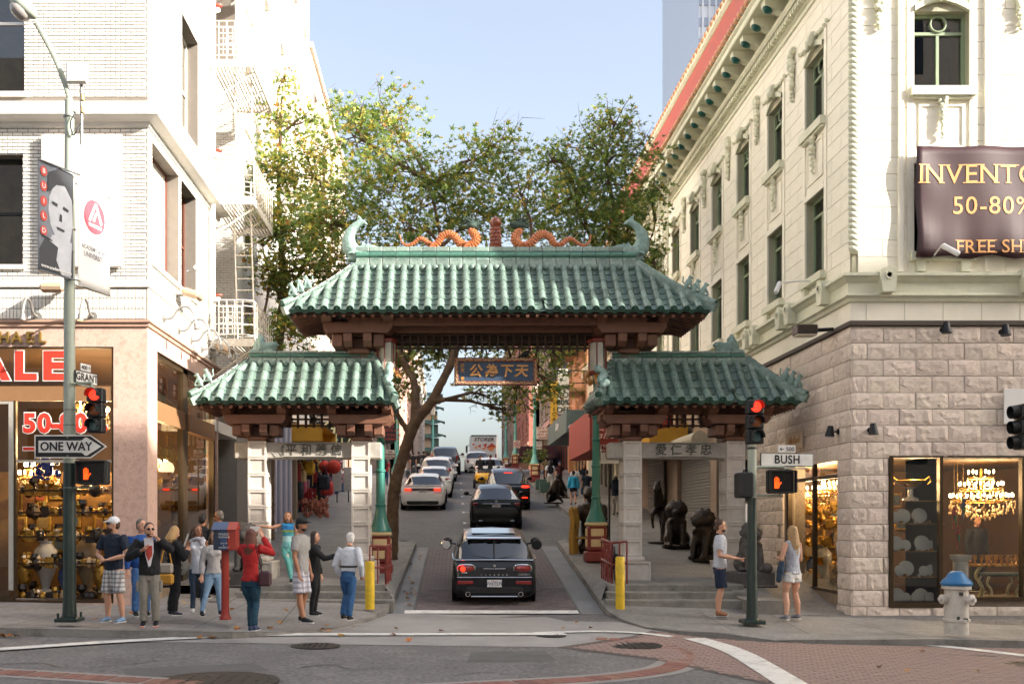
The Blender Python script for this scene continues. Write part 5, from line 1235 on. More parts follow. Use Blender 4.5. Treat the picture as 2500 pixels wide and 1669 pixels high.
for a,b,c,d in((u0,2.98,4.3,5.3),(u0,2.98,.4,4.0),(3.3,6,4.3,5.3),(3.3,6,.4,4.0)):
 g=MB();g.quad(LG.p(a,c,-.12),LG.p(b,c,-.12),LG.p(b,d,-.12),LG.p(a,d,-.12));sub(g,'pane',glassmat('dark_shop_glass',(.55,.55,.5),.10),f2)
MB().box(XL-.3,XL+.02,YL0+u0,YL0+6.1,-.2,.42).build('shop_base',M('travertine','#8f7c64'),lb)
room=MB();a0,a1,b0,b1=XL-7.5,XL-.35,YL0+.35,YL0+6.15
room.quad((a0,b1,0),(a1,b1,0),(a1,b1,5.5),(a0,b1,5.5));room.quad((a0,b0,0),(a0,b1,0),(a0,b1,5.5),(a0,b0,5.5));room.quad((a0,b0,5.45),(a0,b1,5.45),(a1,b1,5.45),(a1,b0,5.45));room.build('shop_room',rm,lb)
MB().box(a0,a1,b0-.3,b1,-.2,.27).build('shop_floor',rmf,lb)
MB().box(-5.15 if False else XL-7.4,XL-.4,YL0+3.2,YL0+3.3,.27,3.0).build('shop_partition',M('gold_panel','#6b4a1e',.4,metal=.3,var=.5,scale=3),lb)
lmp=M('lamp_grey','#8d8a84',.4,metal=.3,var=.1);tanm=M('lamp_tan','#b59a80',.45,var=.08)
def goose(p,n,lab):
 p=Vector(p);n=Vector(n);t=thing('gooseneck_lamp',lab,'lamp',p)
 MB().tube([p,p+n*.03],[.09,.09],12).build('wall_plate',lmp,t)
 MB().tube(smooth([p,p+n*.2+Vector((0,0,.02)),p+n*.35+Vector((0,0,.22)),p+n*.55+Vector((0,0,.24)),p+n*.68+Vector((0,0,.05)),p+n*.7+Vector((0,0,-.1))],3),.025,7).build('arm',lmp,t)
 q=p+n*.7+Vector((0,0,-.1));MB().tube([q,q+Vector((0,0,-.12))+n*.02],[.045,.06],9).build('lamp_head',lmp,t)
goose((X_(92,YL0),YL0,vl(773)),(0,-1,0),'grey gooseneck lamp above the brass letters, left of the lamp post')
goose((X_(228,YL0),YL0,vl(773)),(0,-1,0),'grey gooseneck lamp above the shop corner, right of the lamp post')
for i,y in enumerate((20.9,22.1,23.2,24.2,25.1)):goose((XL,y,6.1-.02*i),(1,0,0),('first','second','third','fourth','fifth')[i]+' gooseneck lamp from the corner along the avenue side of the brick building')
def flood(p,n,lab):
 p=Vector(p);n=Vector(n);s_=n.cross(Vector((0,0,1)));t=thing('flood_light',lab,'lamp',p)
 mb=MB();i0=0;mb.bbox(-.24,.24,-.2,.2,-.07,.09,.05);M4=Matrix(((s_.x,n.x,0,0),(s_.y,n.y,0,0),(0,0,1,0),(0,0,0,1)));mb.xf(Matrix.Translation(p+n*.35)@M4@Matrix.Rotation(-.3,4,'X'));mb.fix=True;mb.build('housing',tanm,t);MB().cyl(p,p+n*.3,.03).build('arm',lmp,t)
 mb=MB().box(-.18,.18,-.15,.15,-.09,-.071);mb.xf(Matrix.Translation(p+n*.35)@M4@Matrix.Rotation(-.3,4,'X'));mb.fix=True;mb.build('lens',M('lamp_lens','#cbbfa8',.3),t)
flood((X_(150,YL0),YL0,vl(712)),(0,-1,0),'tan floodlight on the brick front behind the lamp post')
flood((XL,22.0,6.85),(1,0,0),'tan floodlight high on the avenue side near the shop corner');flood((XL,25.2,6.2),(1,0,0),'tan floodlight on the avenue side beside the lowest fire escape')
cctv((XL,22.9,7.6),(XL+.2,22.9,7.65),(XL+.3,22.5,7.6),'white security camera high on the brick wall by the second side window')
fe=thing('fire_escape','white iron fire escape with railed balconies and ladders on the brick wall','fire escape',(XL+.5,YL0+6,6))
fem=M('fire_escape_paint','#d9d0c2',.5,var=.1,dirt='#a08f7c',dscale=5,damt=.5)
fx0,fx1,fy0,fy1=XL+.02,XL+1.12,YL0+5.2,YL0+8.0
for k,zz in enumerate((6.28,9.86,13.3,16.9)):
 pf=MB();pf.box(fx0,fx1,fy0,fy0+.03,zz-.02,zz+.18);pf.box(fx1-.03,fx1,fy0+.031,fy1,zz-.02,zz+.18);pf.box(fx0,fx1-.031,fy1-.03,fy1,zz-.02,zz+.18)
 plo=pf.build('balcony',fem,fe)
 x=fx0+.05
 while x<fx1-.05:s_=MB().box(x,x+.035,fy0+.04,fy1-.04,zz,zz+.03);sub(s_,'floor_slat',fem,plo);x+=.09
 for yy in(fy0+.3,fy0+1.4,fy1-.3):
  br_=MB();br_.tube([(fx0,yy,zz-.75),(fx1-.05,yy,zz-.02)],.025,5);sub(br_,'brace',fem,plo)
 rl_=MB()
 for h in(.36,.82,.97):rl_.tube([(fx0,fy0+.015,zz+.18+h),(fx1-.2,fy0+.015,zz+.18+h),(fx1-.06,fy0+.07,zz+.18+h),(fx1-.015,fy0+.2,zz+.18+h),(fx1-.015,fy1,zz+.18+h)],.016,5)
 rl_.tube([(fx0,fy0+.015,zz+.28),(fx1-.2,fy0+.015,zz+.28),(fx1-.015,fy0+.2,zz+.28),(fx1-.015,fy1,zz+.28)],.016,5);sub(rl_,'rail',fem,plo)
 for(x,y)in[(fx0+.02+i*.2,fy0+.015)for i in range(5)]+[(fx1-.015,fy0+.25+i*.28)for i in range(10)]:
  b_=MB().tube([(x,y,zz+.1),(x,y,zz+1.15)],.014,5);sub(b_,'baluster',fem,plo)
 gr=MB();a0,a1,h0,h1=fx0+.22,fx1-.3,zz+.3,zz+.98
 for i in range(6):gr.tube([(a0+(a1-a0)*i/5,fy0+.012,h0),(a0+(a1-a0)*i/5,fy0+.012,h1)],.012,4);gr.tube([(a0,fy0+.012,h0+(h1-h0)*i/5),(a1,fy0+.012,h0+(h1-h0)*i/5)],.012,4)
 for r in(.06,.12):gr.tube([((a0+a1)/2+r*math.cos(t),fy0+.005,(h0+h1)/2+r*math.sin(t))for t in frange(0,2*PI,12)],.012,4,caps=False)
 sub(gr,'fretwork',fem,plo)
 if k<3:
  za,zb=zz+.2,zz+3.58;A=Vector((fx0+.62,fy0+1.0,zb));dn=Vector((fx0+.78,fy0+.7,za))
  for s_ in(-.22,.22):l_=MB().tube([A+Vector((s_,0,.9)),A+Vector((s_,0,0)),dn+Vector((s_,0,0))],.024,5);sub(l_,'ladder_rail',fem,plo)
  for i in range(11):q=dn.lerp(A,(i+.5)/11);l_=MB().tube([q-Vector((.22,0,0)),q+Vector((.22,0,0))],.014,5);sub(l_,'rung',fem,plo)
sp_=thing('standpipe','white standpipe with red valve wheels on the brick wall by the fire escape','pipe',(XL+.1,YL0+5,6));MB().tube([(XL+.14,YL0+5.05,6.3),(XL+.14,YL0+5.05,16)],.055,8).build('pipe',wpaint,sp_)
rv=M('valve_red','#b5503e',.5)
for zz in(7.4,11.0,14.6):MB().tube([(XL+.14,YL0+5.05,zz),(XL+.3,YL0+4.95,zz)],.06,8).build('valve',wpaint,sp_);MB().lathe([(.09,0),(.09,.03)],(XL+.3,YL0+4.95,zz+.08),10).build('valve_wheel',rv,sp_)
# ================================================================ AVENUE BUILDINGS BEHIND THE GATE
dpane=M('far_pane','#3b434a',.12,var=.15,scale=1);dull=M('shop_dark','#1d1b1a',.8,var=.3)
def row_building(lab,side,Y0,Y1,top,c,c2,X0=None,floors=3,bays=3,z0=None,shop=True,dy=0.):
 X=X0;n=(1,0,0)if side<0 else(-1,0,0);u=(0,1,0)if side<0 else(0,-1,0);z0=zside(min(Y0,90))-.3 if z0 is None else z0
 W=Wall((X,Y0 if side<0 else Y1,0),u,n);L=Y1-Y0;t=thing('row_building',lab,'building',(X,(Y0+Y1)/2,z0));zs0=z0+4.3;fh=(top-1.0-zs0)/floors
 ops=[];bw=L/bays
 for f in range(floors):
  for b in range(bays):ops.append((bw*(b+.28),bw*(b+.72),zs0+fh*f+fh*.25,zs0+fh*f+fh*.85,.2))
 so=[(.5,L-.5,z0+.2,z0+3.6,.5)]if shop else[]
 m1,m2=M('wall_'+c,c,.75,var=.12,scale=1.2,dirt=c2,dscale=.8,damt=.4),M('trim_'+c2,c2,.6,var=.08)
 mb=MB();W.sheet(mb,0,L,z0,top,ops+so,.2);xx=(X-8,X-.6)if side<0 else(X+.6,X+8);mb.box(xx[0],xx[1],Y0,Y1,z0,top-.3)
 e=Wall((X-8 if side<0 else X,Y0,0),(1,0,0),(0,-1,0));e.sheet(mb,0,8,z0,top,[],.1);mb.build('wall',m1,t)
 mb=MB();W.box(mb,0,L,top-.5,top+.1,-.05,.35);W.box(mb,0,L,top-.75,top-.5,-.05,.18);mb.build('cornice',m2,t)
 mb=MB();W.box(mb,0,L,z0+3.7,z0+4.05,-.05,.15);mb.build('shop_fascia',m2,t)
 for a,b,cc,d,r in ops:
  fr=MB()
  for p,q,rr,s_ in((a,a+.08,cc,d),(b-.08,b,cc,d),(a+.08,b-.08,cc,cc+.08),(a+.08,b-.08,d-.08,d),(a+.08,b-.08,(cc+d)/2-.04,(cc+d)/2+.04)):W.box(fr,p,q,rr,s_,-.16,-.08)
  o=fr.build('window',m2,t);g=MB();g.quad(W.p(a,cc,-.13),W.p(b,cc,-.13),W.p(b,d,-.13),W.p(a,d,-.13));sub(g,'pane',dpane,o);s_=MB();W.box(s_,a-.1,b+.1,cc-.14,cc-.01,-.1,.12);sub(s_,'sill',m2,o)
 if shop:
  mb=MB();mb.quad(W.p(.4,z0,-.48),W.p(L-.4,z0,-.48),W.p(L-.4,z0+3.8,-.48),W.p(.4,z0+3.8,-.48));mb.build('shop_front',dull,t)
  k=.5
  while k<L-.6:mb=MB();W.box(mb,k,k+.1,z0,z0+3.6,-.45,-.35);mb.build('shop_mullion',m2,t);k+=1.5
 return t,W,z0
row_building('cream low shop building behind the grey awning with deep cornice',1,47.9,57.5,10.6,'#d8cfb8','#b8ae94',8.25,1,4)
row_building('orange tan building with Chinese style balconies on the right of the avenue',1,57.7,67,16.5,'#c08a60','#caa27a',8.3,3,3)
row_building('dark blue and red building on the right of the avenue',1,67.2,78,15.5,'#39424f','#6e3a34',8.45,3,3)
row_building('tan brick building last before the crest on the right',1,78.2,90,19.5,'#a5836b','#c9b59b',8.6,4,3)
row_building('reddish building beyond the crest on the right side',1,106,128,24,'#93594a','#b98a72',9.0,4,4,z0=6.5)
row_building('brown far building at the end of the right row',1,128.5,160,27,'#8d7466','#b09a86',9.2,4,5,z0=6.5)
row_building('salmon shop building on the left beyond the pale pink block',-1,60.2,73,17.0,'#c79a82','#d8c3ad',-5.4,3,3)
row_building('brown trimmed building on the left near the crest',-1,73.2,90,15.5,'#8d7f78','#c9beb2',-4.9,3,4)
row_building('pink building on the left beyond the crest',-1,106,128,22,'#d0a795','#e0cfc0',-4.2,4,4,z0=6.5)
row_building('pale far building at the end of the left row',-1,128.5,170,24,'#c4b5a8','#ddd2c6',-3.4,4,6,z0=6.5)
pg=thing('pagoda_building','far pagoda tower with stacked upturned roofs at the end of the left row','building',(-1.2,190,8));pgm=M('pagoda_wall','#a98e74',.7,var=.1);pgr=M('pagoda_roof','#3d524c',.6,var=.15)
MB().box(-6.0,-2.6,190.4,195,5,24).build('wall',pgm,pg)
for k in range(5):
 z=15.5+2.6*k;h=1.9-.2*k;cx,cy=-2.4,190.5;o=1.0;v=[(cx-h-o,cy-o-.5,z+.5),(cx+h+o,cy-o-.5,z+.5),(cx+h+o,cy+3+o,z+.5),(cx-h-o,cy+3+o,z+.5),(cx-h*.7,cy,z+1.0),(cx+h*.7,cy,z+1.0),(cx+h*.7,cy+2,z+1.0),(cx-h*.7,cy+2,z+1.0),(cx,cy-o-.3,z),(cx-h*.4,cy-o-.3,z+.05),(cx+h*.4,cy-o-.3,z+.05)]
 mb=MB().add(v,[(0,9,4),(9,10,5,4),(10,1,5),(1,2,6,5),(3,0,4,7),(4,5,6,7)]);mb.box(cx-h*.7,cx+h*.7,cy,cy+2,z+.9,z+2.7)if k<4 else None;mb.build('pagoda_tier',pgr,pg)
tw=thing('white_tower','tall white gridded office tower behind the green eave','building',(40,150,0));tm=M('tower_hazy_white','#eef0f4',.4,var=.04);tg=M('tower_glass','#aab4c4',.15,var=.1)  # wall colour made paler to carry the distance haze
tx0,tx1,TY=X_(1706,150),X_(1800,150),150.;MB().box(tx0,tx1,TY,TY+25,-1,120).build('wall',tm,tw)
x=tx0+.4
while x<tx1-.5:MB().box(x,x+.28,TY-.35,TY-.001,-1,120).build('fin',tm,tw);x+=1.0
z=55.
while z<110:MB().box(tx0,tx1,TY-.2,TY-.002,z,z+1.2).build('window_band',tg,tw);z+=3.1
MB().box(tx1+.1,tx1+12,TY-6,TY+20,-1,130).build('wing',tm,tw)
for r in range(14):MB().box(tx1+.6,tx1+11,TY-6.05,TY-6.001,60+3.4*r,61.8+3.4*r).build('window_band',tg,tw)
def box_awning(name,lab,x0,x1,y0,y1,zt,drop,slope,mat,txt=None):
 t=thing(name,lab,'awning',((x0+x1)/2,(y0+y1)/2,zt-drop));mb=MB()
 v=[(x1,y0,zt),(x1,y1,zt+.0),(x0,y0,zt-slope),(x0,y1,zt-slope),(x0,y0,zt-drop),(x0,y1,zt-drop),(x1,y0,zt-drop),(x1,y1,zt-drop)]
 mb.add(v,[(0,2,3,1),(2,4,5,3),(0,6,4,2),(1,3,5,7),(4,6,7,5)]);mb.build('canvas',mat,t);fr=MB()
 for y in(y0+.02,y1-.02):fr.tube([(x1,y,zt-drop+.02),(x0,y,zt-drop+.02)],.02,5)
 fr.tube([(x0+.02,y0,zt-drop+.02),(x0+.02,y1,zt-drop+.02)],.02,5);fr.build('frame',iron,t);return t
gaw=M('awning_grey_green','#566664',.7,var=.08,dirt='#3b4745',dscale=1,damt=.4);raw=M('awning_red','#94392c',.7,var=.08);yaw_=M('awning_yellow','#c9962f',.7,var=.1,dirt='#8a5f1c',dscale=1.5,damt=.6);blka=M('awning_black','#232324',.7,var=.1)
a=box_awning('awning','dark grey green awning with number 438 over the right pavement',X_(1383,45),8.2,45,53,Z_(1000,45),1.0,.0,gaw)
text('awning_number','438',.34,wp,face_mtx((X_(1400,44.9),44.97,Z_(1042,45))),a);me=text_mesh('Gallery',.5,.004,.01,shear=.3);me.materials.clear();me.materials.append(wp);me.transform(face_mtx((X_(1383,45)-.02,48.7,Z_(1040,48.5)),'left'));obj('awning_lettering',me,a)
a=box_awning('awning','red awning behind the right lamp post',X_(1440,36),8.2,36,42,Z_(1000,36),1.45,.0,raw);me=text_mesh('Gifts',.5,.004,.005,shear=.3);me.materials.clear();me.materials.append(M('faded_letter','#d9a99c',.7));me.transform(face_mtx((X_(1478,36),35.97,Z_(1060,36))));obj('awning_lettering',me,a)
box_awning('awning','black folded awning under the grey green awning',6.6,8.2,42.3,44.8,Z_(1060,43),1.0,.7,blka)
box_awning('awning','yellow awning behind the right side roof of the gate',6.9,8.2,33.5,35.6,Z_(1035,34),.75,.3,yaw_)
box_awning('awning','maroon awning far up the right pavement',X_(1268,74),8.3,74,80,Z_(1086,74),.95,.1,M('awning_maroon','#43202a',.7));box_awning('awning','pale pink awning far up the right pavement',6.4,8.3,61,65,8.9,1.0,.7,M('awning_pink','#c7a09c',.7))
def avenue_bay(nm,lab,y0,y1,z0,z1,mat,slats=False):
 t=thing(nm,lab,'shop front',(XR,(y0+y1)/2,z0));
 if slats:
  z=z0
  while z<z1:MB().bbox(XR-.08,XR-.01,y0,y1,z,z+.09,.02).build('slat',mat,t);z+=.1
  MB().tube([(XR-.45,y0-.2,z1+.28),(XR-.45,y1+.2,z1+.28)],.26,14).build('shutter_roll',M('roll_cream','#b5a88c',.6,var=.1),t)
 else:MB().bbox(XR-.06,XR+.05,y0,y1,z0,z1,.02).build('panel',mat,t)
avenue_bay('roller_shutter','grey roller shutter with cream roll behind the right pillars',30.6,34.3,.8,4.1,M('shutter_steel','#8d8a84',.45,metal=.4,var=.1),True)
avenue_bay('roller_shutter','grey roller shutter beside the red awning',37.2,40,1.8,4.4,M('shutter_steel','#8d8a84'),True)
mg=M('wall_granite','#9c8570',.5,var=.2,scale=12,dirt='#7d6653',dscale=6,damt=.5);gp=MB();WG.box(gp,-27.4,-9.6,.3,5.84,-.3,-.09);gp.build('avenue_wall',mg,rb_)
for y0,y1 in((27.2,27.9),(29.6,30.3),(34.6,35.2),(43.5,44.2)):MB().bbox(XR-.16,XR-.02,y0,y1,.6,5.8,.01).build('granite_pier',mg,rb_)
gd=M('gilt_display','#8a6a2a',.4,metal=.4,var=.7,scale=4);q=thing('gilt_doorway','bronze framed glass doorway beside the stone corner shop','door',(XR,28.7,.9));MB().box(XR-.12,XR-.05,28.0,29.5,1.0,4.6).build('frame',bronze,q);MB().box(XR-.14,XR-.121,28.1,28.75,1.1,4.3).build('pane',gd,q);MB().box(XR-.14,XR-.121,28.85,29.4,1.1,4.3).build('pane',M('pale_pane','#6f6a5c',.2,var=.4),q)
bl_=M('blue_grey_panel','#7d8499',.6,var=.08);q=thing('ribbed_panel','blue grey ribbed shop panel behind the left pillars','panel',(-5.7,35,1.5))
for k in range(7):MB().bbox(-5.92+.0,-5.6,33.0+.55*k,33.4+.55*k,1.2,5.4,.08).build('rib',bl_ if k%2 else M('pale_lilac','#b7b3c4',.6),q)
MB().bbox(-5.95,-5.5,36.95,37.3,1.2,5.6,.02).build('post',M('tan_post','#8b7a66',.6),q)
lsh=thing('left_shop_wall','dark open souvenir shop front on the left pavement','shop front',(-6,45,2));MB().box(-7.5,-7.4,28,60,1,7.2).build('back_wall',dull,lsh);MB().box(-7.4,-5.95,37.3,60,6.6,7.2).build('ceiling',dull,lsh);MB().box(-6.6,-5.94,28.5,33,.9,6.4).build('pier',M('pier_grey','#8a857f',.7,var=.1),lsh)
for y in(46.5,53.5,59.4):MB().box(-6.4,-5.93,y,y+.45,2,7.2).build('pier',M('pier_grey','#8a857f'),lsh)
MB().box(-7.0,-5.90,43.6,60.1,6.7,7.3).build('fascia',M('fascia_tan','#a89684',.7,var=.1),lsh)
a=box_awning('awning','yellow awning over the souvenir shop on the left pavement',-5.9,X_(787,36.5),36.5,41,Z_(1035,36.5),.62,.0,yaw_)
for v in a.children[0].data.vertices:
 pass
gs=thing('gallery_sign','dark green gallery sign with cream lettering beside the yellow awning','sign',(-4.2,42,5.5));y=42.;MB().bbox(X_(772,y),X_(858,y),y,y+.12,Z_(1098,y),Z_(1030,y),.01).build('board',M('sign_green','#1d2a24',.5),gs);crm=M('sign_cream','#e6dfae',.5)
text('sign_lettering','Gallery',.78,crm,face_mtx((X_(788,y),y-.01,Z_(1045,y))),gs,align='LEFT',bold=.006);text('sign_lettering','417',.62,crm,face_mtx((X_(808,y),y-.01,Z_(1072,y))),gs,align='LEFT',bold=.004)
bs=thing('hanging_sign','black hanging gallery sale sign left of the tree trunk','sign',(-2.9,44,6));y=46.;MB().prism([(X_(934,y),Z_(1025,y)),(X_(967,y),Z_(1018,y)),(X_(967,y),Z_(1075,y)),(X_(956,y),Z_(1084,y)),(X_(940,y),Z_(1080,y)),(X_(934,y),Z_(1080,y))],y,y+.06,'xz').build('board',blka,bs)
text('sign_lettering','Gallery',.30,M('sign_gold','#c9a24a',.4),face_mtx((X_(951,y),y-.01,Z_(1028,y))),bs,shear=.2);text('sign_lettering','SALE\n50-80% off\nfree shipping\nworldwide',.2,M('sign_red','#b03a34',.5),face_mtx((X_(951,y),y-.01,Z_(1055,y))),bs)
MB().tube([(-5.9,y+.03,Z_(1014,y)),(X_(967,y),y+.03,Z_(1014,y))],.03,6).build('bracket',iron,bs)
def board(nm,lab,px0,px1,py0,py1,Y,mat,lines,tm,sz,post=None):
 t=thing(nm,lab,'sign',(X_((px0+px1)/2,Y),Y,Z_(py1,Y)));MB().bbox(X_(px0,Y),X_(px1,Y),Y,Y+.06,Z_(py1,Y),Z_(py0,Y),.01).build('board',mat,t)
 n=len(lines)
 for i,l in enumerate(lines):
  if l:text('sign_lettering',l,sz,tm,face_mtx((X_((px0+px1)/2,Y),Y-.012,Z_(py0+(py1-py0)*(i+.5)/n,Y))),t,bold=sz*.02)
 if post:MB().cyl((X_((px0+px1)/2,Y),Y+.09,post),(X_((px0+px1)/2,Y),Y+.09,Z_(py0,Y)),.03,n=8).build('post',iron,t)
 else:MB().tube([(X_(px1,Y),Y+.03,Z_(py0,Y)-.1),(8.2 if px0>1100 else-5.8,Y+.03,Z_(py0,Y)-.1)],.03,6).build('bracket',iron,t)
 return t
lt=M('sign_ink','#2f3233',.6);board('vertical_banner','white vertical sale banner on the right side of the avenue',1362,1389,900,1010,55,M('banner_white','#d9d5c4',.6,var=.04),['SALE','','50%','TO','80%','OFF'],lt,.42)
board('vertical_banner','yellow vertical banner beside the white sale banner',1344,1361,930,1042,57,M('banner_yellow','#d8a92e',.6,var=.06),list('PRACTICAL'),M('sign_brown','#3a2a12',.6),.30)
board('shop_sign','white souvenir shop sign with red script up the right pavement',1307,1345,1042,1072,60,M('banner_white','#d9d5c4'),['GIFTS  Ch','LINENS','ARTS  Sto','CRAFTS'],M('sign_red','#b03a34'),.17)
board('parking_sign','red and white no stopping sign beside the right pillar',1467,1511,1085,1131,27.5,M('sign_white','#d8d2c6',.5,var=.05),['','','ANY','TIME',''],M('sign_darkred','#8a2a26',.5),.13,post=.9);z_=Z_(1092,27.5);p_=bpy.data.objects['parking_sign'];MB().bbox(X_(1468,27.5),X_(1510,27.5),27.48,27.495,Z_(1104,27.5),Z_(1086,27.5),.002).build('red_panel',M('sign_darkred','#8a2a26',.5),p_);text('sign_lettering','TOW-AWAY',.07,wp,face_mtx((X_(1489,27.5),27.474,Z_(1090,27.5))),p_);text('sign_lettering','NO STOPPING',.085,wp,face_mtx((X_(1489,27.5),27.474,Z_(1099,27.5))),p_)
board('parking_sign','small pale parking sign left of the tree trunk',942,964,1098,1120,40,M('sign_white','#d8d2c6'),['NO','PARKING','ANY TIME'],M('sign_darkred','#8a2a26'),.1,post=2.3);board('parking_sign','small pale parking sign above the far right pavement',1308,1323,1077,1096,59,M('sign_white','#d8d2c6'),['NO','PARKING'],M('sign_darkred','#8a2a26'),.12,post=5.)
t=board('turn_sign','round no turn symbol sign over the far right pavement',1254,1270,1075,1093,70,M('sign_white','#d8d2c6'),[''],lt,.1,post=6.);X=X_(1262,70);Zc=Z_(1084,70);MB().tube([(X+.18*math.cos(a_),69.97,Zc+.18*math.sin(a_))for a_ in frange(0,2*PI,16)],.022,5,caps=False).tube([(X-.13,69.97,Zc+.13),(X+.13,69.97,Zc-.13)],.02,5).build('red_ring',M('ring_red','#b02a22',.5),t);MB().tube([(X-.05,69.98,Zc-.12),(X-.05,69.98,Zc),(X+.07,69.98,Zc+.05)],.02,5).build('arrow',lt,t)
for k,(yy,z)in enumerate(((58.5,12.6),(58.5,9.8),(62.5,12.6))):
 t=thing('balcony',['upper near','lower near','upper far'][k]+' Chinese style balcony with upturned tiled roof on the right','balcony',(7.9,yy,z));MB().box(6.9,8.3,yy,yy+3,z-.2,z).build('floor',M('balcony_tan','#b08a60',.6,var=.1),t)
 for i in range(9):MB().tube([(6.95,yy+.1+.35*i,z),(6.95,yy+.1+.35*i,z+1)],.03,5).build('baluster',M('balcony_tan','#b08a60'),t)
 MB().add([(6.3,yy-.5,z+2.35),(6.3,yy+3.5,z+2.35),(7.0,yy,z+2.3),(7.0,yy+3,z+2.3),(8.3,yy,z+3.1),(8.3,yy+3,z+3.1),(8.3,yy-.5,z+2.5),(8.3,yy+3.5,z+2.5)],[(0,2,3,1),(2,4,5,3),(0,6,4,2),(1,3,5,7)]).build('roof',M('balcony_roof','#4d544f',.6,var=.2),t)
# ================================================================ STREET TREES
import numpy as np
def leafmat():
 m=bpy.data.materials.new('plane_leaf');m.use_nodes=True;t=m.node_tree;N=t.nodes;L=t.links;b=N['Principled BSDF']
 a=N.new('ShaderNodeAttribute');a.attribute_name='tint';b.inputs['Roughness'].default_value=.5;b.inputs['Specular IOR Level'].default_value=.3
 L.new(a.outputs['Color'],b.inputs['Base Color']);tr=N.new('ShaderNodeBsdfTranslucent');mu=N.new('ShaderNodeMix');mu.data_type='RGBA';mu.blend_type='MULTIPLY';mu.inputs[0].default_value=1;L.new(a.outputs['Color'],mu.inputs[6]);mu.inputs[7].default_value=(1.25,1.25,.7,1);L.new(mu.outputs[2],tr.inputs[0])
 mx=N.new('ShaderNodeMixShader');mx.inputs[0].default_value=.28;o=N['Material Output'];L.new(b.outputs[0],mx.inputs[1]);L.new(tr.outputs[0],mx.inputs[2]);L.new(mx.outputs[0],o.inputs[0]);return m
LEAFM=leafmat();bark=M('plane_bark','#5f4a39',.85,var=.35,scale=5,bump=.9,bscale=18,dirt='#8a755c',dscale=3.5,damt=.6);twigm=M('twig','#5b4636',.85,var=.2)
LP=[]
for k,(a,r)in enumerate(((-90,.12),(-35,.55),(-5,.26),(28,.85),(55,.3),(90,1.0),(125,.3),(152,.85),(185,.26),(215,.55))):LP.append((r*math.cos(math.radians(a))*.62,r*math.sin(math.radians(a))*.62))
LV=np.array([(0,.0,-.04)]+[(x,y,.10*abs(x))for x,y in LP])
LF=[(0,1,2),(0,2,3,4)[:3],(0,3,4),(0,4,5),(0,5,6),(0,6,7),(0,7,8),(0,8,9),(0,9,10),(0,10,1)]
def crown(name,parent,blobs,seed,n_per=1.0,size=.2,autumn=.25):
 rng=np.random.default_rng(seed);C=[]
 for(px,py,Y,rp,dens)in blobs:
  c=np.array(at(px,py,Y));r=rp/FPX*Y;k=int(100*dens*(r/1.2)**2)
  for _ in range(k):
   d=rng.normal(size=3);d/=np.linalg.norm(d);q=c+d*r*np.array([1,.9,.85])*rng.uniform(.35,1.08);m=int(rng.uniform(6,13)*n_per)
   base=rng.random()
   for _ in range(m):C.append((*(q+rng.normal(size=3)*np.array([.17,.17,.14])),base,d[2]))
 C=np.array(C);n=len(C)
 s=size*rng.uniform(.65,1.25,n);yaw=rng.uniform(0,2*PI,n);tl=rng.normal(.5,.5,n);rl=rng.normal(0,.6,n)
 cy,sy,ct,st,cr,sr=np.cos(yaw),np.sin(yaw),np.cos(tl),np.sin(tl),np.cos(rl),np.sin(rl)
 V=np.repeat(LV[None],n,0)*s[:,None,None]
 x,y,z=V[...,0],V[...,1],V[...,2]
 y,z=y*ct[:,None]-z*st[:,None],y*st[:,None]+z*ct[:,None];x,z=x*cr[:,None]-z*sr[:,None],x*sr[:,None]+z*cr[:,None];x,y=x*cy[:,None]-y*sy[:,None],x*sy[:,None]+y*cy[:,None]
 V=np.stack([x,y,z],-1)+C[:,None,:3];nv=len(LV);nf=len(LF)
 F=(np.array(LF)[None]+(np.arange(n)*nv)[:,None,None]).reshape(-1,3)
 me=bpy.data.meshes.new(name);me.from_pydata([],[],[]);me.vertices.add(n*nv);me.vertices.foreach_set('co',V.reshape(-1))
 me.loops.add(len(F)*3);me.loops.foreach_set('vertex_index',F.reshape(-1).astype(np.int32));me.polygons.add(len(F));me.polygons.foreach_set('loop_start',np.arange(len(F),dtype=np.int32)*3);me.polygons.foreach_set('loop_total',np.full(len(F),3,dtype=np.int32));me.update(calc_edges=True)
 g1,g2,g3,ye,orr=[np.array(hexc(h))for h in('#788d4f','#58723f','#98a85a','#bba954','#a8743c')]
 t=rng.random(n)[:,None];colr=g1*(1-t)+g2*t;k=rng.random(n);b_=C[:,3]
 colr[k<.22]=g3;aut=(k>1-autumn*(.4+1.2*b_));colr[aut]=ye;colr[k>1-autumn*.12*(.3+1.4*b_)]=orr;colr*=rng.uniform(.75,1.2,n)[:,None]
 at_=me.color_attributes.new('tint','FLOAT_COLOR','POINT');cc=np.ones((n,nv,4));cc[...,:3]=colr[:,None,:];at_.data.foreach_set('color',cc.reshape(-1))
 me.materials.append(LEAFM);o=obj(name,me,parent);return o
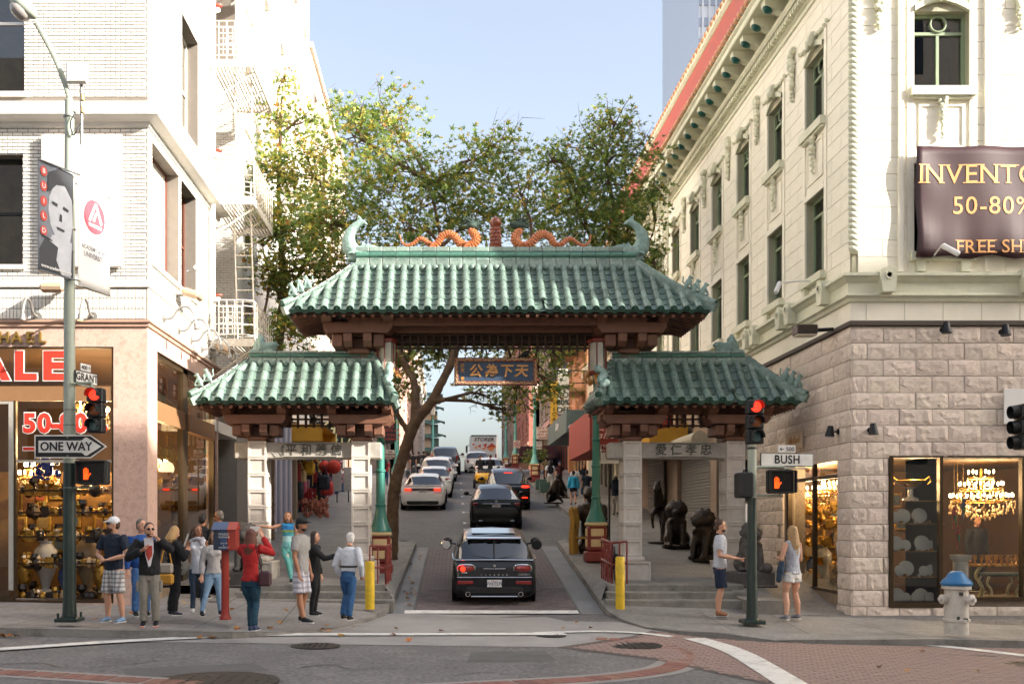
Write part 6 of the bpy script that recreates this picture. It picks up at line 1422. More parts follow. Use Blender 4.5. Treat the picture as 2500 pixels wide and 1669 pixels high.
def tree(label,base,limbs,blobs,seed,**kw):
 t=thing('plane_tree',label,'tree',base);r=random.Random(seed)
 mb=MB();
 for pts,rad in limbs:
  P=smooth(pts,4);n=len(P);rr=[rad[0]+(rad[1]-rad[0])*i/(n-1)for i in range(n)];mb.tube(P,[q*(1+r.uniform(-.07,.07))for q in rr],9)
 tr=obj('trunk',remesh(mb,'trunk',bark,.05,1,.05,.12),t)
 tw=MB();ends=[Vector(l[0][-1])for l in limbs]+[Vector(l[0][len(l[0])//2])for l in limbs]
 for(px,py,Y,rp,dens)in blobs:
  c=at(px,py,Y);R=rp/FPX*Y;e=min(ends,key=lambda q:(q-c).length);m1=e.lerp(c,.5)+Vector((r.uniform(-.2,.2),r.uniform(-.2,.2),.12));tw.tube([e,m1,c],[.06,.04,.025],6)
  for k in range(9):
   d=Vector((r.gauss(0,1),r.gauss(0,1),r.gauss(.2,1))).normalized();p1=c+d*R*.55+Vector((r.uniform(-.1,.1),0,r.uniform(-.1,.1)));p2=c+d*R*r.uniform(.9,1.2);s_=m1.lerp(c,r.random());tw.tube([s_,p1,p2],[.022,.013,.005],4)
   for j in range(2):q=p1.lerp(p2,r.random());tw.tube([q,q+Vector((r.gauss(0,.25),r.gauss(0,.25),r.gauss(.1,.25)))],[.008,.003],3)
 stuff(tw.build('branches',twigm,t));crown('crown',t,blobs,seed,**kw);return t
A=lambda l,Y:[at(x,y,Y)for x,y in l]
YA=27.
tree('leaning plane tree by the left kerb spreading its crown over the gate',(X_(957,YA),YA,.8),[(A([(955,1370),(958,1300),(962,1200),(985,1110),(1015,1030),(1050,985),(1080,930),(1104,880),(1118,830)],YA),(.19,.11)),([at(1118,835,YA),at(1105,730,27.5),at(1080,600,28),at(1050,450,28.5)],(.11,.05)),([at(1010,1045,YA),at(1014,945,27.2),at(990,890,27.4),at(962,835,27.6),at(900,700,28),at(860,560,28.4)],(.13,.05)),([at(1005,1065,YA),at(975,1020,26.9),at(940,960,26.8)],(.10,.06)),([at(1110,860,YA),at(1200,760,27.6),at(1300,620,28.2)],(.07,.04)),([at(1060,980,YA),at(1088,975,26.9)],(.09,.08))],[(860,330,28.5,110,.85),(950,290,29,90,.7),(880,470,28,120,.95),(1000,420,28.5,110,.9),(1090,500,28.5,110,.9),(1160,420,29,110,.75),(1230,370,29.5,80,.6),(980,560,27.5,100,.9),(800,560,27.5,110,1.),(1180,540,28.5,90,.8),(1270,470,29,90,.7),(1010,860,27.8,80,1.1),(960,920,28.2,80,1.1),(1070,850,28,60,.8),(1180,850,28.5,70,.7),(1270,850,29,60,.6),(1180,962,29,45,.8),(1262,972,29.4,52,.9),(1345,955,29.8,58,.8),(1235,1000,29,26,.8),(1360,870,29.8,60,.7)],11,size=.22,autumn=.2)
YBt=31.
tree('plane tree with autumn leaves in front of the tall white building',(X_(655,YBt),YBt,1.3),[(A([(655,1330),(656,1150),(662,1000),(680,850),(690,740),(690,640)],YBt),(.2,.12)),([at(700,740,YBt),at(760,600,31),at(790,480,31),at(790,360,31.5)],(.1,.04)),([at(690,650,YBt),at(680,480,31),at(685,330,31),at(690,200,31)],(.1,.03)),([at(700,760,YBt),at(660,680,30),at(640,600,30)],(.07,.03))],[(690,200,31,45,.6),(670,290,31,70,.75),(740,300,31,65,.6),(680,420,30.5,90,.95),(760,430,31,100,.95),(650,540,30,80,1.05),(720,560,30,110,1.1),(660,660,29.5,70,1.1),(740,680,30,90,1.0),(700,790,28.5,70,1.0),(760,800,28.8,60,.9),(640,800,28,45,.8),(820,640,30,80,.9)],5,size=.23,autumn=.32)
YCt=32.
tree('plane tree on the right pavement with dark crown beside the cream building',(5.9,YCt,1.4),[([Vector((5.9,YCt,1.3)),at(1530,1100,YCt),at(1525,900,YCt),at(1515,760,YCt),at(1500,640,YCt)],(.2,.12)),([at(1515,740,YCt),at(1450,600,32),at(1410,480,32),at(1380,400,32)],(.1,.04)),([at(1500,650,YCt),at(1500,520,32),at(1480,400,32),at(1500,300,32)],(.1,.03)),([at(1505,680,YCt),at(1580,600,32),at(1600,540,32)],(.08,.03))],[(1500,310,32,75,.8),(1440,360,32,80,.75),(1550,380,32,75,.85),(1400,450,32,90,.8),(1480,460,32,110,1.05),(1350,520,31.5,90,.85),(1430,560,31.5,100,1.05),(1530,540,31.5,90,1.2),(1570,620,31,60,1.1),(1340,400,32,60,.6),(1590,470,31.5,50,.7),(1600,660,30.5,35,.8),(1500,630,31,60,1.1),(1270,560,31,60,.7)],9,size=.22,autumn=.12)
# ================================================================ VEHICLES
blackp=lambda n,c:M('paint_'+n,c,.3,var=.03,scale=2,coat=.35,spec=.3)
tyrem=M('tyre_rubber','#141414',.8,var=.1);rimm=M('alloy_rim','#8d8f92',.3,metal=.8,var=.1);chrome=M('chrome','#c9c9c9',.12,metal=1.,var=0);dkpl=M('dark_plastic','#101112',.55,var=.05)
tail=M('tail_lamp','#7a1512',.15,var=.05,coat=.6);brake=M('lit_brake_lamp','#e0281a',.2,var=0,emit='#ff2a14',est=.9);cglass=glassmat('car_glass',(.10,.12,.13),.10);pltm=M('plate_white','#d5d5d2',.5,var=.03);pltt=M('plate_blue','#2a3560',.5)
seatm=M('car_interior','#2a2724',.8)
STY={'hatch':(4.25,[(0,.70,.30,.50,None,0),(.015,.84,.24,.66,None,0),(.05,.875,.22,.80,None,0),(.085,.885,.2,.96,None,0),(.14,.885,.2,1.0,None,0),(.42,.895,.2,.99,1.40,.62),(.6,.90,.2,.98,1.435,.63),(1.2,.90,.2,.96,1.45,.64),(2.2,.90,.2,.95,1.44,.63),(2.75,.90,.2,.95,1.38,.58),(3.3,.89,.2,.95,None,0),(3.8,.86,.2,.92,None,0),(4.15,.75,.25,.7,None,0),(4.25,.6,.3,.5,None,0)]),'sedan':(4.85,[(0,.68,.32,.55,None,0),(.02,.84,.26,.70,None,0),(.08,.89,.22,.98,None,0),(.14,.90,.22,1.06,None,0),(.55,.91,.2,1.04,None,0),(1.25,.915,.2,.98,1.38,.58),(1.6,.915,.2,.96,1.44,.6),(2.3,.915,.2,.95,1.46,.6),(2.9,.91,.2,.94,1.38,.56),(3.5,.90,.2,.95,None,0),(4.4,.86,.2,.88,None,0),(4.75,.76,.25,.7,None,0),(4.85,.6,.3,.5,None,0)]),'suv':(4.8,[(0,.74,.40,.62,None,0),(.02,.90,.32,.80,None,0),(.06,.93,.3,1.02,None,0),(.1,.935,.28,1.12,None,0),(.42,.94,.28,1.10,1.60,.64),(.65,.94,.28,1.08,1.66,.66),(1.4,.94,.28,1.07,1.69,.67),(2.4,.94,.28,1.06,1.68,.66),(3.1,.94,.28,1.06,1.6,.6),(3.6,.93,.28,1.06,None,0),(4.4,.88,.28,1.0,None,0),(4.7,.8,.3,.8,None,0),(4.8,.65,.35,.6,None,0)]),}
def car(name,lab,style,X,Y,paint,plate,lit=False,lights=(),extras=None,rz=-.02,wid=1.):
 L,ST=STY[style];t=thing(name,lab,'car',(X,Y,zgr(Y)+.0),0)
 t.rotation_euler=(math.atan(.1095 if Y<72 else.05),0,rz);PW[t.name]=Matrix.Identity(4)
 def half(y,w,zb,zt,zr,wr):
  w*=wid;wr*=wid
  a=[(0,zb),(w*.86,zb),(w*.965,zb+.10),(w,(zb+zt)*.5),(w*.985,zt-.10)]
  if zr is None:a+=[(w*.94,zt-.02),(w*.85,zt),(w*.68,zt+.008),(w*.4,zt+.014),(0,zt+.016)]
  else:a+=[(w*.93,zt),((w*.93+wr)*.5+.02,(zt+zr)*.5),(wr+.015,zr-.07),(wr*.86,zr-.015),(0,zr+.01)]
  return a
 n=10;secs=[]
 for s_ in ST:
  h=half(*s_);secs.append([(x,s_[0],z)for x,z in h]+[(-x,s_[0],z)for x,z in reversed(h[1:-1])])
 m=len(secs[0]);body=MB();glass=MB();V=[Vector(p)for s_ in secs for p in s_]
 bf,gf=[],[]
 for i in range(len(secs)-1):
  g0,g1=ST[i][4]is not None,ST[i+1][4]is not None
  for j in range(m):
   f=(i*m+j,i*m+(j+1)%m,(i+1)*m+(j+1)%m,(i+1)*m+j);jj=j if j<9 else m-1-j
   isg=(g0 and g1 and jj in(5,6)and ST[i][0]>.5)or(g0!=g1 and jj in(6,7,8))
   (gf if isg else bf).append(f)
 bf.append(tuple(range(m)));bf.append(tuple((len(secs)-1)*m+k for k in range(m)))
 body.add(V,bf,True);me=body.mesh('body',paint,True);b=obj('body',me,t,local=True)
 md=b.modifiers.new('b','BEVEL');md.width=.012;md.segments=1;md.limit_method='ANGLE';md.angle_limit=1.0
 gm_=MB();gm_.add([v+Vector((0,0,.0))for v in V],gf,True);gme=gm_.mesh('window_glass',cglass,True);gb=obj('window_glass',gme,t,local=True)
 it=MB().box(-.7,.7,.9,3.2,.45,.86).bbox(-.55,-.1,1.6,1.9,.8,1.22,.05).bbox(.1,.55,1.6,1.9,.8,1.22,.05);obj('seats',it.mesh('seats',seatm),t,local=True)
 R=.36 if style=='suv' else.325
 for y in(.72,L-.85):
  for s_ in(-1,1):
   w=ST[5][1]*wid;x=s_*(w-.10);q=MB().lathe([(R*.6,-.11),(R*.93,-.11),(R,-.07),(R,.07),(R*.93,.11),(R*.6,.11)],(x,y,R),20,axis='x').mesh('wheel',tyrem,True);wo=obj('wheel',q,t,local=True)
   q=MB().lathe([(R*.62,-.06),(R*.62,.09),(R*.52,.07),(R*.2,.06),(.001,.08)]if s_>0 else[(R*.62,.06),(R*.62,-.09),(R*.52,-.07),(R*.2,-.06),(.001,-.08)],(x,y,R),14,axis='x').mesh('rim',rimm,True);obj('rim',q,wo,local=True)
   a=MB().lathe([(R*1.16,0),(R*1.16,.006*s_),(R*.9,.007*s_)],(s_*(w+.001),y,R),20,axis='x').mesh('wheel_arch',dkpl,True);obj('wheel_arch',a,t,local=True)
 ub_=MB().bbox(-.72*wid,.72*wid,.12,L-.2,.17,.36,.03).bbox(-.6*wid,.6*wid,-.012,.2,.27 if style!='suv' else.34,.42 if style!='suv' else.5,.02);obj('underbody',ub_.mesh('underbody',dkpl),t,local=True)
 zp=dict(hatch=.50,sedan=.80,suv=.86)[style]
 yr=lambda z:-.012 if z<.62 else(.03 if z<.8 else.07)
 def rear(nm,mb,mat):return obj(nm,mb.mesh(nm,mat),t,local=True)
 if plate:
  y=-.022 if zp<.62 else.045;rear('number_plate',MB().bbox(-.155,.155,y-.01,y,zp-.078,zp+.078,.004),pltm);me=text_mesh(plate,.10,.002,.001,sx=.86);me.materials.clear();me.materials.append(pltt);me.transform(face_mtx((0,y-.013,zp-.012)));obj('plate_number',me,t,local=True)
  me=text_mesh('California',.035,.001,.0005);me.materials.clear();me.materials.append(M('plate_red','#a8323a',.5));me.transform(face_mtx((0,y-.013,zp+.055)));obj('plate_state',me,t,local=True)
 for(x,z,w,h,y,on)in lights:
  for s_ in(-1,1):
   q=MB().bbox(s_*x-w/2,s_*x+w/2,y-.03,y+.10,z-h/2,z+h/2,min(w,h)*.42);rear('tail_light',q,brake if on and(on==2 or s_<0)else tail)
 for s_ in(-1,1):
  wv=ST[5][1]*wid;ym=L*.60;q=MB().tube([(s_*(wv-.06),ym,ST[5][3]+.02),(s_*(wv+.08),ym-.02,ST[5][3]+.05)],.025,6).ball((s_*(wv+.14),ym,ST[5][3]+.09),(.11,.06,.085),10,8);rear('wing_mirror',q,paint)
 if extras:extras(t,rear)
 return t
def mini_x(t,rear):
 for s_ in(-1,1):
  x=s_*.60;q=MB();pts=[(x+.19*math.copysign(abs(math.cos(a))**.7,math.cos(a)),.055,.80+.09*math.copysign(abs(math.sin(a))**.7,math.sin(a)))for a in frange(0,2*PI,24)];q.tube(pts,.018,6,caps=False);rear('lamp_ring',q,chrome)
  q=MB();q.lathe([(.175,-.02),(.17,-.045),(.12,-.065),(.001,-.075)],(0,0,0),20,axis='y');q.xf(Matrix.Translation((x,.09,.80))@Matrix.Diagonal((1,1,.48,1)));rear('tail_light',q,tail)
  if s_<0:q=MB().lathe([(.055,0),(.05,-.012),(.001,-.014)],(x-.07,.015,.80),14,axis='y');rear('tail_light_bulb',q,brake)
  rear('reflector',MB().bbox(s_*.62-.17,s_*.62+.17,-.012,.05,.475,.55,.01),tail);rear('exhaust',MB().lathe([(.055,.1),(.055,-.03),(.04,-.03),(.038,.05)],(s_*.56,0,.27),14,axis='y'),chrome)
  q=MB().lathe([(.10,0),(.125,.03),(.12,.10),(.06,.14)],(s_*1.06,2.3,1.02),14,axis='y');rear('mirror_cap',q,dkpl if s_>0 else chrome);rear('door_handle',MB().bbox(s_*.90-.01,s_*.90+.01,1.5,1.7,.86,.89,.008),chrome);rear('wiper',MB().tube([(s_*.12,.14,1.015),(s_*.48,.19,1.06)],.012,5),dkpl)
 rear('belt_strip',MB().tube([(-.9,1.2,.965),(-.88,.3,.985),(-.82,.08,.985),(0,.05,.995),(.82,.08,.985),(.88,.3,.985),(.9,1.2,.965)],.014,6),chrome);rear('door_gap',MB().box(-.006,.006,.03,.1,.62,.98),dkpl);rear('handle_bar',MB().bbox(-.24,.24,.045,.07,.79,.815,.008),chrome)
 rear('bumper_line',MB().bbox(-.8,.8,-.01,.03,.615,.635,.008),chrome);rear('diffuser',MB().bbox(-.5,.5,-.02,.1,.2,.23,.01),chrome)
 rear('roof_spoiler',MB().bbox(-.6,.6,.30,.5,1.395,1.43,.02),t.children[0].data.materials[0]);rear('sunroof',MB().bbox(-.48,.48,.9,1.9,1.452,1.462,.01),M('sunroof_glass','#11161b',.08,var=0,coat=.5));rear('window_divider',MB().tube([(0,.13,1.01),(0,.40,1.40)],.022,5),dkpl);rear('high_brake_light',MB().bbox(-.15,.15,.288,.3,1.402,1.416,.004),tail)
 for i,ch in enumerate('CLUBMAN'):me=text_mesh(ch,.05,.002,.001);me.materials.clear();me.materials.append(chrome);me.transform(face_mtx((-.27+.09*i,.012,.675)));obj('badge_letter',me,t,local=True)
 me=text_mesh('COOPER S',.05,.002,.001,shear=.2);me.materials.clear();me.materials.append(chrome);me.transform(face_mtx((.62,.012,.685)));obj('badge_letter',me,t,local=True)
 rear('badge',MB().lathe([(.03,0),(.03,-.01)],(0,.04,.87),12,axis='y').bbox(-.70,-.58,.01,.03,.71,.73,.004),chrome)
def alt_x(t,rear):
 rear('chrome_trim',MB().bbox(-.5,.5,.03,.06,.905,.935,.008),chrome);rear('badge',MB().lathe([(.05,0),(.05,-.012),(.03,-.014)],(0,.05,1.0),16,axis='y'),chrome)
 for s_ in(-1,1):rear('exhaust',MB().bbox(s_*.55-.08,s_*.55+.08,-.02,.05,.3,.35,.02),chrome)
def inf_x(t,rear):
 rear('chrome_trim',MB().bbox(-.55,.55,.02,.06,1.005,1.03,.008),chrome);rear('high_brake_light',MB().bbox(-.18,.18,.38,.42,1.565,1.585,.004),brake);rear('wiper',MB().tube([(-.3,.12,1.14),(.2,.16,1.2)],.012,5),dkpl)
 for s_ in(-1,1):rear('roof_rail',MB().tube([(s_*.6,.7,1.70),(s_*.6,2.6,1.72)],.02,6),chrome);rear('reflector',MB().bbox(s_*.7-.12,s_*.7+.12,-.015,.03,.52,.57,.01),brake)
def chg_x(t,rear):
 rear('light_bar',MB().bbox(-.8,.8,.01,.09,.86,.95,.03),dkpl);rear('light_strip',MB().bbox(-.78,.78,.0,.02,.925,.94,.004),tail);rear('boot_spoiler',MB().bbox(-.78,.78,.08,.2,1.065,1.09,.012),t.children[0].data.materials[0])
 rear('lower_grille',MB().bbox(-.68,.68,-.02,.05,.3,.42,.02),dkpl);rear('badge',MB().bbox(-.25,.25,.0,.01,.88,.90,.004),chrome)
wp1,bp1=blackp('white','#d3d2ce'),blackp('black','#07080a');navy=blackp('navy','#05080f')
car('hatchback_car','black estate hatchback with chrome ringed tail lights waiting on the pavers under the gate','hatch',1.06,21.15,navy,'7VXT579',extras=mini_x)
car('sedan_car','black sedan ahead of the hatchback just beyond the gate','sedan',1.84,35.2,bp1,'7BBR558',lights=[(.74,.90,.26,.17,.07,0)],extras=alt_x)
car('suv_car','black sport utility car with red brake lights ahead of the black sedan','suv',2.72,42.4,bp1,'',lights=[(.72,1.0,.36,.11,.05,2)],extras=inf_x)
car('parked_car','white sedan with wide dark tail light bar parked nearest on the left','sedan',-.92,42.2,wp1,'8EBT562',lights=[(.62,.905,.3,.08,.0,2)],extras=chg_x,wid=1.04)
car('parked_car','white sedan parked second in the row on the left','sedan',-.55,48.4,wp1,'7TLK204',lights=[(.72,.93,.3,.12,.05,0)])
car('parked_car','white sport utility car parked third in the row on the left','suv',-.45,54.2,wp1,'',lights=[(.74,1.05,.22,.2,.05,0)])
car('parked_car','silver blue sedan parked fourth in the row on the left','sedan',-.2,60.2,blackp('silver','#8c9198'),'',lights=[(.72,.93,.3,.12,.05,0)])
car('parked_car','large black sport utility car parked last before the crest on the left','suv',.0,67.0,bp1,'',lights=[(.8,1.05,.14,.36,.05,0)],wid=1.07).scale=(1.06,1.08,1.1)
car('driving_car','white sedan in the right lane ahead of the yellow buggy','sedan',2.72,58.6,wp1,'',lights=[(.72,.93,.3,.12,.05,0)])
car('driving_car','white hatchback far up the right lane just below the coach','hatch',2.3,69.5,wp1,'',lights=[(.66,.8,.16,.26,.03,0)])
def coach():
 Y=92.;X=X_(1181,Y);z0=zgr(91)-.05;t=thing('tour_coach','white tour coach with orange geometric logo seen from behind at the crest','bus',(X,Y,z0));PW[t.name]=Matrix.Identity(4)
 t.rotation_euler=(math.atan(.04),0,-.02);cw=M('coach_white','#d9d8d4',.3,var=.02,coat=.5);add=lambda n,mb,m:obj(n,mb.mesh(n,m),t,local=True)
 add('body',MB().bbox(-1.3,1.3,0,11.5,.35,3.5,.16),cw);add('roof_edge',MB().bbox(-1.2,1.2,-.03,.3,3.36,3.48,.03),M('coach_green','#39544c',.4));add('rear_window',MB().bbox(-1.1,1.1,-.012,.05,2.0,3.2,.03),cw)
 blk_=M('coach_black','#151515',.5);me=text_mesh('STORER',.44,.004,.012,shear=.25,sx=1.15);me.materials.clear();me.materials.append(blk_);me.transform(face_mtx((0,-.03,3.05)));obj('lettering',me,t,local=True)
 me=text_mesh('SAN FRANCISCO',.235,.004,.001);me.materials.clear();me.materials.append(M('coach_grey','#6c6a68',.5));me.transform(face_mtx((0,-.03,1.64)));obj('lettering',me,t,local=True)
 o1,o2=M('logo_orange','#e58a4b',.5),M('logo_red','#c2452c',.5);r=random.Random(4)
 for k,(a,b,c)in enumerate([((.2,2.3),(.75,2.75),(1.15,2.4)),((.2,2.3),(.7,1.95),(1.15,2.4)),((-.1,2.55),(.3,2.75),(.2,2.3)),((-.3,2.25),(.1,2.1),(.2,2.35)),((-.6,2.45),(-.3,2.3),(-.25,2.65)),((-.9,2.3),(-.6,2.2),(-.65,2.5)),((-1.1,2.6),(-.85,2.5),(-.9,2.75))]):add('logo_facet',MB().prism([a,b,c],-.028,-.02,'xz'),(o2,o1)[k%2])
 add('engine_door',MB().bbox(-1.0,1.0,-.02,.03,.7,1.85,.02),cw)
 for s_ in(-1,1):add('tail_light',MB().bbox(s_*1.12-.07,s_*1.12+.07,-.03,.05,1.0,1.75,.02),tail);add('wing_mirror',MB().tube([(s_*1.2,11.2,3.0),(s_*1.55,11.3,2.9)],.04,6).bbox(s_*1.55-.1,s_*1.55+.1,11.2,11.35,2.2,2.9,.03),blk_)
 for y in(2.5,9.5):
  for s_ in(-1,1):w=add('wheel',MB().lathe([(.3,-.14),(.48,-.14),(.5,0),(.48,.14),(.3,.14)],(s_*1.14,y,.5),18,axis='x'),tyrem)
 add('bumper',MB().bbox(-1.25,1.25,-.06,.1,.35,.62,.04),cw);add('number_plate',MB().bbox(-.16,.16,-.075,-.06,.66,.8,.004),pltm)
coach()
def rider_bits():pass
def buggy():
 Y=54.8;X=X_(1186,Y);t=thing('yellow_buggy','small yellow open buggy with black lap tray in the right lane','buggy',(X,Y,zgr(Y)));PW[t.name]=Matrix.Identity(4);t.rotation_euler=(math.atan(.1095),0,0)
 ym=M('buggy_yellow','#e0a81c',.3,var=.04,coat=.4);add=lambda n,mb,m:obj(n,mb.mesh(n,m),t,local=True)
 mb=MB().ball((0,.6,.62),(.62,.75,.42),14,10).bbox(-.55,.55,.0,.7,.35,.62,.12);add('body',remesh(mb,'body',ym,.05,2)and mb,ym);add('cockpit',MB().ball((0,.45,.85),(.48,.45,.25),12,8),dkpl)
 for x,y in((-.62,.2),(.62,.2),(0,1.6)):add('wheel',MB().lathe([(.1,-.07),(.24,-.07),(.26,0),(.24,.07),(.1,.07)],(x,y,.26),14,axis='x'),tyrem)
 for s_ in(-1,1):add('wing_mirror',MB().tube([(s_*.5,.9,.95),(s_*.72,.95,1.1)],.02,5).ball((s_*.74,.95,1.14),(.09,.04,.07),8,6),dkpl);add('tail_light',MB().bbox(s_*.4-.06,s_*.4+.06,-.03,.02,.5,.58,.01),tail)
buggy()
# ================================================================ STREET FURNITURE
polel=M('pole_light','#a3aa9b',.45,var=.08,dirt='#7e8376',dscale=6,damt=.4);poled=M('pole_dark_green','#25332e',.4,var=.12);sigb=M('signal_black','#1b1d1e',.5,var=.08);signw=M('street_sign_white','#dcdad5',.45,var=.04,dirt='#a9a6a0',dscale=7,damt=.4);signk=M('street_sign_black','#1a1b1c',.45,var=.04)
redon=M('signal_red_lit','#e02a1c',.3,var=0,emit='#ff2a1a',est=.9);amboff=M('signal_amber','#a2592b',.15,var=.1,coat=.5);grnoff=M('signal_green','#4c6a6b',.15,var=.1,coat=.5);hand=M('hand_lit','#e0481c',.3,var=0,emit='#ff4a10',est=.55)
def signal_head(t,x,y,z0,z1,w,lit=redon):
 h=(z1-z0)/3
 for k,mt in((2,lit),(1,amboff),(0,grnoff)):
  zc=z0+h*(k+.5);b=MB().bbox(x-w/2,x+w/2,y,y+.2,zc-h/2+.004,zc+h/2-.004,.02).build('signal_section',sigb,t)
  o=MB().ball((x,y-.005,zc),(h*.36,.035,h*.36),16,8).build('lens',mt,t)
  v=MB();n=14
  for i in range(n):a0,a1=math.radians(-20+220*i/n),math.radians(-20+220*(i+1)/n);r=h*.40;v.quad((x+r*math.cos(a0),y,zc+r*math.sin(a0)),(x+r*math.cos(a1),y,zc+r*math.sin(a1)),(x+r*math.cos(a1),y-.2,zc+r*math.sin(a1)),(x+r*math.cos(a0),y-.2,zc+r*math.sin(a0)))
  o=v.build('visor',sigb,t);md=o.modifiers.new('s','SOLIDIFY');md.thickness=.008
def ped_head(t,x0,x1,y,z0,z1):
 MB().bbox(x0,x1,y,y+.18,z0,z1,.03).build('housing',sigb,t);MB().bbox(x0+.04,x1-.04,y-.006,y+.01,z0+.04,z1-.04,.004).build('screen',M('ped_screen','#0b0b0c',.3),t)
 for e in((x0+.01,x1-.01,z1-.04,z1-.02),(x0+.01,x1-.01,z0+.01,z0+.03),(x0+.005,x0+.025,z0+.03,z1-.04),(x1-.025,x1-.005,z0+.03,z1-.04)):MB().box(e[0],e[1],y-.12,y-.001,e[2],e[3]).build('hood',sigb,t)
 cx=x0+(x1-x0)*.3;cz=(z0+z1)/2-.02;H=(z1-z0)*.5;hd=MB()
 hd.bbox(cx-H*.2,cx+H*.2,y-.02,y-.008,cz-H*.5,cz+H*.02,.008)
 for i,(dx,hh)in enumerate(((-.165,.36),(-.055,.47),(.055,.45),(.165,.34))):hd.bbox(cx+H*dx-H*.042,cx+H*dx+H*.042,y-.02,y-.008,cz,cz+H*hh,.006)
 hd.tube([(cx+H*.16,y-.014,cz-H*.3),(cx+H*.38,y-.014,cz+H*.02)],H*.05,6);hd.build('hand_symbol',hand,t)
lx,ly=-6.29,16.7;lz=zs(lx,ly);lp=thing('lamp_post','tall street lamp post on the left corner with curved arm','lamp post',(lx,ly,lz));z_split=Z_(1130,ly)
MB().lathe([(.17,lz),(.17,lz+.05),(.12,lz+.07),(.105,lz+.3),(.1,z_split)],(lx,ly,0),16).build('lower_pole',poled,lp);MB().lathe([(.1,z_split),(.085,6.5),(.075,Z_(246,ly)),(.05,Z_(246,ly)+.02)],(lx,ly,0),16).build('upper_pole',polel,lp)
MB().bbox(lx-.19,lx+.19,ly-.19,ly+.19,lz-.02,lz+.04,.01).build('base_plate',poled,lp)
for s_ in((-1,-1),(1,-1),(1,1),(-1,1)):MB().cyl((lx+.14*s_[0],ly+.14*s_[1],lz+.04),(lx+.14*s_[0],ly+.14*s_[1],lz+.13),.02,n=6).build('bolt',poled,lp)
MB().tube(smooth([at(180,275,ly),at(165,225,ly),at(140,155,ly),at(110,95,ly-.1),at(88,55,ly-.2)],4),.045,8).build('arm',polel,lp)
hd=MB();q=at(58,22,ly-.3);hd.ball(q+Vector((0,0,.03)),(.27,.17,.13),14,8,Matrix.Rotation(.65,3,'Y'));hd.build('lamp_head',polel,lp);MB().ball(q+Vector((-.05,-.02,-.05)),(.19,.15,.13),14,8,Matrix.Rotation(.65,3,'Y')).build('lamp_glass',M('lamp_glass','#9a938e',.15,var=.1,coat=.4),lp)
for z in(Z_(286,ly),Z_(1000,ly),Z_(1038,ly),Z_(560,ly),Z_(1190,ly)):MB().lathe([(.095,z-.015),(.102,z-.01),(.102,z+.01),(.095,z+.015)],(lx,ly,0),14).build('clamp',M('steel_clamp','#8a8a86',.35,metal=.6),lp)
an=thing('antenna','white flat antenna panel with pipe on top of the left lamp post','antenna',(lx+.2,ly,8));MB().bbox(X_(160,ly-.1),X_(214,ly-.1),ly-.12,ly-.02,Z_(203,ly-.1),Z_(150,ly-.1),.03).build('panel',M('antenna_white','#dcd9d2',.5,var=.03),an);MB().cyl((X_(199,ly),ly,Z_(352,ly)),(X_(199,ly),ly,Z_(200,ly)),.025,n=8).build('pipe',M('steel_clamp','#8a8a86'),an)
for z in(238,268):MB().bbox(X_(200,ly),X_(206,ly),ly-.06,ly+.02,Z_(z+10,ly),Z_(z-8,ly),.01).build('bracket',M('bracket_tan','#b09468',.5),an)
MB().tube(smooth([at(200,300,ly),at(190,315,ly-.1),at(178,330,ly-.1),at(172,300,ly-.12),at(180,280,ly-.1)],3),.012,5).build('cable',sigb,an)
def banner_frame(a,b,h):
 return Vector(a),Vector(b),Vector((0,0,-h))
def onb(a,b,u,v,h,off=.006):
 d=b-a;n=Vector((d.y,-d.x,0)).normalized();n=n if n.y<0 or True else-n
 if n.dot(Vector((0,0,0))-a)<0:n=-n
 return a+d*u+Vector((0,0,-h*v))+n*off
a1,b1=at(178,425,ly-.06),at(93,385,15.95);b1.z=a1.z;h1=1.78
pbn=thing('portrait_banner','grey portrait banner with letters in red discs hanging left of the lamp post','banner',tuple(a1))
def poly_on(a,b,h,pts,off):return[onb(a,b,u,v,h,off)for u,v in pts]
def flat(name,a,b,h,pts,off,mat,parent):
 P=poly_on(a,b,h,pts,off);tri=tessellate_polygon([[Vector((u,v,0))for u,v in pts]]);MB().add(P,list(tri)).build(name,mat,parent)
def slab(name,a,b,h,mat,parent,nx=8,ny=12,w=.02):
 d=b-a;v=[]
 for j in range(ny+1):
  for i in range(nx+1):v.append(onb(a,b,i/nx,j/ny,h,w*math.sin(j*.9+i*.5)*.25))
 o=MB().add(v,[(j*(nx+1)+i,j*(nx+1)+i+1,(j+1)*(nx+1)+i+1,(j+1)*(nx+1)+i)for j in range(ny)for i in range(nx)],True).build(name,mat,parent);md=o.modifiers.new('s','SOLIDIFY');md.thickness=.004;return o
slab('cloth',a1,b1,h1,M('banner_grey','#6c7078',.6,var=.5,scale=1.5),pbn)
face_=M('print_pale','#b9bcc2',.6,var=.15,scale=4);drk=M('print_dark','#34373c',.6,var=.2)
flat('print_face',a1,b1,h1,[(.05,.22),(.3,.14),(.55,.17),(.7,.3),(.72,.42),(.66,.55),(.5,.66),(.3,.7),(.1,.66),(.02,.5)],.008,face_,pbn);flat('print_hair',a1,b1,h1,[(.0,.02),(.4,.0),(.72,.08),(.76,.26),(.66,.24),(.5,.17),(.25,.15),(.06,.25),(.0,.3)],.011,drk,pbn)
flat('print_collar',a1,b1,h1,[(.0,.72),(.3,.74),(.8,.68),(.98,.8),(.98,.98),(.0,.98)],.010,drk,pbn);flat('print_hand',a1,b1,h1,[(.05,.66),(.35,.62),(.62,.64),(.7,.7),(.45,.74),(.5,.86),(.35,.98),(.08,.98)],.013,face_,pbn)
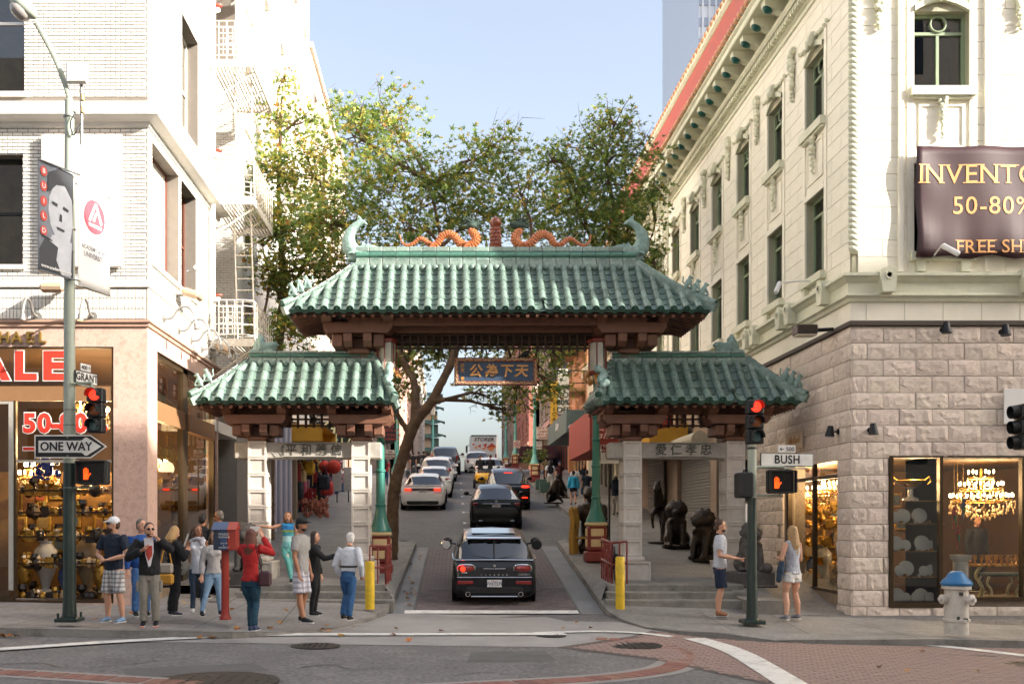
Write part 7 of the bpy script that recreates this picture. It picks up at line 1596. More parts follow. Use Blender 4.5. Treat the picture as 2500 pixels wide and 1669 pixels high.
for pts in([(.14,.36),(.3,.34),(.32,.37),(.16,.385)],[(.46,.34),(.62,.33),(.63,.355),(.48,.37)],[(.34,.43),(.4,.42),(.42,.49),(.34,.495)],[(.26,.56),(.5,.55),(.48,.575),(.28,.58)],[(.62,.69),(.9,.66),(.9,.675),(.62,.705)]):flat('print_mark',a1,b1,h1,pts,.015,drk,pbn)
dsc=M('banner_red_disc','#c5483f',.6,var=.03);rz1=math.atan2((b1-a1).y,(b1-a1).x)
for i,ch in enumerate('BUILD'):
 u,v=.86,.09+.135*i;flat('disc',a1,b1,h1,[(u+.095*math.cos(t_),v+.046*math.sin(t_))for t_ in frange(0,2*PI,16)[:-1]],.014,dsc,pbn);me=text_mesh(ch,.11,.001,.003);me.materials.clear();me.materials.append(signw);me.transform(face_mtx(onb(a1,b1,u,v,h1,.018),rotz=rz1+PI));obj('lettering',me,pbn)
me=text_mesh('www.academyart.edu',.075,.001,.002);me.materials.clear();me.materials.append(signw);me.transform(face_mtx(onb(a1,b1,.5,.945,h1,.02),rotz=rz1+PI));obj('lettering',me,pbn)
for z in(0,h1):MB().tube([a1+Vector((.1,.05,-z)),b1+Vector((0,0,-z))],.014,6).build('arm',M('steel_clamp','#8a8a86'),pbn)
a2,b2=at(190,445,ly+.05),at(268,488,17.6);b2.z=a2.z;h2=1.72
wbn=thing('school_banner','white banner with red disc logo hanging right of the lamp post','banner',tuple(a2));slab('cloth',a2,b2,h2,M('banner_cloth_white','#e8e6e2',.6,var=.03),wbn);rz2=math.atan2((b2-a2).y,(b2-a2).x)
flat('disc',a2,b2,h2,[(.5+.33*math.cos(t_),.27+.17*math.sin(t_))for t_ in frange(0,2*PI,24)[:-1]],.012,M('logo_pink_red','#cf4a56',.6,var=.02),wbn)
for pts in([(.30,.32),(.33,.29),(.50,.13),(.56,.13),(.36,.33)],[(.43,.31),(.52,.22),(.57,.22),(.49,.32)],[(.56,.13),(.74,.31),(.68,.33),(.52,.16)],[(.3,.345),(.72,.345),(.7,.375),(.32,.375)]):flat('logo_stroke',a2,b2,h2,pts,.016,signw,wbn)
for i,l in enumerate(('ACADEMY of ART','UNIVERSITY')):me=text_mesh(l,.1 if i==0 else.125,.001,.0005,sx=.9);me.materials.clear();me.materials.append(M('banner_ink','#77767a',.6));me.transform(face_mtx(onb(a2,b2,.5,.60+.07*i,h2,.012),rotz=rz2));obj('lettering',me,wbn)
for z in(0,h2):MB().tube([a2+Vector((-.1,-.05,-z)),b2+Vector((0,0,-z))],.014,6).build('arm',M('steel_clamp','#8a8a86'),wbn)
def name_sign(lab,txt,small,px0,px1,py0,py1,Y,dY,sx0,sx1,sy0,sy1):
 p,q=at(px0,(py0+py1)/2,Y),at(px1,(py0+py1)/2,Y+dY);q.z=p.z;h=(py1-py0)/FPX*Y/2;t=thing('street_name_sign',lab,'sign',tuple(p));d=(q-p);rz=math.atan2(d.y,d.x);L=d.length;mt=Matrix.Translation(p)@Matrix.Rotation(rz,4,'Z')
 m=MB().bbox(0,L,-.015,.015,-h,h,.004);m.xf(mt);m.build('rim',M('sign_rim','#4b4f4c',.4),t);m=MB().bbox(.015,L-.015,-.019,.019,-h+.015,h-.015,.003);m.xf(mt);m.build('plate',signw,t)
 me=text_mesh(txt,h*1.75,.002,.004,sx=.9,spacing=1.08);me.materials.clear();me.materials.append(signk);me.transform(mt@face_mtx((L/2,-.022,0)));obj('lettering',me,t)
 m=MB().bbox(L*sx0,L*sx1,-.012,.012,h+.01,h+.01+(sy1-sy0)/FPX*Y,.004);m.xf(mt);m.build('number_plate',signw,t);me=text_mesh(small,(sy1-sy0)/FPX*Y*.8,.002,.001);me.materials.clear();me.materials.append(signk);me.transform(mt@face_mtx((L*(sx0+sx1)/2,-.016,h+.01+(sy1-sy0)/FPX*Y*.45)));obj('lettering',me,t)
 m=MB().tube([(-.12,0,-h-.03),(L*.9,0,-h-.03)],.016,6);m.xf(mt);m.build('bracket',polel,t)
name_sign('white GRANT street name sign on the left lamp post','GRANT','400→',183,236,902,932,ly-.05,.55,.25,.7,888,906)
ow=thing('one_way_sign','black ONE WAY arrow sign on the left lamp post','sign',(lx,ly-.15,2.4));y=ly-.16;x0,x1,z0,z1=X_(84,y),X_(261,y),Z_(1118,y),Z_(1061,y);xm=x1-.27
MB().prism([(x0,z0),(xm,z0),(x1,(z0+z1)/2),(xm,z1),(x0,z1)],y,y+.012,'xz').build('rim',signw,ow);e=.022
MB().prism([(x0+e,z0+e),(xm-.005,z0+e),(x1-e*1.5,(z0+z1)/2),(xm-.005,z1-e),(x0+e,z1-e)],y-.004,y-.0005,'xz').build('panel',signk,ow);zc=(z0+z1)/2
MB().prism([(x0+.07,zc-.1),(xm-.15,zc-.1),(xm-.09,z0+.045),(xm-.06,z0+.045),(x1-.09,zc),(xm-.06,z1-.045),(xm-.09,z1-.045),(xm-.15,zc+.1),(x0+.07,zc+.1)],y-.008,y-.0045,'xz').build('arrow',signw,ow);text('lettering','ONE WAY',.2,signk,face_mtx((x0+.53,y-.012,zc-.005)),ow,bold=.004,sx=.92)
for z in(z0+.035,z1-.035):MB().lathe([(.018,0),(.018,-.01)],((x0+x1)/2-.05,y-.006,z),8,axis='y').build('bolt',M('steel_clamp','#8a8a86'),ow)
s1=thing('traffic_signal','traffic signal showing red on the left lamp post','traffic light',(lx+.45,ly-.1,3));signal_head(s1,X_(230,ly-.2),ly-.2,Z_(1056,ly-.2),Z_(945,ly-.2),.27);MB().tube([(lx,ly,Z_(936,ly)),(X_(230,ly),ly-.1,Z_(936,ly)),(X_(230,ly),ly-.1,Z_(950,ly))],.025,6).build('arm',polel,s1)
p1=thing('pedestrian_signal','pedestrian signal with lit orange hand on the left lamp post','traffic light',(lx+.4,ly-.1,2.5));ped_head(p1,X_(188,ly-.15),X_(262,ly-.15),ly-.15,Z_(1182,ly-.15),Z_(1122,ly-.15));MB().tube([(lx,ly,Z_(1190,ly)),(X_(230,ly),ly-.05,Z_(1190,ly)),(X_(230,ly),ly-.05,Z_(1180,ly))],.02,6).build('arm',polel,p1)
rx,ry=5.78,18.7;rz_=zs(rx,ry);rp=thing('signal_pole','green signal pole on the right corner','pole',(rx,ry,rz_));zsp=Z_(1215,ry)
MB().lathe([(.14,rz_),(.14,rz_+.06),(.11,rz_+.08),(.10,rz_+.4),(.085,zsp)],(rx,ry,0),14).build('lower_pole',poled,rp);MB().lathe([(.085,zsp),(.08,Z_(1085,ry))],(rx,ry,0),14).build('upper_pole',polel,rp);MB().bbox(rx-.2,rx+.2,ry-.2,ry+.2,rz_-.02,rz_+.05,.01).build('base_plate',poled,rp)
s2=thing('traffic_signal','traffic signal showing red on top of the right corner pole','traffic light',(rx,ry,3.2));signal_head(s2,X_(1846,ry-.1),ry-.1,Z_(1083,ry-.1),Z_(974,ry-.1),.31);MB().lathe([(.06,Z_(1100,ry)),(.09,Z_(1095,ry)),(.06,Z_(1080,ry))],(rx,ry,0),10).build('mount',sigb,s2)
name_sign('white BUSH street name sign on the right corner pole','BUSH','← 500',1856,1985,1105,1138,ry,.15,.33,.66,1088,1106)
p2=thing('pedestrian_signal','pedestrian signal with lit orange hand on the right corner pole','traffic light',(rx+.5,ry,2.3));ped_head(p2,X_(1876,ry-.1),X_(1942,ry-.1),ry-.1,Z_(1204,ry),Z_(1146,ry));MB().tube([(rx,ry,Z_(1139,ry)),(X_(1915,ry),ry,Z_(1139,ry)),(X_(1915,ry),ry,Z_(1148,ry))],.025,6).tube([(rx,ry,Z_(1209,ry)),(X_(1905,ry),ry,Z_(1209,ry)),(X_(1905,ry),ry,Z_(1203,ry))],.02,6).build('arm',polel,p2)
p3=thing('pedestrian_signal','black pedestrian signal seen from its side on the right corner pole','traffic light',(rx-.25,ry,2.3));MB().bbox(X_(1801,ry),X_(1833,ry),ry-.2,ry+.26,Z_(1215,ry),Z_(1153,ry),.03).build('housing',sigb,p3);MB().tube([(rx,ry,Z_(1148,ry)),(X_(1815,ry),ry,Z_(1148,ry)),(X_(1815,ry),ry,Z_(1156,ry))],.02,6).build('arm',sigb,p3)
s3=thing('traffic_signal','black hooded traffic signal seen side-on at the right edge','traffic light',(9.9,16.9,-.2));y=16.9;MB().cyl((10.5,y,zs(10.5,y)),(10.5,y,4.6),.08,n=12).build('pole',poled,s3);MB().tube([(10.5,y,4.2),(9.9,y,4.2)],.03,6).build('arm',sigb,s3)
for k in range(3):
 zc=Z_(1005+37*k,y);MB().bbox(X_(2484,y),X_(2484,y)+.25,y-.15,y+.15,zc-.125,zc+.125,.02).build('signal_section',sigb,s3);MB().tube([(X_(2484,y),y,zc),(X_(2466,y),y,zc-.01)],[.115,.11],14,caps=False).build('visor',sigb,s3)
kx,ky=X_(550,17.3),17.3;kz=zs(kx,ky);cb=thing('police_call_box','blue and red police call box on a red post','call box',(kx,ky,kz));kr,kb_=M('callbox_red','#9a2f22',.4,var=.08,dirt='#6e2018',dscale=8,damt=.3),M('callbox_blue','#28456e',.4,var=.08)
MB().lathe([(.10,kz),(.10,kz+.04),(.085,kz+.06),(.07,kz+.12),(.066,kz+1.2),(.09,kz+1.21)],(kx,ky,0),14).build('post',kr,cb);zb0,zb1,zb2=Z_(1342,ky),Z_(1292,ky),Z_(1273,ky);x0,x1=X_(525,ky),X_(580,ky);xm=(x0+x1)/2+.05
MB().bbox(x0+.12,xm,ky-.17,ky+.17,zb0,zb1,.008).build('blue_half',kb_,cb);MB().bbox(xm+.003,x1,ky-.17,ky+.17,zb0,zb1,.008).build('red_half',kr,cb);MB().bbox(x0,x0+.117,ky-.14,ky+.14,zb0+.005,zb1-.005,.01).build('door',M('callbox_navy','#20304a',.4,var=.08),cb)
MB().prism([(ky-.2,zb1),(ky+.2,zb1),(ky,zb2)],x0-.02,xm,'yz').build('blue_roof',kb_,cb);MB().prism([(ky-.2,zb1),(ky+.2,zb1),(ky,zb2)],xm+.002,x1+.02,'yz').build('red_roof',kr,cb)
for i,l in enumerate(('POLICE','TELEPHONE')):text('lettering',l,.055-.018*i,signw,face_mtx((x0+.19,ky-.176,zb1-.08-.05*i)),cb)
for i,l in enumerate(('DEPT OF','&','ELECTRICITY')):text('lettering',l,.032,signw,face_mtx((x0+.19,ky-.176,zb0+.12-.036*i)),cb)
yb_=M('bollard_yellow','#d8b21e',.5,var=.1,dirt='#6b6a2a',dscale=5,damt=.5)
for px,y,top,lab in((903,19.8,1369,'chipped yellow bollard beside the left steps'),(1514,20.4,1358,'yellow bollard beside the right steps')):
 x=X_(px,y);z=zs(x,y);zt=Z_(top,y);t=thing('bollard',lab,'bollard',(x,y,z));MB().lathe([(.095,z-.02),(.095,zt-.03),(.085,zt-.005),(.05,zt)],(x,y,0),18).build('tube',yb_,t)
rr=M('rail_red','#7e2b26',.45,var=.1,dirt='#a87a6a',dscale=9,damt=.5)
def railing(lab,pts,h,bars=True):
 t=thing('railing',lab,'railing',pts[0]);P=[Vector(p)for p in pts]
 for hh in(h,h*.52):MB().tube([p+Vector((0,0,hh))for p in P],.024,7).build('rail',rr,t)
 for a,b in zip(P,P[1:]):
  n=max(2,int((b-a).length/.22))
  for i in range(n+1):q=a.lerp(b,i/n);MB().tube([q,q+Vector((0,0,h))],.02,6).build('post',rr,t)
railing('red railing in front of the left lamp base',[(-1.62,21.6,.35),(-1.28,21.65,.33),(-1.22,22.6,.36)],.98);railing('red railing with a bicycle leaning on it by the right kerb',[(3.62,22.9,.48),(3.66,21.7,.40),(3.95,21.55,.44)],.98)
teal=M('lamp_teal','#357a6c',.4,var=.08,coat=.2);teal2=M('lamp_teal_pale','#6fb3a6',.4,var=.08);crm2=M('lamp_cream','#d2b888',.5,var=.1);rdb=M('lamp_red','#7d2f26',.5,var=.1)
def lamp(loc,lab,mt):
 t=thing('avenue_lamp_post',lab,'lamp post',loc,0,'Chinatown lamp posts');PW[t.name]=Matrix.Identity(4);add=lambda n,mb,m:obj(n,mb.mesh(n,m),t,local=True)
 add('foot',MB().bbox(-.30,.30,-.30,.30,0,.28,.03),rdb);add('pedestal',MB().bbox(-.25,.25,-.25,.25,.28,.95,.05),rdb)
 for s_ in((0,-1),(1,0),(-1,0)):
  for z in(.5,.78):add('pedestal_panel',MB().bbox(s_[0]*.245-(.17 if s_[1]else.02),s_[0]*.245+(.17 if s_[1]else.02),s_[1]*.245-(.02 if s_[1]else.17),s_[1]*.245+(.02 if s_[1]else.17),z-.1,z+.1,.015),crm2)
 add('pedestal_cap',MB().bbox(-.27,.27,-.27,.27,.95,1.05,.03),crm2);add('bell',MB().lathe([(.27,1.05),(.26,1.12),(.2,1.25),(.15,1.42),(.12,1.6),(.12,1.66)],(0,0,0),20,flute=-.06),mt)
 add('shaft',MB().lathe([(.115,1.66),(.13,1.68),(.13,1.72),(.11,1.74),(.105,2.5),(.125,2.52),(.125,2.56),(.10,2.58),(.095,3.2),(.115,3.22),(.115,3.26),(.09,3.28),(.085,3.8),(.105,3.82),(.105,3.86),(.08,3.88),(.075,4.9),(.09,4.92),(.12,5.0)],(0,0,0),16),mt)
 dr=MB()
 for k in range(4):a=k*PI/2+.4;d=Vector((math.cos(a),math.sin(a),0));dr.tube([Vector((0,0,4.8))+d*.1,Vector((0,0,4.75))+d*.3,Vector((0,0,4.95))+d*.36,Vector((0,0,5.05))+d*.25],[.05,.05,.045,.02],6)
 add('gilt_dragons',dr,gold);add('lantern',MB().lathe([(.16,5.05),(.2,5.1),(.22,5.75),(.2,5.8)],(0,0,0),6,smooth=False),M('lantern_glass','#c8b8a4',.3,var=.1));add('lantern_roof',MB().lathe([(.36,5.86),(.3,5.84),(.2,6.0),(.1,6.1),(.08,6.3),(.02,6.4)],(0,0,0),6,smooth=False),rdb);return t
def gz(Y):return zgr(Y)+.16
lamp((-1.56,24.3,gz(24.3)),'dark teal lamp post in front of the leaning tree trunk',teal);lamp((X_(1455,26.5),26.5,gz(26.5)),'dark teal lamp post beside the right side roof of the gate',teal)
lpale=lamp((-2.4,50,gz(50)),'pale teal lamp post behind the leaning tree trunk',teal2)
for loc,lab in(((X_(1305,58),58,gz(58)),'pale teal lamp post on the right pavement beside the white shop sign'),((X_(1258,72),72,gz(72)),'pale teal lamp post on the right pavement by the no turn sign'),((X_(1235,86),86,gz(86)),'farthest pale teal lamp post on the right pavement'),((X_(1057,92),92,gz(92)),'far pale teal lamp post near the crest on the left')):dup(lpale,loc,0,lab)
hx,hy=X_(2335,17.5),17.5;hz=zs(hx,hy);hw,hb=M('hydrant_white','#c9c2b8',.5,var=.08,dirt='#8a8278',dscale=8,damt=.5),M('hydrant_blue','#2f6fa0',.4,var=.1);hy_=thing('fire_hydrant','white fire hydrant with blue cap on the right pavement','hydrant',(hx,hy,hz))
MB().lathe([(.20,hz),(.20,hz+.22),(.225,hz+.23),(.225,hz+.27),(.20,hz+.28),(.19,hz+.78),(.24,hz+.80),(.24,hz+.85),(.19,hz+.86)],(hx,hy,0),20).build('barrel',hw,hy_);MB().lathe([(.25,hz+.86),(.26,hz+.9),(.22,hz+.96),(.17,hz+1.0),(.14,hz+1.06),(.10,hz+1.1),(.05,hz+1.11)],(hx,hy,0),12).build('cap',hb,hy_)
for d,r in((Vector((-1,-.15,0)),.075),(Vector((.55,-.85,0)),.085)):d.normalize();p=Vector((hx,hy,hz+.62));MB().tube([p+d*.15,p+d*.24,p+d*.25,p+d*.29,p+d*.30,p+d*.34],[r*.8,r*.8,r*1.15,r*1.15,r*.5,r*.45],12).build('outlet',hw,hy_)
for i,(dx,dz,w)in enumerate(((-.07,.3,.05),(.06,.27,.08),(-.02,.72,.07))):q=MB().bbox(hx+dx-w/2,hx+dx+w/2,hy-.206,hy-.196,hz+dz-.03,hz+dz+.03,.002);q.build('sticker',M('sticker','#3a4240',.5,var=.5,scale=40),hy_)
brz=M('dark_bronze','#2a221c',.4,metal=.5,var=.3,scale=8,bump=.5,bscale=40,dirt='#5a3a26',dscale=5,damt=.35)
def statue(lab,me,loc,rz,base=None):
 t=thing('bronze_statue',lab,'statue',loc,rz,'bronze animal statues');obj('figure',me,t,local=True)
 MB().lathe([(.42,0),(.42,.05),(.38,.06)],(0,.05,-.02),18).build('base',brz,t,local=True)
lm2=lion_mesh(1.0,1.35,'figure',brz,.035);statue('dark bronze lion sitting nearest the shuttered shop',lm2,(X_(1652,29),29,1.13),-.25);statue('dark bronze lion crouching beside the right pillar',lm2,(X_(1718,26.5),26.3,.85),-.9)
hm=MB();hm.tube([(0,.5,.85),(0,.2,.95),(0,-.1,1.05)],[.24,.25,.22],10);hm.tube([(0,-.15,1.15),(0,-.32,1.5),(0,-.38,1.72)],[.2,.14,.11],9);hm.tube([(0,-.36,1.78),(0,-.55,1.66),(0,-.68,1.55)],[.11,.09,.06],8)
for d in(-1,1):
 hm.tube([(d*.05,-.33,1.84),(d*.07,-.32,1.95)],[.035,.01],5);hm.tube([(d*.13,.55,.85),(d*.14,.6,.5),(d*.14,.55,.25),(d*.14,.55,0)],[.15,.08,.05,.06],7)
hm.tube([(.12,-.15,.95),(.13,-.25,.55),(.13,-.2,.3),(.13,-.2,0)],[.11,.07,.045,.06],7);hm.tube([(-.12,-.15,1.0),(-.13,-.5,.85),(-.13,-.45,.55),(-.13,-.38,.45)],[.11,.07,.05,.05],7);hm.tube([(0,.68,.9),(0,.8,.6),(0,.78,.3)],[.07,.07,.02],6)
for k in range(8):hm.ball((0,-.16-.03*k,1.3+.07*k),(.05,.1,.08),6,5)
statue('dark bronze horse rearing its head beside the shutter',remesh(hm,'figure',brz,.035,2),(X_(1618,30),30.2,1.22),-.5)
bm_=MB();bm_.tube([(0,.15,.1),(0,.12,.6),(0,0,1.1),(0,-.1,1.45)],[.34,.4,.36,.24],10);bm_.ball((0,-.18,1.68),(.22,.22,.2),10,8);bm_.tube([(0,-.3,1.66),(0,-.48,1.6)],[.13,.08],8)
for d in(-1,1):bm_.ball((d*.17,-.1,1.85),.07,7,6);bm_.tube([(d*.3,-.05,1.3),(d*.45,-.25,.95),(d*.42,-.45,.7)],[.15,.12,.1],8);bm_.tube([(d*.2,.1,.4),(d*.26,-.1,.2),(d*.26,-.2,.06)],[.2,.15,.14],8)
statue('large black bronze bear standing behind the right lamp post',remesh(bm_,'figure',brz,.04,1,.06,.06),(X_(1448,28.2),28.2,gz(28.2)),-.6)
sm_=MB();sm_.tube([(0,.5,.12),(0,.2,.3),(0,-.1,.6),(0,-.2,.9),(0,-.35,1.05)],[.1,.28,.25,.16,.1],9);sm_.tube([(.2,0,.3),(.4,-.15,.05)],[.1,.05],6);sm_.tube([(-.2,0,.3),(-.4,-.15,.05)],[.1,.05],6);sme=remesh(sm_,'figure',brz,.04,2);statue('small dark bronze sea lion on the right pavement by the kerb',sme,(X_(1352,44),44,gz(44)),.4);statue('second small bronze sea lion farther up the right pavement',sme,(X_(1368,47),47,gz(47)),-.5)
bt=thing('carved_bench','carved yellow wooden bench beside the black bear statue','bench',(X_(1402,28),28,gz(28)));wy=M('bench_wood','#a37a2c',.5,var=.2,scale=10,bump=.3)
for i,px in enumerate((1396,1408)):
 x=X_(px,28);z=gz(28);MB().tube(smooth([(x,27.9+.25*i,z),(x-.02,27.9+.25*i,z+.5),(x+.02,27.9+.25*i,z+.95),(x-.03,27.9+.25*i,z+1.2),(x+.03,27.9+.25*i,z+1.28)],3),[.085]*13,8).build('bench_post',wy,bt)
MB().bbox(X_(1396,28),X_(1408,28)+.25,27.9,28.3,gz(28)+.42,gz(28)+.48,.01).build('seat',wy,bt)
bk=thing('bicycle','dark bicycle leaning against the red railing by the right kerb','bicycle',(3.78,22.3,.45));bx=3.80
for y,nm in((21.95,'wheel'),(22.95,'wheel')):MB().tube([(bx,y+.33*math.cos(a_),.46+.34+.33*math.sin(a_))for a_ in frange(0,2*PI,20)],.02,6,caps=False).build('wheel',tyrem,bk);[MB().tube([(bx,y,.8),(bx,y+.32*math.cos(a_),.8+.32*math.sin(a_))],.004,3).build('spoke',chrome,bk)for a_ in frange(0,2*PI,8)[:-1]]
fm_=M('bike_frame','#22262a',.3,var=.05,coat=.4);MB().tube([(bx,22.95,.8),(bx,22.8,1.3),(bx,22.25,1.28),(bx,22.4,.75),(bx,22.8,1.25)],.018,6).tube([(bx,22.4,.75),(bx,21.95,.8),(bx,22.25,1.28)],.013,6).build('frame',fm_,bk);MB().tube([(bx-.22,22.85,1.38),(bx,22.8,1.36),(bx+.2,22.85,1.38)],.014,6).build('handlebar',fm_,bk);MB().bbox(bx-.06,bx+.06,22.1,22.36,1.36,1.41,.02).build('saddle',dkpl,bk)
mt=M('meter_grey','#55585c',.35,metal=.4,var=.1)
for i,(px,y)in enumerate(((996,46),(1011,49),(1030,57))):
 x=X_(px,y);z=gz(y);t=thing('parking_meter',['nearest','second','third'][i]+' parking meter behind the leaning tree trunk','parking meter',(x,y,z),0,'parking meters');MB().cyl((x,y,z),(x,y,z+1.05),.035,n=8).build('post',mt,t);MB().bbox(x-.1,x+.1,y-.07,y+.07,z+1.05,z+1.28,.03).lathe([(.10,z+1.28),(.10,z+1.33),(.06,z+1.4),(.01,z+1.42)],(x,y,0),10).build('head',mt,t)
for i,(px,y)in enumerate(((1325,52),(1335,50))):x=X_(px,y);z=gz(y);t=thing('planter',['farther','nearer'][i]+' green planter box on the right pavement','planter',(x,y,z));MB().bbox(x-.35,x+.35,y,y+.5,z,z+.55,.03).build('box',M('planter_green','#3c5348',.6,var=.15),t)
sx_=X_(1305,62);st=thing('small_street_tree','small dark leafy tree far up the right pavement','tree',(sx_,64,gz(64)));MB().tube([(sx_,64,gz(64)),(sx_+.1,64,gz(64)+1.6)],[.08,.05],7).build('trunk',bark,st);crown('crown',st,[(1300,1120,64,24,2.0),(1318,1112,64,18,2.0)],3,size=.2,autumn=.03)
# ================================================================ PEOPLE
SK=M('skin','#c6957a',.55,var=.06,scale=9);SK2=M('skin_tan','#a06f52',.55,var=.06,scale=9);SKD=M('face_dark','#2a1c18',.5,var=0);LIP=M('lips','#8d4a44',.5,var=0);SUNG=M('sunglasses','#0c0c0d',.15,var=0)
def cloth(n,c,**k):return M('cloth_'+n,c,k.pop('rough',.85),var=k.pop('var',.10),scale=k.pop('scale',5),bump=.25,bscale=40,**k)
def plaid(name,c0,c1,sc):
 m=M(name,c0,.85,var=.04);t=m.node_tree;N=t.nodes;L=t.links;b=N['Principled BSDF'];src=b.inputs['Base Color'].links[0].from_socket;tc=N.new('ShaderNodeTexCoord')
 for ax in('X','Z'):
  w=N.new('ShaderNodeTexWave');w.bands_direction=ax;w.inputs['Scale'].default_value=sc;L.new(tc.outputs['Object'],w.inputs[0]);r=N.new('ShaderNodeMapRange');r.inputs[1].default_value=.55;r.inputs[2].default_value=.7;r.inputs[4].default_value=.55;L.new(w.outputs[1],r.inputs[0])
  mx=N.new('ShaderNodeMix');mx.data_type='RGBA';mx.inputs[7].default_value=(*col(c1),1);L.new(r.outputs[0],mx.inputs[0]);L.new(src,mx.inputs[6]);src=mx.outputs[2]
 L.new(src,b.inputs['Base Color']);return m
def stripes(name,stops,z0,z1):
 m=M(name,'#888888',.8,var=.05);t=m.node_tree;N=t.nodes;L=t.links;tc=N.new('ShaderNodeTexCoord');s=N.new('ShaderNodeSeparateXYZ');r=N.new('ShaderNodeMapRange');r.inputs[1].default_value=z0;r.inputs[2].default_value=z1;cr=N.new('ShaderNodeValToRGB');cr.color_ramp.interpolation='CONSTANT'
 for i,(p,c)in enumerate(stops):
  e=cr.color_ramp.elements[i]if i<2 else cr.color_ramp.elements.new(p);e.position=p;e.color=(*col(c),1)
 L.new(tc.outputs['Object'],s.inputs[0]);L.new(s.outputs[2],r.inputs[0]);L.new(r.outputs[0],cr.inputs[0]);L.new(cr.outputs[0],N['Principled BSDF'].inputs['Base Color']);return m
def hand_mb(mb,w,d,s,H):
 d=d.normalized();up=Vector((0,0,1))if abs(d.z)<.8 else Vector((0,-1,0));sx=d.cross(up).normalized()*s;n=sx.cross(d).normalized()
 mb.tube([w-d*.01*H,w+d*.03*H,w+d*.052*H],[(.012*H,.018*H),(.012*H,.024*H),(.01*H,.022*H)],8,up=n)
 for k,L in enumerate((.036,.042,.040,.031)):
  b=w+d*.05*H+sx*(-.017+.0113*k)*H;e=b+d*L*.55*H-n*.006*H;mb.tube([b-d*.008*H,e,e+d*L*.45*H-n*.014*H],[.0055*H,.005*H,.0038*H],5)
 b=w+d*.018*H-sx*.016*H;mb.tube([b,b+d*.018*H-sx*.016*H,b+d*.04*H-sx*.017*H-n*.006*H],[.0075*H,.006*H,.0045*H],5)
def person(lab,loc,rz,H,top,bottom,shoe,hair,arms=None,legs=None,sleeve='short',lower='long',hairlen=0,skin=SK,head=0.,cap=None,glasses=False,beard=False,fem=False,coat=False,vox=.016,tilt=0.,lean=0.,group=None,hem=.50,fine=True,tuck=False):
 t=thing('person',lab,'person',loc,rz,group);PW[t.name]=Matrix.Identity(4);add=lambda n,me,par_=t:obj(n,me,par_,local=True)
 V3=lambda p:Vector(p)*H;vx=vox*H/1.75;A=dict(le=(.135,.015,.63),lh=(.145,-.03,.475),re=(-.135,.015,.63),rh=(-.145,-.03,.475));A.update(arms or{});G=dict(lk=(.052,-.015,.285),la=(.058,.02,.04),rk=(-.052,-.015,.285),ra=(-.058,.02,.04));G.update(legs or{})
 sh=.098 if fem else.112;cw=.075 if fem else.088;ww=.062 if fem else.08;hw=.088 if fem else.084;Sh=lambda s:V3((s*sh,.0+lean*.3,.815))
 tz=lambda z:lean*max(0,z-.5)
 b=MB()
 for s,k,a in((1,G['lk'],G['la']),(-1,G['rk'],G['ra'])):b.tube([V3((s*.048,0,.5)),V3(k)+V3((0,.01,.07)),V3(k),V3(k)*.55+V3(a)*.45+V3((0,.012,0)),V3(a)],[q_*H*(.62 if lower in('long','slim')else 1.)for q_ in(.052,.040,.031,.033,.02)],10)
 for s,e,h in((1,A['le'],A['lh']),(-1,A['re'],A['rh'])):b.tube([Sh(s),Sh(s).lerp(V3(e),.5),V3(e),V3(e).lerp(V3(h),.4),V3(h)],[q_*H for q_ in((.024,.02,.016,.017,.0165)if sleeve=='long' else(.026,.029,.024,.025,.0165))],8)
 nb=V3((0,tz(.85)+.008,.85));hc=V3((0,tz(.93)-.008,.928))
 b.tube([nb,hc-V3((0,-.008,.03))],[.034*H,.031*H],8);b.tube([V3((0,tz(.6),.6)),V3((0,tz(.8),.82))],[(.035*H,.045*H)]*2,8)
 R=Matrix.Rotation(head,3,'Z')@Matrix.Rotation(tilt,3,'X');hp=lambda x,y,z:hc+R@(Vector((x,y,z))*H)
 b.ball(hc+R@(Vector((0,.004,.012))*H),(.046*H,.053*H,.058*H),14,10,R);b.ball(hp(0,-.012,-.022),(.037*H,.039*H,.045*H),12,8,R);b.tube([hp(0,-.048,.006),hp(0,-.062,-.012),hp(0,-.05,-.016)],[.006*H,.009*H,.007*H],6)
 for s in(-1,1):b.ball(hp(s*.044,.004,-.002),(.006*H,.011*H,.015*H),6,5)
 me=remesh(b,'body',skin,vx*.8,1)
 q=MB();q.v=[v.co[:]for v in me.vertices];q.f=[tuple(f.vertices)for f in me.polygons];q.sm=[True]*len(q.f);bpy.data.meshes.remove(me)
 if fine:
  for s,e,h in((1,A['le'],A['lh']),(-1,A['re'],A['rh'])):hand_mb(q,V3(h),V3(h)-V3(e),s,H)
 bo=add('body',q.mesh('body',skin))
 if fine:
  f=MB()
  for s in(-1,1):f.ball(hp(s*.0175,-.0475,.008),(.0065*H,.004*H,.004*H),6,5);f.tube([hp(s*.008,-.05,.02),hp(s*.028,-.046,.021)],.0025*H,4)
  add('eyes',f.mesh('eyes',SKD),bo);add('mouth',MB().ball(hp(0,-.046,-.035),(.012*H,.004*H,.0035*H),8,5).mesh('mouth',LIP),bo)
 if glasses:g=MB();[g.ball(hp(s*.019,-.05,.008),(.016*H,.006*H,.011*H),8,6)for s in(-1,1)];[g.tube([hp(s*.03,-.045,.012),hp(s*.046,.0,.012)],.003*H,4)for s in(-1,1)];add('sunglasses',g.mesh('sunglasses',SUNG))
 h=MB();h.ball(hp(0,.012,.024),(.050*H,.052*H,.055*H),12,8,R);h.ball(hp(0,.032,-.005),(.045*H,.032*H,.047*H),10,7,R)
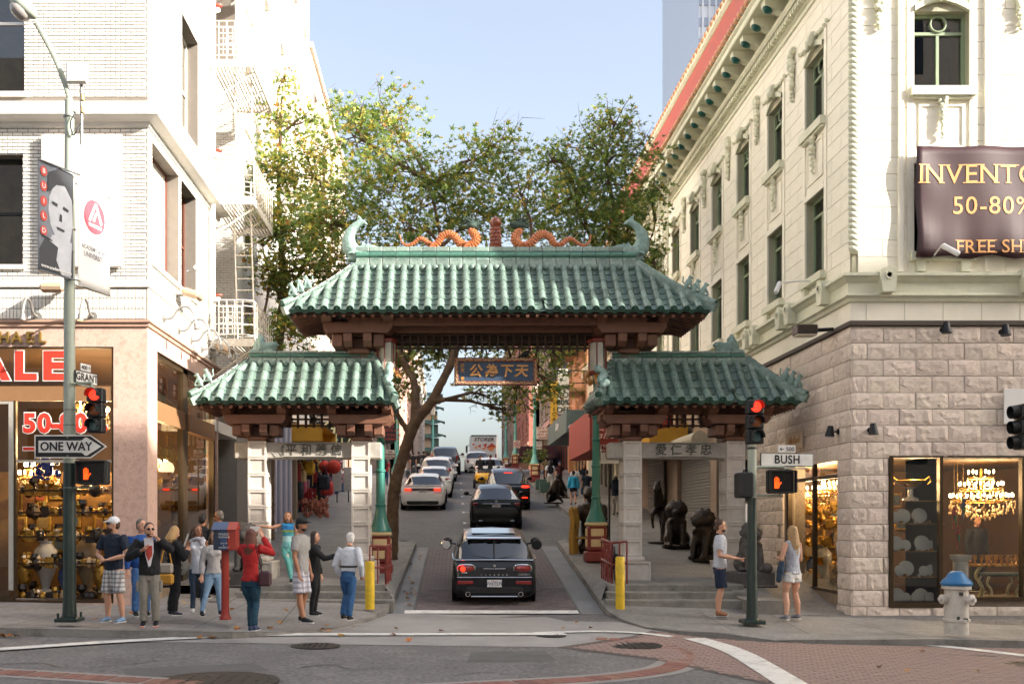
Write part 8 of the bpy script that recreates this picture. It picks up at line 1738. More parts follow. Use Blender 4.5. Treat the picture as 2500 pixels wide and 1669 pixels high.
 if hairlen:
  for k in range(11):
   a=math.radians(-15+21*k)if hairlen>.05 else 0;x,y=.044*math.cos(a),.012+.042*math.sin(a);L=hairlen*random.uniform(.85,1.1);h.tube([hp(x*.8,y*.8,.035),hp(x,y,-.02),hp(x*1.25,y*1.15+.008,-.02-L*.55)-V3((0,0,0)),hp(x*1.05,y*1.1+.012,-.02-L)],[.016*H,.018*H,.016*H,.006*H],6)
 if beard:h2=MB().ball(hp(0,-.02,-.04),(.035*H,.032*H,.026*H),10,7,R);add('beard',remesh(h2,'beard',hair,.012*H/1.7,1),bo)
 if hair:add('hair',remesh(h,'hair',hair,.013*H/1.7,1,.012,.03))
 if cap:c=MB();c.ball(hp(0,.006,.03),(.054*H,.058*H,.049*H),14,8,R);c.tube([hp(0,-.04,.034),hp(0,-.075,.026),hp(0,-.095,.02)],[(.008*H,.042*H),(.006*H,.038*H),(.004*H,.02*H)],10,up=R@Vector((0,0,1)));add('cap',remesh(c,'cap',cap,.011*H/1.7,1))
 p=MB();g0=.018 if lower=='long' else.024
 p.tube([V3((0,.004,.44)),V3((0,.006,.5)),V3((0,tz(.58),.57)),V3((0,tz(.62),.605))],[((hw-.012)*H,.062*H),(hw*1.03*H,.068*H),((ww+.004)*H,.056*H),(ww*H,.052*H)],14,up=(1,0,0))
 for s,k,a in((1,G['lk'],G['la']),(-1,G['rk'],G['ra'])):
  k,a=V3(k),V3(a);r0=.056 if lower!='slim' else.053
  if lower in('long','slim'):f_=1. if lower=='long' else.78;p.tube([V3((s*.046,0,.49)),V3((s*.05,0,.44)).lerp(k,.3),k,k.lerp(a,.5)+V3((0,.01,0)),a+V3((0,0,.012))],[r0*H,.053*H,.044*H*f_,.041*H*f_,.037*H*f_],10)
  elif lower=='shorts':p.tube([V3((s*.046,0,.49)),V3((s*.05,0,.44)).lerp(k,.35),k+V3((s*.004,0,-.005))],[.058*H,.06*H,.059*H],10)
  else:p.tube([V3((s*.046,0,.49)),V3((s*.05,0,.44)).lerp(k,.28)],[.058*H,.064*H],10)
 add('trousers' if lower in('long','slim')else 'shorts',remesh(p,'trousers',bottom,vx,1,.02,.05))
 u=MB();ex=.012 if coat else.004
 u.tube([V3((0,tz(hem)+.004,hem)),V3((0,tz(.56),max(hem+.02,.56))),V3((0,tz(.64),.64)),V3((0,tz(.73),.735)),V3((0,tz(.8),.80)),V3((0,tz(.84),.838))],[((hw+.006+ex-(.012 if tuck else 0))*H,(.068+ex)*H),((ww+.012+ex)*H,(.064+ex)*H),((ww+.006+ex)*H,(.06+ex)*H),((cw+.012+ex)*H,(.066+ex)*H),((cw+.008+ex)*H,(.056+ex)*H),(.045*H,.04*H)],16,up=(1,0,0))
 if fem:[u.ball(V3((s*.04,tz(.73)-.048,.735)),(.036*H,.03*H,.034*H),8,6)for s in(-1,1)]
 for s,e,hh in((1,A['le'],A['lh']),(-1,A['re'],A['rh'])):
  S_,e,hh=Sh(s),V3(e),V3(hh)
  if sleeve=='short':u.tube([S_-V3((s*.02,0,0)),S_.lerp(e,.4),S_.lerp(e,.72)],[.046*H,.042*H,.041*H],9)
  elif sleeve=='long':u.tube([S_-V3((s*.02,0,0)),S_.lerp(e,.5),e,e.lerp(hh,.5),e.lerp(hh,.93)],[(.046+ex)*H,(.037+ex)*H,(.033+ex)*H,(.030+ex)*H,(.024+ex)*H],9)
  else:u.ball(S_-V3((s*.03,0,-.0)),(.025*H,.04*H,.03*H),8,6)
 to=add('top',remesh(u,'top',top,vx,1,.024,.055))
 for s,a,k in((1,G['la'],G['lk']),(-1,G['ra'],G['rk'])):
  a=V3(a);sm=MB();fo=a+V3((0,-.055,-.012));fo.z=a.z-.018*H;sm.tube([a+V3((0,.022,-.012)),a+V3((0,-.01,-.006)),fo,fo+V3((0,-.04,-.004))],[(.02*H,.022*H),(.024*H,.025*H),(.016*H,.027*H),(.009*H,.018*H)],8,up=(0,0,1));sm.tube([a+V3((0,0,-.01)),a+V3((0,.003,.02))],[.022*H,.021*H],8)
  so=add('shoe',remesh(sm,'shoe',shoe,.010*H/1.7,1));sl=MB().tube([a+V3((0,.03,-.034)),a+V3((0,-.1,-.034))],[(.006*H,.026*H)]*2,8,up=(0,0,1));add('sole',sl.mesh('sole',M('sole_white','#c9c6c0',.7,var=.05)),so)
 return t,add,to,H
def gy(px,py):
 Y=18.
 for _ in range(15):Y=(CZ-zs(X_(px,Y),Y))*FPX/(py-HY)
 return X_(px,Y),Y
def stand(px,fy,hy_,lab,rz,top,bottom,shoe,hair,xy=None,**k):
 if xy:x,y,z=xy
 else:x,y=gy(px,fy);z=zs(x,y)+.012
 H=(CZ-(hy_-HY)/FPX*y)-z;return person(lab,(x,y,z),rz,H*.985,top,bottom,shoe,hair,**k)
def patch(t_,nm,mb,mat):return obj(nm,mb.mesh(nm,mat),t_[0],local=True)
navy_,blk_,wht_,gry_,jean,jeanl=cloth('navy','#141f30'),cloth('black','#131316'),cloth('white','#d6d8de'),cloth('grey','#9b9894'),cloth('denim','#26435f',var=.25),cloth('light_denim','#7e9cb8',var=.25)
brh,blh,dkh,whh,gyh,rdh=[M('hair_'+n,c,.55,var=.3,scale=30,bump=.5,bscale=60)for n,c in(('brown','#4a3122'),('blond','#b08c58'),('dark','#1b1514'),('white','#d9d5cf'),('grey','#6e645c'),('auburn','#5a2c1c'))]
wsh,bsh,nsh=M('shoe_white','#d9d7d2',.6,var=.05),M('shoe_black','#131314',.6,var=.1),M('shoe_blue','#6f8fae',.6,var=.3,scale=12)
pl1,pl2=plaid('plaid_grey','#c9c6c2','#43454f',4.5),plaid('plaid_pale','#cfccd2','#7b7784',3.4)
CL=dict(le=(.17,-.02,.64),lh=(.035,-.12,.60),re=(-.17,-.02,.64),rh=(-.03,-.12,.60))
stand(278,1520,1257,'man in navy polo, plaid shorts and white cap left of the group',-.35,navy_,pl1,nsh,brh,arms=CL,legs=dict(la=(.085,.02,.04),ra=(-.085,.02,.04),lk=(.07,-.015,.285),rk=(-.07,-.015,.285)),lower='shorts',cap=cloth('cap_white','#d2d2d4'),glasses=True,beard=True,head=-.75)
p=stand(345,1505,1262,'man in blue shirt and jeans half hidden behind the man in the black jacket',.5,cloth('blue','#1f4a8c'),cloth('jeans_blue','#4a72a8',var=.2),bsh,gyh,sleeve='long',head=.4);patch(p,'backpack',MB().bbox(-.2,.2,.1,.3,.85,1.4,.07),blk_)
p=stand(365,1530,1271,'man in black zip jacket and grey cargo trousers wearing sunglasses',.2,blk_,cloth('khaki_grey','#7f7a70',var=.18),bsh,brh,sleeve='long',coat=True,glasses=True,beard=True,head=.35,arms=dict(re=(-.19,-.05,.66),rh=(-.06,-.12,.735),le=(.2,-.04,.74),lh=(.09,-.09,.84)));H=p[3]
patch(p,'tee_shirt',MB().prism([(-.075,1.42),(.07,1.42),(.075,1.2),(.03,.98),(.0,.96),(-.05,1.15)],-.152,-.125,'xz'),cloth('tee','#cfcdd0'));patch(p,'tee_print',MB().prism([(-.055,1.3),(.055,1.3),(.055,1.15),(.0,1.05),(-.04,1.15)],-.156,-.153,'xz'),M('tee_print','#a63a30',.8,var=.6,scale=25));patch(p,'shoe_trim',MB().bbox(-.14,-.07,-.16,.05,.0,.012,.004).bbox(.07,.14,-.16,.05,.0,.012,.004),M('shoe_orange','#d9562a',.6))
for s in(-1,1):patch(p,'cargo_pocket',MB().bbox(s*.175-.03,s*.175+.03,-.06,.06,.56,.74,.02),cloth('khaki_grey','#7f7a70'))
p=stand(425,1503,1281,'blond woman in black quilted jacket with a yellow and grey bag',2.2,cloth('quilt','#17171a',var=.2),blk_,M('shoe_dark_blue','#22293c',.6),blh,sleeve='long',coat=True,hairlen=.13,fem=True,tilt=.35,arms=dict(le=(.15,-.08,.64),lh=(.05,-.13,.74),re=(-.16,-.06,.64),rh=(-.06,-.13,.72)),hem=.46)
for k in range(7):patch(p,'quilt_seam',MB().tube([(.19*math.cos(a_),.14*math.sin(a_),.80+.09*k)for a_ in frange(0,2*PI,16)],.006,4,caps=False),blk_)
bx_,by_=gy(405,1515);bz_=zs(bx_,by_);bgt=thing('tote_bag','yellow and grey tote bag hanging at the side of the blond woman','bag',(bx_,by_,bz_+.62));MB().bbox(bx_-.13,bx_+.13,by_-.06,by_+.06,bz_+.62,bz_+.80,.03).build('lower_panel',cloth('bag_yellow','#b8862c'),bgt);MB().bbox(bx_-.12,bx_+.12,by_-.055,by_+.055,bz_+.80,bz_+.98,.03).build('upper_panel',cloth('bag_grey','#9a9186'),bgt);MB().tube([(bx_-.09,by_,bz_+.97),(bx_-.03,by_,bz_+1.22),(bx_+.05,by_,bz_+1.22),(bx_+.1,by_,bz_+.97)],.012,5).build('strap',cloth('bag_yellow','#b8862c'),bgt)
p=stand(483,1497,1277,'woman in white sleeveless top and patterned scarf with white shoulder bag',.15,wht_,cloth('slate_jeans','#3c4a5e',var=.15),wsh,brh,sleeve='none',lower='slim',hairlen=.12,skin=SK2,fem=True,head=.5,arms=dict(re=(-.16,.0,.64),rh=(-.12,-.10,.655)),hem=.45)
patch(p,'scarf',MB().tube([(.085*math.cos(a_),-.01+.075*math.sin(a_),.835*p[3]+.015*math.sin(3*a_))for a_ in frange(0,2*PI,16)],.04,8,caps=False).tube([(.05,-.09,.83*p[3]),(.09,-.12,.77*p[3])],[.05,.03],7),M('scarf','#9c9aa0',.85,var=.7,scale=18));patch(p,'shoulder_bag',MB().ball((-.27,.02,.86),(.12,.08,.17),10,8),cloth('bag_white','#b9b4ac'));patch(p,'bag_strap',MB().tube([(-.17,.0,1.44),(-.24,-.06,1.2),(-.27,.0,1.0)],.018,5),cloth('bag_white','#b9b4ac'))
p=stand(522,1503,1292,'woman in light jeans half hidden behind the police call box',.4,cloth('pale_top','#b5b2b0'),jeanl,bsh,brh,sleeve='long',lower='slim',hairlen=.1,fem=True,legs=dict(rk=(-.09,-.03,.28),ra=(-.15,-.06,.04),la=(.08,.03,.04)))
stand(495,1462,1250,'man with black hair and black shirt seen from behind by the shop window',2.9,blk_,blk_,bsh,dkh,skin=SK2);stand(535,1455,1243,'man in grey shirt and sunglasses turned left by the shop window',-1.4,cloth('grey_shirt','#6b6662'),blk_,bsh,gyh,glasses=True,skin=SK2)
p=stand(612,1543,1287,'woman in red hooded sweatshirt holding up a phone, seen from behind',PI-.25,cloth('red','#a31d1d',var=.12),cloth('teal_jeans','#12384a',var=.2),M('shoe_navy','#33405e',.6),rdh,sleeve='long',lower='slim',hairlen=.17,fem=True,arms=dict(le=(.17,-.12,.76),lh=(.05,-.17,.925),re=(-.17,-.12,.76),rh=(-.05,-.17,.925)),hem=.49,legs=dict(lk=(.02,-.04,.285),la=(.0,.0,.04),rk=(-.06,.0,.28),ra=(-.1,.12,.06)))
patch(p,'hood',MB().ball((0,.075,1.33),(.12,.045,.07),10,7),cloth('red','#a31d1d'));q=p[0].location;ph=thing('phone','smartphone held up by the woman in the red sweatshirt','phone',(q.x,q.y+.3,q.z+1.6));MB().bbox(q.x-.08,q.x+.08,q.y+.335,q.y+.345,q.z+1.56,q.z+1.65,.004).build('case',M('phone_white','#d5d3cf',.3),ph)
hbx=thing('handbag','burgundy handbag on a long strap beside the woman in red','bag',(q.x+.24,q.y-.05,q.z+.74));MB().bbox(q.x+.14,q.x+.34,q.y-.14,q.y-.02,q.z+.72,q.z+.94,.03).build('pouch',M('burgundy_leather','#3c1522',.4,var=.1),hbx);MB().tube([(q.x+.2,q.y-.08,q.z+.93),(q.x+.16,q.y-.13,q.z+1.1),(q.x+.1,q.y-.14,q.z+1.35)],.008,5).build('strap',M('burgundy_leather','#3c1522'),hbx)
stp=stripes('striped_top',[(0,'#7fc0c0'),(.25,'#a9d3d3'),(.42,'#4d9fb0'),(.55,'#8aa04a'),(.62,'#1f6fae'),(.74,'#2a85b8'),(.84,'#7fae8a'),(.92,'#2f8a86')],.75,1.42)
stand(700,0,1246,'woman in striped teal top and turquoise trousers leaning on the stone lion',.05,stp,cloth('turquoise','#6cb6ae'),bsh,M('hair_honey','#8a5a30',.5,var=.3,scale=30,bump=.5),xy=(X_(703,21.9),21.9,.50),sleeve='none',lower='slim',hairlen=.17,fem=True,arms=dict(re=(-.22,-.02,.78),rh=(-.37,-.06,.80)),legs=dict(lk=(.06,-.02,.28),la=(.07,.02,.04),rk=(.0,-.05,.3),ra=(.05,-.02,.045)),hem=.5)
stand(735,1520,1258,'man in grey T-shirt, plaid shorts and black cap facing right',1.25,gry_,pl2,M('shoe_high_black','#0f0f10',.5,var=.1),dkh,cap=cloth('cap_black','#16181a'),beard=True,lower='shorts',hem=.46,legs=dict(lk=(.055,-.02,.285),la=(.06,.03,.04),rk=(-.055,-.01,.285),ra=(-.06,-.06,.04)),skin=SK2,arms=dict(re=(-.14,.0,.63),rh=(-.15,-.05,.48)))
stand(768,1503,1293,'woman in black reaching out to the white-haired man',1.35,blk_,blk_,bsh,M('hair_ombre','#2b1c16',.5,var=.3,scale=30,bump=.5),sleeve='long',lower='slim',hairlen=.2,fem=True,arms=dict(re=(-.10,-.16,.68),rh=(-.05,-.32,.72)),hem=.44)
p=stand(850,1515,1296,'white-haired man in white shirt and blue jeans walking away',PI-.35,cloth('white_shirt','#c9ced6'),cloth('blue_jeans','#28527e',var=.25),bsh,whh,sleeve='long',lower='long',hem=.55,tuck=True,glasses=True,head=.5,lean=-.12,arms=dict(le=(.17,.0,.62),lh=(.13,-.08,.5),re=(-.17,.02,.63),rh=(-.12,-.11,.5)),legs=dict(lk=(.05,-.07,.29),la=(.05,.03,.05),rk=(-.05,.02,.28),ra=(-.05,.08,.045)))
patch(p,'belt',MB().tube([(.155*math.cos(a_),.118*math.sin(a_)-.02,.945)for a_ in frange(0,2*PI,18)],[(.02,.008)]*19,6,caps=False,up=(0,0,1)),bsh)
p=stand(1758,1505,1263,'man in pale grey T-shirt and navy shorts looking right on the right corner',1.25,cloth('pale_grey','#b9bcc4'),cloth('navy_shorts','#16243c'),M('shoe_tan','#8a5a3a',.6),brh,lower='shorts',beard=True,arms=dict(re=(-.15,.0,.63),rh=(-.07,-.16,.60),le=(.15,.0,.63),lh=(.05,-.16,.60)),legs=dict(lk=(.05,-.015,.3),rk=(-.05,-.015,.3)))
q=p[0].location;ph=thing('phone','dark phone in the hands of the man on the right corner','phone',(q.x+.3,q.y-.1,q.z+1.04));MB().bbox(q.x+.27,q.x+.38,q.y-.13,q.y-.06,q.z+1.03,q.z+1.045,.004).build('case',SUNG,ph)
p=stand(1935,1512,1279,'woman with wavy blond hair in grey tank top and white shorts',PI+.5,cloth('tank_grey','#a9adb8'),cloth('white_shorts','#d8d6d2'),M('shoe_grey','#74747c',.6),M('hair_wavy_blond','#a5855c',.5,var=.35,scale=25,bump=.7,bscale=40),sleeve='none',lower='mini',hairlen=.22,fem=True,arms=dict(le=(.15,-.02,.64),lh=(.07,-.14,.655),re=(-.14,-.02,.63),rh=(-.06,-.13,.6)),legs=dict(lk=(.085,-.02,.285),la=(.14,.04,.04),rk=(-.05,-.01,.285),ra=(-.06,.02,.04)),hem=.48)
q=p[0].location;jk=thing('folded_jacket','dark blue jacket hanging over the arm of the blond woman in shorts','jacket',(q.x-.2,q.y+.1,q.z+.7));jm_=MB().tube([(q.x-.22,q.y-.05,q.z+1.12),(q.x-.26,q.y-.08,q.z+.95),(q.x-.30,q.y-.06,q.z+.72)],[(.05,.1),(.07,.1),(.04,.09)],10);obj('cloth',remesh(jm_,'cloth',cloth('jacket_slate','#2e3f52'),.02,1,.03,.05),jk)
def far(px,fy,hy_,lab,rz,top,bottom,hair,**k):
 Y=40.
 for _ in range(40):Y=.6*Y+.4*((CZ-(zgr(Y)+.16))*FPX/(fy-HY)if abs(fy-HY)>5 and(CZ-(zgr(Y)+.16))/(fy-HY)>0 else Y+1)
 Y=min((abs(HY-(zgr(y_/10)+.16-CZ)/(y_/10)*FPX-fy),y_/10)for y_ in range(240,900,2))[1];z=zgr(Y)+.16;H=(CZ-(hy_-HY)/FPX*Y)-z
 return person(lab,(X_(px,Y),Y,z),rz,min(1.95,max(1.5,H)),top,bottom,bsh,hair,vox=.026,fine=False,**k)
W1=dict(lk=(.05,-.06,.29),la=(.05,-.05,.05),rk=(-.05,.02,.28),ra=(-.05,.12,.06))
far(1400,1233,1155,'woman in bright blue jacket and black shorts walking up the right pavement',PI,cloth('sky_blue','#2f9cc4'),blk_,dkh,sleeve='long',lower='mini',fem=True,legs=W1,coat=True);far(1433,1231,1150,'man in navy T-shirt and dark shorts beside the woman in blue',PI,navy_,blk_,dkh,lower='shorts',legs=W1)
far(1404,1214,1140,'woman with short fair hair and white T-shirt ahead of the blue jacket',PI,wht_,jeanl,blh,fem=True,legs=W1);far(1425,1208,1138,'woman with long auburn hair walking down the right pavement',.2,navy_,jean,rdh,hairlen=.15,fem=True)
p=far(1503,1258,1162,'man in navy shirt and pale trousers with a backpack behind the right pillar',PI-.2,navy_,cloth('chino','#a3998a'),gyh,legs=W1);patch(p,'backpack',MB().bbox(-.15,.15,.08,.26,.95,1.4,.06),navy_)
p=far(1343,1202,1122,'woman in white with dark backpack farther up the right pavement',PI,wht_,cloth('cream_trousers','#b8b2a6'),dkh,fem=True,hairlen=.1,legs=W1);patch(p,'backpack',MB().bbox(-.14,.14,.08,.24,.95,1.35,.06),blk_)
far(1366,1196,1128,'man in maroon shirt and blue cap up the right pavement',.3,cloth('maroon','#4a2028'),blk_,dkh,cap=cloth('cap_blue','#24507a'));far(1333,1178,1115,'man in olive shirt farther up the right pavement',PI,cloth('olive','#5f553a'),blk_,dkh,legs=W1);far(1313,1172,1111,'farthest walker in dark clothes on the right pavement',PI,blk_,blk_,dkh,legs=W1)
p=far(942,1184,1130,'man in red T-shirt with black backpack on the left pavement',PI-.4,cloth('bright_red','#b02a30'),jean,dkh);patch(p,'backpack',MB().bbox(-.15,.15,.08,.26,.95,1.4,.06),blk_)
for i,px in enumerate((1009,1022,1034)):far(px,1160-2*i,1108-2*i,['nearest','middle','farthest'][i]+' dark clothed walker on the left pavement behind the parked cars',PI,blk_,blk_,dkh)
yr_=55.2;zr_=zgr(yr_)+.25
for i,dx in enumerate((-.28,.28)):person(['left','right'][i]+' rider with black helmet sitting in the yellow buggy',(X_(1186,54.8)+dx,yr_+.1,zr_),PI,1.6,blk_,blk_,bsh,None,cap=SUNG,vox=.026,fine=False,sleeve='long',legs=dict(lk=(.06,-.2,.46),la=(.06,-.24,.25),rk=(-.06,-.2,.46),ra=(-.06,-.24,.25)),arms=dict(le=(.14,-.1,.65),lh=(.1,-.2,.66),re=(-.14,-.1,.65),rh=(-.1,-.2,.66)))
# ================================================================ THINGS IN THE SHOPS
warm=M('lit_bulb','#ffe2b0',.4,var=0,emit='#ffcf8a',est=14.);goldm=M('shop_gold','#b58a3e',.3,metal=.7,var=.35,scale=8);cryst=M('crystal','#d9b98a',.08,var=.2,metal=.2,spec=.9);porc=M('porcelain','#d8d8d6',.2,var=.02,coat=.5)
def warm_lamp(loc,e,r=.15,nm='chandelier_and_fill_light'):
 l=bpy.data.lights.new(nm,'POINT');l.energy=e;l.color=(1.,.72,.40);l.shadow_soft_size=r;o=bpy.data.objects.new(nm,l);COL.objects.link(o);o.location=loc
def chandelier(loc,R,lab,tiers=3,e=60):
 x,y,z=loc;t=thing('chandelier',lab,'chandelier',loc,0,'crystal chandeliers');fr=MB().cyl((x,y,z),(x,y,z+R*1.2),.025);bl=MB();cr=MB();r_=random.Random(int(R*100))
 for k in range(tiers):
  rr=R*(1-.3*k);zz=z+R*.42*k;n=max(6,int(16*rr/R));fr.tube([(x+rr*.9*math.cos(a),y+rr*.9*math.sin(a),zz)for a in frange(0,2*PI,20)],.018,5,caps=False)
  for j in range(n):
   a=2*PI*j/n+.2*k;p=Vector((x+rr*math.cos(a),y+rr*math.sin(a),zz+.05));fr.tube([(x,y,zz),p],.01,4);bl.ball(p+Vector((0,0,.1)),(.022,.022,.045),6,5)
   for m in range(5):q=p+Vector((r_.uniform(-.05,.05),r_.uniform(-.05,.05),-.05-.06*m));cr.ball(q,(.018,.018,.032),5,4)
 for j in range(90):a=r_.uniform(0,6.28);rr=R*math.sqrt(r_.random());cr.ball((x+rr*math.cos(a),y+rr*math.sin(a),z-.08-(1-(rr/R)**2)*R*.55*r_.uniform(.6,1)),(.02,.02,.04),5,4)
 fr.build('frame',goldm,t);stuff(bl.build('bulbs',warm,t));stuff(cr.build('crystals',cryst,t));warm_lamp((x,y,z+.3),e,.3)
YS=YB
chandelier((X_(2395,YS+1.9),YS+1.9,Z_(1225,YS+1.9)),.62,'large lit crystal chandelier in the right shop window',e=90)
chandelier((XR+.80,YB+3.15,2.5),.26,'lit crystal chandelier in the side window by the blond woman',2,60);chandelier((XR+1.0,YB+4.7,2.4),.36,'second lit crystal chandelier in the side window of the stone corner',2,70)
LXc=XL-3.0
chandelier((X_(215,YL0+1.4),YL0+1.4,4.1),.42,'lit crystal chandelier in the left shop behind the traffic signal',2,35);chandelier((X_(95,YL0+1.6),YL0+1.6,2.75),.40,'blue crystal chandelier in the left shop behind the one way sign',2,30);chandelier((XL-1.1,YL0+4.3,3.0),.4,'lit crystal chandelier behind the avenue side glass of the left shop',2,50)
warm_lamp((X_(150,YL0+2.2),YL0+2.2,3.3),25,.12);warm_lamp((X_(2240,YS+.1),YS+.16,2.95),42,.06);warm_lamp((XL-1.5,YL0+2.0,3.6),40,.12)  # bare point lights without fixtures, added to brighten the shop displays
rim=MB().lathe([(.001,-.012),(.085,-.014),(.1,-.004),(.145,.006),(.15,.0),(.145,-.012),(.1,-.02),(.001,-.02)],(0,0,0),20,axis='y');rme=rim.mesh('plate',porc,True);band_=MB().lathe([(.118,.0),(.15,.010),(.152,.002),(.118,-.012)],(0,0,0),20,axis='y').mesh('gilt_rim',goldm,True)
y0=YS+.35;shz=[Z_(p_,y0)for p_ in(1277,1344,1406,1472)];sx0,sx1=X_(2183,y0),X_(2296,y0)
for i,z in enumerate(shz+[Z_(1222,y0)]):
 t=thing('glass_shelf',['top plate','second','third','lowest','uppermost empty'][i]+' glass shelf in the narrow right shop window','shelf',(sx0,y0,z));MB().box(sx0,sx1,y0-.15,y0+.3,z-.012,z).build('pane',glassmat('shelf_glass',(.7,.8,.75),.1),t);MB().box(sx0,sx1,y0-.16,y0-.15,z-.014,z+.002).build('edge',goldm,t)
ords=('leftmost','second','third','fourth','rightmost')
for i,(row,z)in enumerate(zip(((2191,2211,2247,2251),(2190,2215,2254,2276),(2199,2219,2258,2278),(2193,2216,2241,2255,2273)),shz)):
 for j,px in enumerate(row):
  s=(.95,1.2,.9,1.25,.85)[(i+j)%5]*.86;t=thing('dinner_plate','%s gilt-rimmed white plate on the %s shelf of the right shop window'%(ords[j],('top','second','third','lowest')[i]),'plate',(X_(px,y0),y0,z),0,'gilt-rimmed plates');PW[t.name]=Matrix.Identity(4);t.scale=(s,s,s)
  o=obj('plate',rme,t,local=True,loc=(0,.05+.06*(j%2),.15),rot=(-.15,0,0));obj('gilt_rim',band_,o,local=True)
 for k in range(3):px=2200+34*k+5*i;x=X_(px,y0-.08);t=thing('teacup','%s small gilt cup in front of the plates on the %s shelf'%(ords[k],('top','second','third','lowest')[i]),'cup',(x,y0-.08,z),0,'gilt cups');MB().lathe([(.02,z),(.035,z+.03),(.04,z+.055),(.036,z+.055),(.03,z+.02)],(x,y0-.08,0),12).build('bowl',goldm if k!=1 else porc,t)
x=X_(2226,y0);z=Z_(1222,y0);t=thing('gilt_centrepiece','wide gilt bowl on a dark foot at the top of the narrow right window','bowl',(x,y0,z));MB().lathe([(.16,z),(.15,z+.05),(.05,z+.1),(.05,z+.24),(.12,z+.28)],(x,y0+.05,0),16).build('foot',porc,t);MB().lathe([(.1,z+.28),(.22,z+.36),(.3,z+.42),(.28,z+.43),(.18,z+.36)],(x,y0+.05,0),18).build('bowl',goldm,t)
for s in(-1,1):MB().tube([(x+s*.28,y0+.05,z+.42),(x+s*.38,y0+.05,z+.5),(x+s*.42,y0+.05,z+.4),(x+s*.34,y0+.05,z+.34)],.018,6).build('handle',goldm,t)
yt=YS+1.0;zt_=Z_(1377,yt);x0_,x1_=X_(2380,yt),X_(2380,yt)+3;t=thing('console_table','gilt console table with curved legs in the right shop window','table',(x0_+1,yt,.22));MB().bbox(x0_,x1_,yt-.1,yt+.5,zt_-.05,zt_,.015).build('tabletop',goldm,t);cleg=M('carved_cream','#b5a878',.4,var=.2)
for lx_ in(x0_+.12,x0_+1.4,x1_-.1):MB().tube(smooth([(lx_,yt,zt_-.05),(lx_-.1,yt,zt_-.25),(lx_+.03,yt,zt_-.45),(lx_-.02,yt,.22)],4),.035,7).build('leg',cleg,t)
xs_=X_(2440,yt-.2);t=thing('stool','small upholstered stool with cabriole legs in the right shop window','stool',(xs_,yt-.2,.22));MB().bbox(xs_-.34,xs_+.34,yt-.4,yt,.70,.78,.03).build('seat',M('stool_green','#33423c',.7),t)
for a,b in((-.3,-.36),(.3,-.36),(-.3,-.04),(.3,-.04)):MB().tube(smooth([(xs_+a,yt+b,.7),(xs_+a*1.15,yt+b,.55),(xs_+a*.85,yt+b,.4),(xs_+a*.95,yt+b,.22)],3),.025,6).build('leg',cleg,t)
gg=MB();gx=x0_+.1
while gx<x1_-.1:gg.lathe([(.03,zt_),(.035,zt_+.02),(.012,zt_+.05),(.04,zt_+.12),(.045,zt_+.2),(.04,zt_+.2)],(gx,yt+.1+.1*random.random(),0),8);gx+=.11
stuff(tag(gg.build('goblets',goldm),'rows of gilt goblets standing on the gilt console table','goblets'))
cx_=X_(2345,yt-.2);t=thing('plinth_column','white fluted plinth behind the blue topped hydrant','column',(cx_,yt-.2,.22));MB().lathe([(.2,.22),(.2,.3),(.16,.34),(.15,1.0),(.2,1.05),(.22,1.1),(.22,1.15)],(cx_,yt-.2,0),20,flute=-.05).build('shaft',porc,t)
for i,(px,py,c,nm)in enumerate(((2330,1255,'#c94a2a','red and green'),(2352,1235,'#25356e','dark blue'),(2338,1302,'#b0362a','red'))):
 p_=at(px,py,YS+.6);t=thing('toy_parrot',nm+' ornamental parrot hanging in the right shop window','ornament',tuple(p_));mb=MB().ball(p_,(.05,.05,.10),8,6).ball(p_+Vector((.01,-.01,.12)),.045,8,6).tube([p_-Vector((0,0,.08)),p_-Vector((.02,0,.32))],[.03,.008],6);mb.build('body',M('parrot_%d'%i,c,.6,var=.4,scale=18),t);MB().tube([p_+Vector((.0,-.04,-.02)),p_+Vector((.0,-.05,-.18))],[.035,.01],6).build('wing',M('parrot_green','#2f7a34',.6),t)
 MB().tube([p_+Vector((0,0,.15)),Vector((p_.x,p_.y,3.1))],.004,4).build('cord',goldm,t)
person('man in dark clothes standing inside the right shop behind the chandelier',(X_(2385,YS+3),YS+3,.22),.2,1.78,blk_,blk_,bsh,dkh,sleeve='long',skin=SK2,vox=.02)
r_=random.Random(8);n_=0
def goods(x0,x1,z0,z1,y,n,where,face='y'):
 for k in range(n):
  a=r_.uniform(x0,x1);b=r_.uniform(z0,z1);w=r_.uniform(.12,.24);h=r_.uniform(.15,.32);t=thing('framed_picture','%s gilt framed picture %s'%(('small','narrow','wide','tall','square','dark','bright','low','high','ornate','plain','tilted')[k%12],where),'picture',(a,y,b),0,'gilt pictures '+where);c=M('canvas_%d'%(k%4),('#5b3a1c','#6e5a34','#38424a','#7a3b24')[k%4],.5,var=.6,scale=6)
  if face=='y':MB().bbox(a-w,a+w,y-.04,y,b-h,b+h,.015).build('frame',goldm,t);MB().box(a-w+.06,a+w-.06,y-.058,y-.051,b-h+.06,b+h-.06).build('canvas',c,t)
  else:MB().bbox(y,y+.05,a-w,a+w,b-h,b+h,.03).build('frame',goldm,t);MB().box(y+.051,y+.058,a-w+.06,a+w-.06,b-h+.06,b+h-.06).build('canvas',c,t)
def urns(pts,where):
 for k,(x,y,z,s)in enumerate(pts):
  t=thing('urn','%s tall urn standing %s'%(('first','second','third','fourth','fifth','sixth','seventh','eighth')[k],where),'urn',(x,y,z),0,'urns '+where);MB().lathe([(.14*s,z),(.14*s,z+.06*s),(.06*s,z+.12*s),(.1*s,z+.25*s),(.22*s,z+.55*s),(.2*s,z+.8*s),(.1*s,z+.92*s),(.14*s,z+1.0*s)],(x,y,0),16).build('vessel',(goldm,porc,M('urn_blue','#3c4f78',.3,var=.3),M('urn_marble','#8f7a5c',.4,var=.3))[k%4],t)
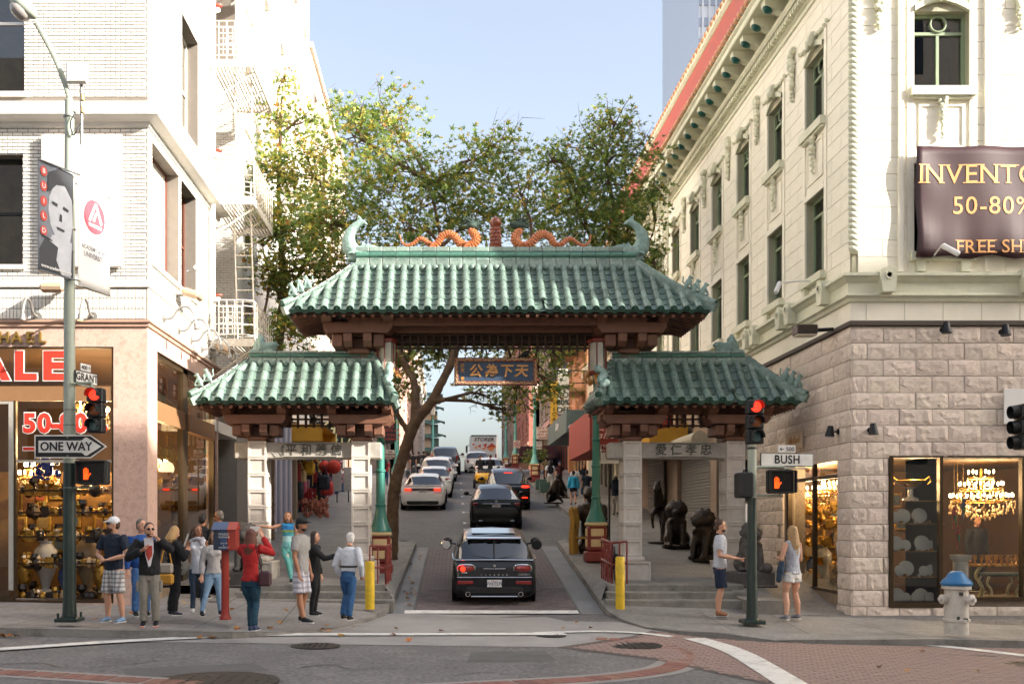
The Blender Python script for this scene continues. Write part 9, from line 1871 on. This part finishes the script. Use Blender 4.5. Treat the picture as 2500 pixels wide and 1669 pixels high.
goods(XR+ub(2310),XR+5,.9,3.0,YB+6.33,12,'on the rear wall of the right shop');goods(X_(40,YL0+3),X_(300,YL0+3),1.2,2.8,YL0+3.18,10,'on the gold partition of the left shop')
urns([(X_(60,YL0+1),YL0+1,.27,.9),(X_(112,YL0+1.6),YL0+1.6,.27,1.2),(X_(160,YL0+1),YL0+1,.27,.7),(X_(215,YL0+1.2),YL0+1.2,.27,1.3),(X_(250,YL0+.8),YL0+.8,.27,.8),(XL-.8,YL0+1.5,.3,1.6),(XL-.8,YL0+2.4,.3,1.4),(XL-.8,YL0+4.6,.3,1.9)],'in the left shop')
urns([(XR+.75,YB+2.7,.3,.7),(XR+.8,YB+3.6,.3,1.0),(XR+.85,YB+4.4,.3,.7),(XR+.9,YB+5.2,.3,1.2)],'in the side window of the stone corner shop')
gl3=M('globe_lamp','#e0c0a0',.4,var=0,emit='#ffd9b0',est=.9)
for i,(y,z)in enumerate(((20.75,3.25),(22.2,3.15),(23.4,3.1))):t=thing('globe_lamp',['nearest','middle','farthest'][i]+' pale globe lamp behind the avenue side glass of the left shop','lamp',(XL-.6,y,z));MB().ball((XL-.6,y,z),.17,16,10).build('globe',gl3,t);MB().cyl((XL-.6,y,z+.16),(XL-.6,y,5.3),.01,n=5).build('rod',goldm,t)
cols=['#8c2430','#c9b48a','#b0302c','#2b2f3a','#c7a02c','#a8506a','#3a4f7a','#7a2a20']
for i,(px,py,Y,s,k)in enumerate(((715,1150,38.5,.42,0),(732,1165,38.8,.34,1),(722,1195,38.5,.4,3),(735,1185,38.8,.3,5),(800,1190,42,.32,2),(755,1140,39,.3,4),(790,1175,41,.35,3),(712,1220,38.5,.38,7))):
 p_=at(px,py,Y);t=thing('hanging_bag','%s bag hanging in the souvenir shop behind the left pillars'%('maroon','cream dotted','black','pink','red','yellow','dark','brown')[i],'bag',tuple(p_),0,'bags in the souvenir shop');mb=MB().bbox(p_.x-s*.75,p_.x+s*.75,p_.y-.12,p_.y+.12,p_.z-s,p_.z+s*.8,.09).tube([p_+Vector((-s*.5,0,s*.7)),p_+Vector((0,0,s*1.9)),p_+Vector((s*.5,0,s*.7))],.03,5);mb.build('bag_body',M('bag_%d'%k,cols[k],.7,var=.2),t)
for i,(px,py,Y,r)in enumerate(((815,1139,43,.32),(803,1141,43.5,.27),(793,1138,44,.27))):
 p_=at(px,py,Y);t=thing('paper_lantern',['largest','middle','smallest'][i]+' red paper lantern hanging in the left gateway','lantern',tuple(p_),0,'red paper lanterns');MB().ball(p_,(r,r,r*.95),16,10).build('shade',M('paper_red','#c03a2c',.7,var=.1),t);MB().cyl(p_+Vector((0,0,r)),p_+Vector((0,0,r+.8)),.012,n=5).build('cord',dkpl,t)
rk=MB();
for k in range(70):p_=at(r_.uniform(738,800),r_.uniform(1218,1262),r_.uniform(37.5,40));rk.bbox(p_.x-.07,p_.x+.07,p_.y-.05,p_.y+.05,p_.z-.1,p_.z+.1,.04)
stuff(tag(rk.build('souvenir_toys',M('toys','#a0604a',.7,var=.8,scale=3,hue=.0)),'heap of small red and cream souvenir toys on bins behind the left pillars','toys'))
t=thing('display_bin','grey display bin full of souvenirs on the left pavement','bin',(X_(775,38.5),38.5,2.1));MB().bbox(X_(745,38.5),X_(800,38.5),38.2,39.6,zside(38.2),Z_(1262,38.5),.03).build('box',M('bin_grey','#76716a',.7,var=.15),t)
pr=thing('postcard_rack','tall white postcard rack behind the inner left pillar','rack',(X_(842,44),44,2.7))
for k,px in enumerate((822,850)):x=X_(px,44);MB().bbox(x-.2,x+.2,44,44.1,zside(44)+.5,Z_(1140,44),.01).build('card_panel',M('cards','#a9a7a4',.6,var=.5,scale=14),pr);MB().cyl((x,44.15,zside(44)),(x,44.15,zside(44)+2.3),.03,n=6).build('post',iron,pr)
t=thing('opposite_building','pale building on the near left corner behind the viewer','building',(-25,-5,0));MB().box(-45,-9,-18,3.5,-2,19).build('wall',sh,t)
for r in range(4):
 x=-44.
 while x<-10:MB().box(x,x+1.4,3.5,3.53,3.8+3.7*r,6+3.7*r).build('window',M('opposite_pane','#2c333a',.15),t);x+=3.2
t=thing('opposite_building','grey building closing the avenue far behind the viewer','building',(0,-70,0));MB().box(-14,14,-80,-62,-2,26).build('wall',sh,t)
def jumble(nm,lab,cat,mat,n,f,s0,s1,seed,lo=0.):
 r=random.Random(seed);mb=MB()
 for k in range(n):
  p_=f(r);s_=r.uniform(s0,s1);q=r.uniform(lo,1)
  if q<.4:mb.ball(p_,(s_,s_,s_*r.uniform(.8,1.8)),7,5)
  elif q<.7:mb.lathe([(s_*.7,0),(s_*.2,s_*.5),(s_,s_*1.4),(s_*.8,s_*2.2)],p_,8)
  else:mb.bbox(p_.x-s_,p_.x+s_,p_.y-.02,p_.y+.02,p_.z-s_*1.3,p_.z+s_*1.3,.008)
 stuff(tag(mb.build(nm,mat),lab,cat))
sv=[1.0,1.55,2.05,2.5]
for k,y in enumerate((YL0+.75,YL0+1.9)):
 for z in sv:t=thing('shop_shelf','%s %s shelf crowded with glass in the left shop'%(('front','rear')[k],('lowest','second','third','top')[sv.index(z)]),'shelf',(X_(160,y),y,z));MB().box(X_(45,y),X_(268,y),y-.12,y+.14,z-.03,z).build('board',M('shelf_dark','#3a2614',.5,var=.2),t)
def onshelf(r):y=r.choice((YL0+.75,YL0+1.9));return Vector((r.uniform(X_(48,y),X_(266,y)),y+r.uniform(-.08,.1),r.choice(sv+[.3])))
jumble('gilt_stock','crowded small gilt ornaments on the shelves of the left shop','ornaments',goldm,150,onshelf,.035,.10,1);jumble('glass_stock','crowded small pale glassware on the shelves of the left shop','glassware',cryst,120,onshelf,.03,.08,2);jumble('dark_stock','crowded small dark ornaments on the shelves of the left shop','ornaments',M('dark_stock','#2b2420',.4,var=.5,scale=9),110,onshelf,.04,.12,3);jumble('blue_stock','cluster of cobalt blue glass drops hanging in the left shop','glassware',M('cobalt','#2a3f9a',.15,var=.3),70,lambda r:at(r.gauss(112,14),r.gauss(1150,14),YL0+.9),.02,.05,4)
gd_=lambda r:Vector((XL-.45-r.random()*.6,r.uniform(YL0+.8,YL0+5.6),r.choice((.7,1.2,1.7,2.2,2.7))+r.uniform(0,.1)))
jumble('side_stock','glittering gilt stock behind the avenue side glass of the left shop','ornaments',goldm,120,gd_,.04,.11,5);gr_=lambda r:Vector((XR+.65+r.random()*.7,r.uniform(YB+2.2,YB+6),r.choice((.5,.9,1.3,1.7,2.1))+r.uniform(0,.1)))
jumble('corner_stock','glittering gilt stock in the side window of the stone corner shop','ornaments',goldm,140,gr_,.04,.11,6)
def sou(r):px=r.uniform(704,838);Y=38+(px-704)/134*13+r.uniform(-.5,.5);return at(px,r.uniform(1125,1245),Y)
for k,(c,nm)in enumerate((('#9c2a2c','red'),('#c2a24a','yellow'),('#22242c','dark'),('#b98a96','pink'),('#4a5f86','blue'))):jumble('hanging_souvenirs','jumble of %s souvenirs hanging in the shop behind the left pillars'%nm,'souvenirs',M('souvenir_'+nm,c,.7,var=.3,scale=4),(60,25,90,22,22)[k],sou,.06,.2,20+k,.62)
MB().bbox(XR-.0,XR+.42,YB+4.06,YB+4.5,.2,3.3,.02).build('window_jamb',M('travertine','#8f7c64'),rb_)
bpy.data.scenes.remove(TMP)
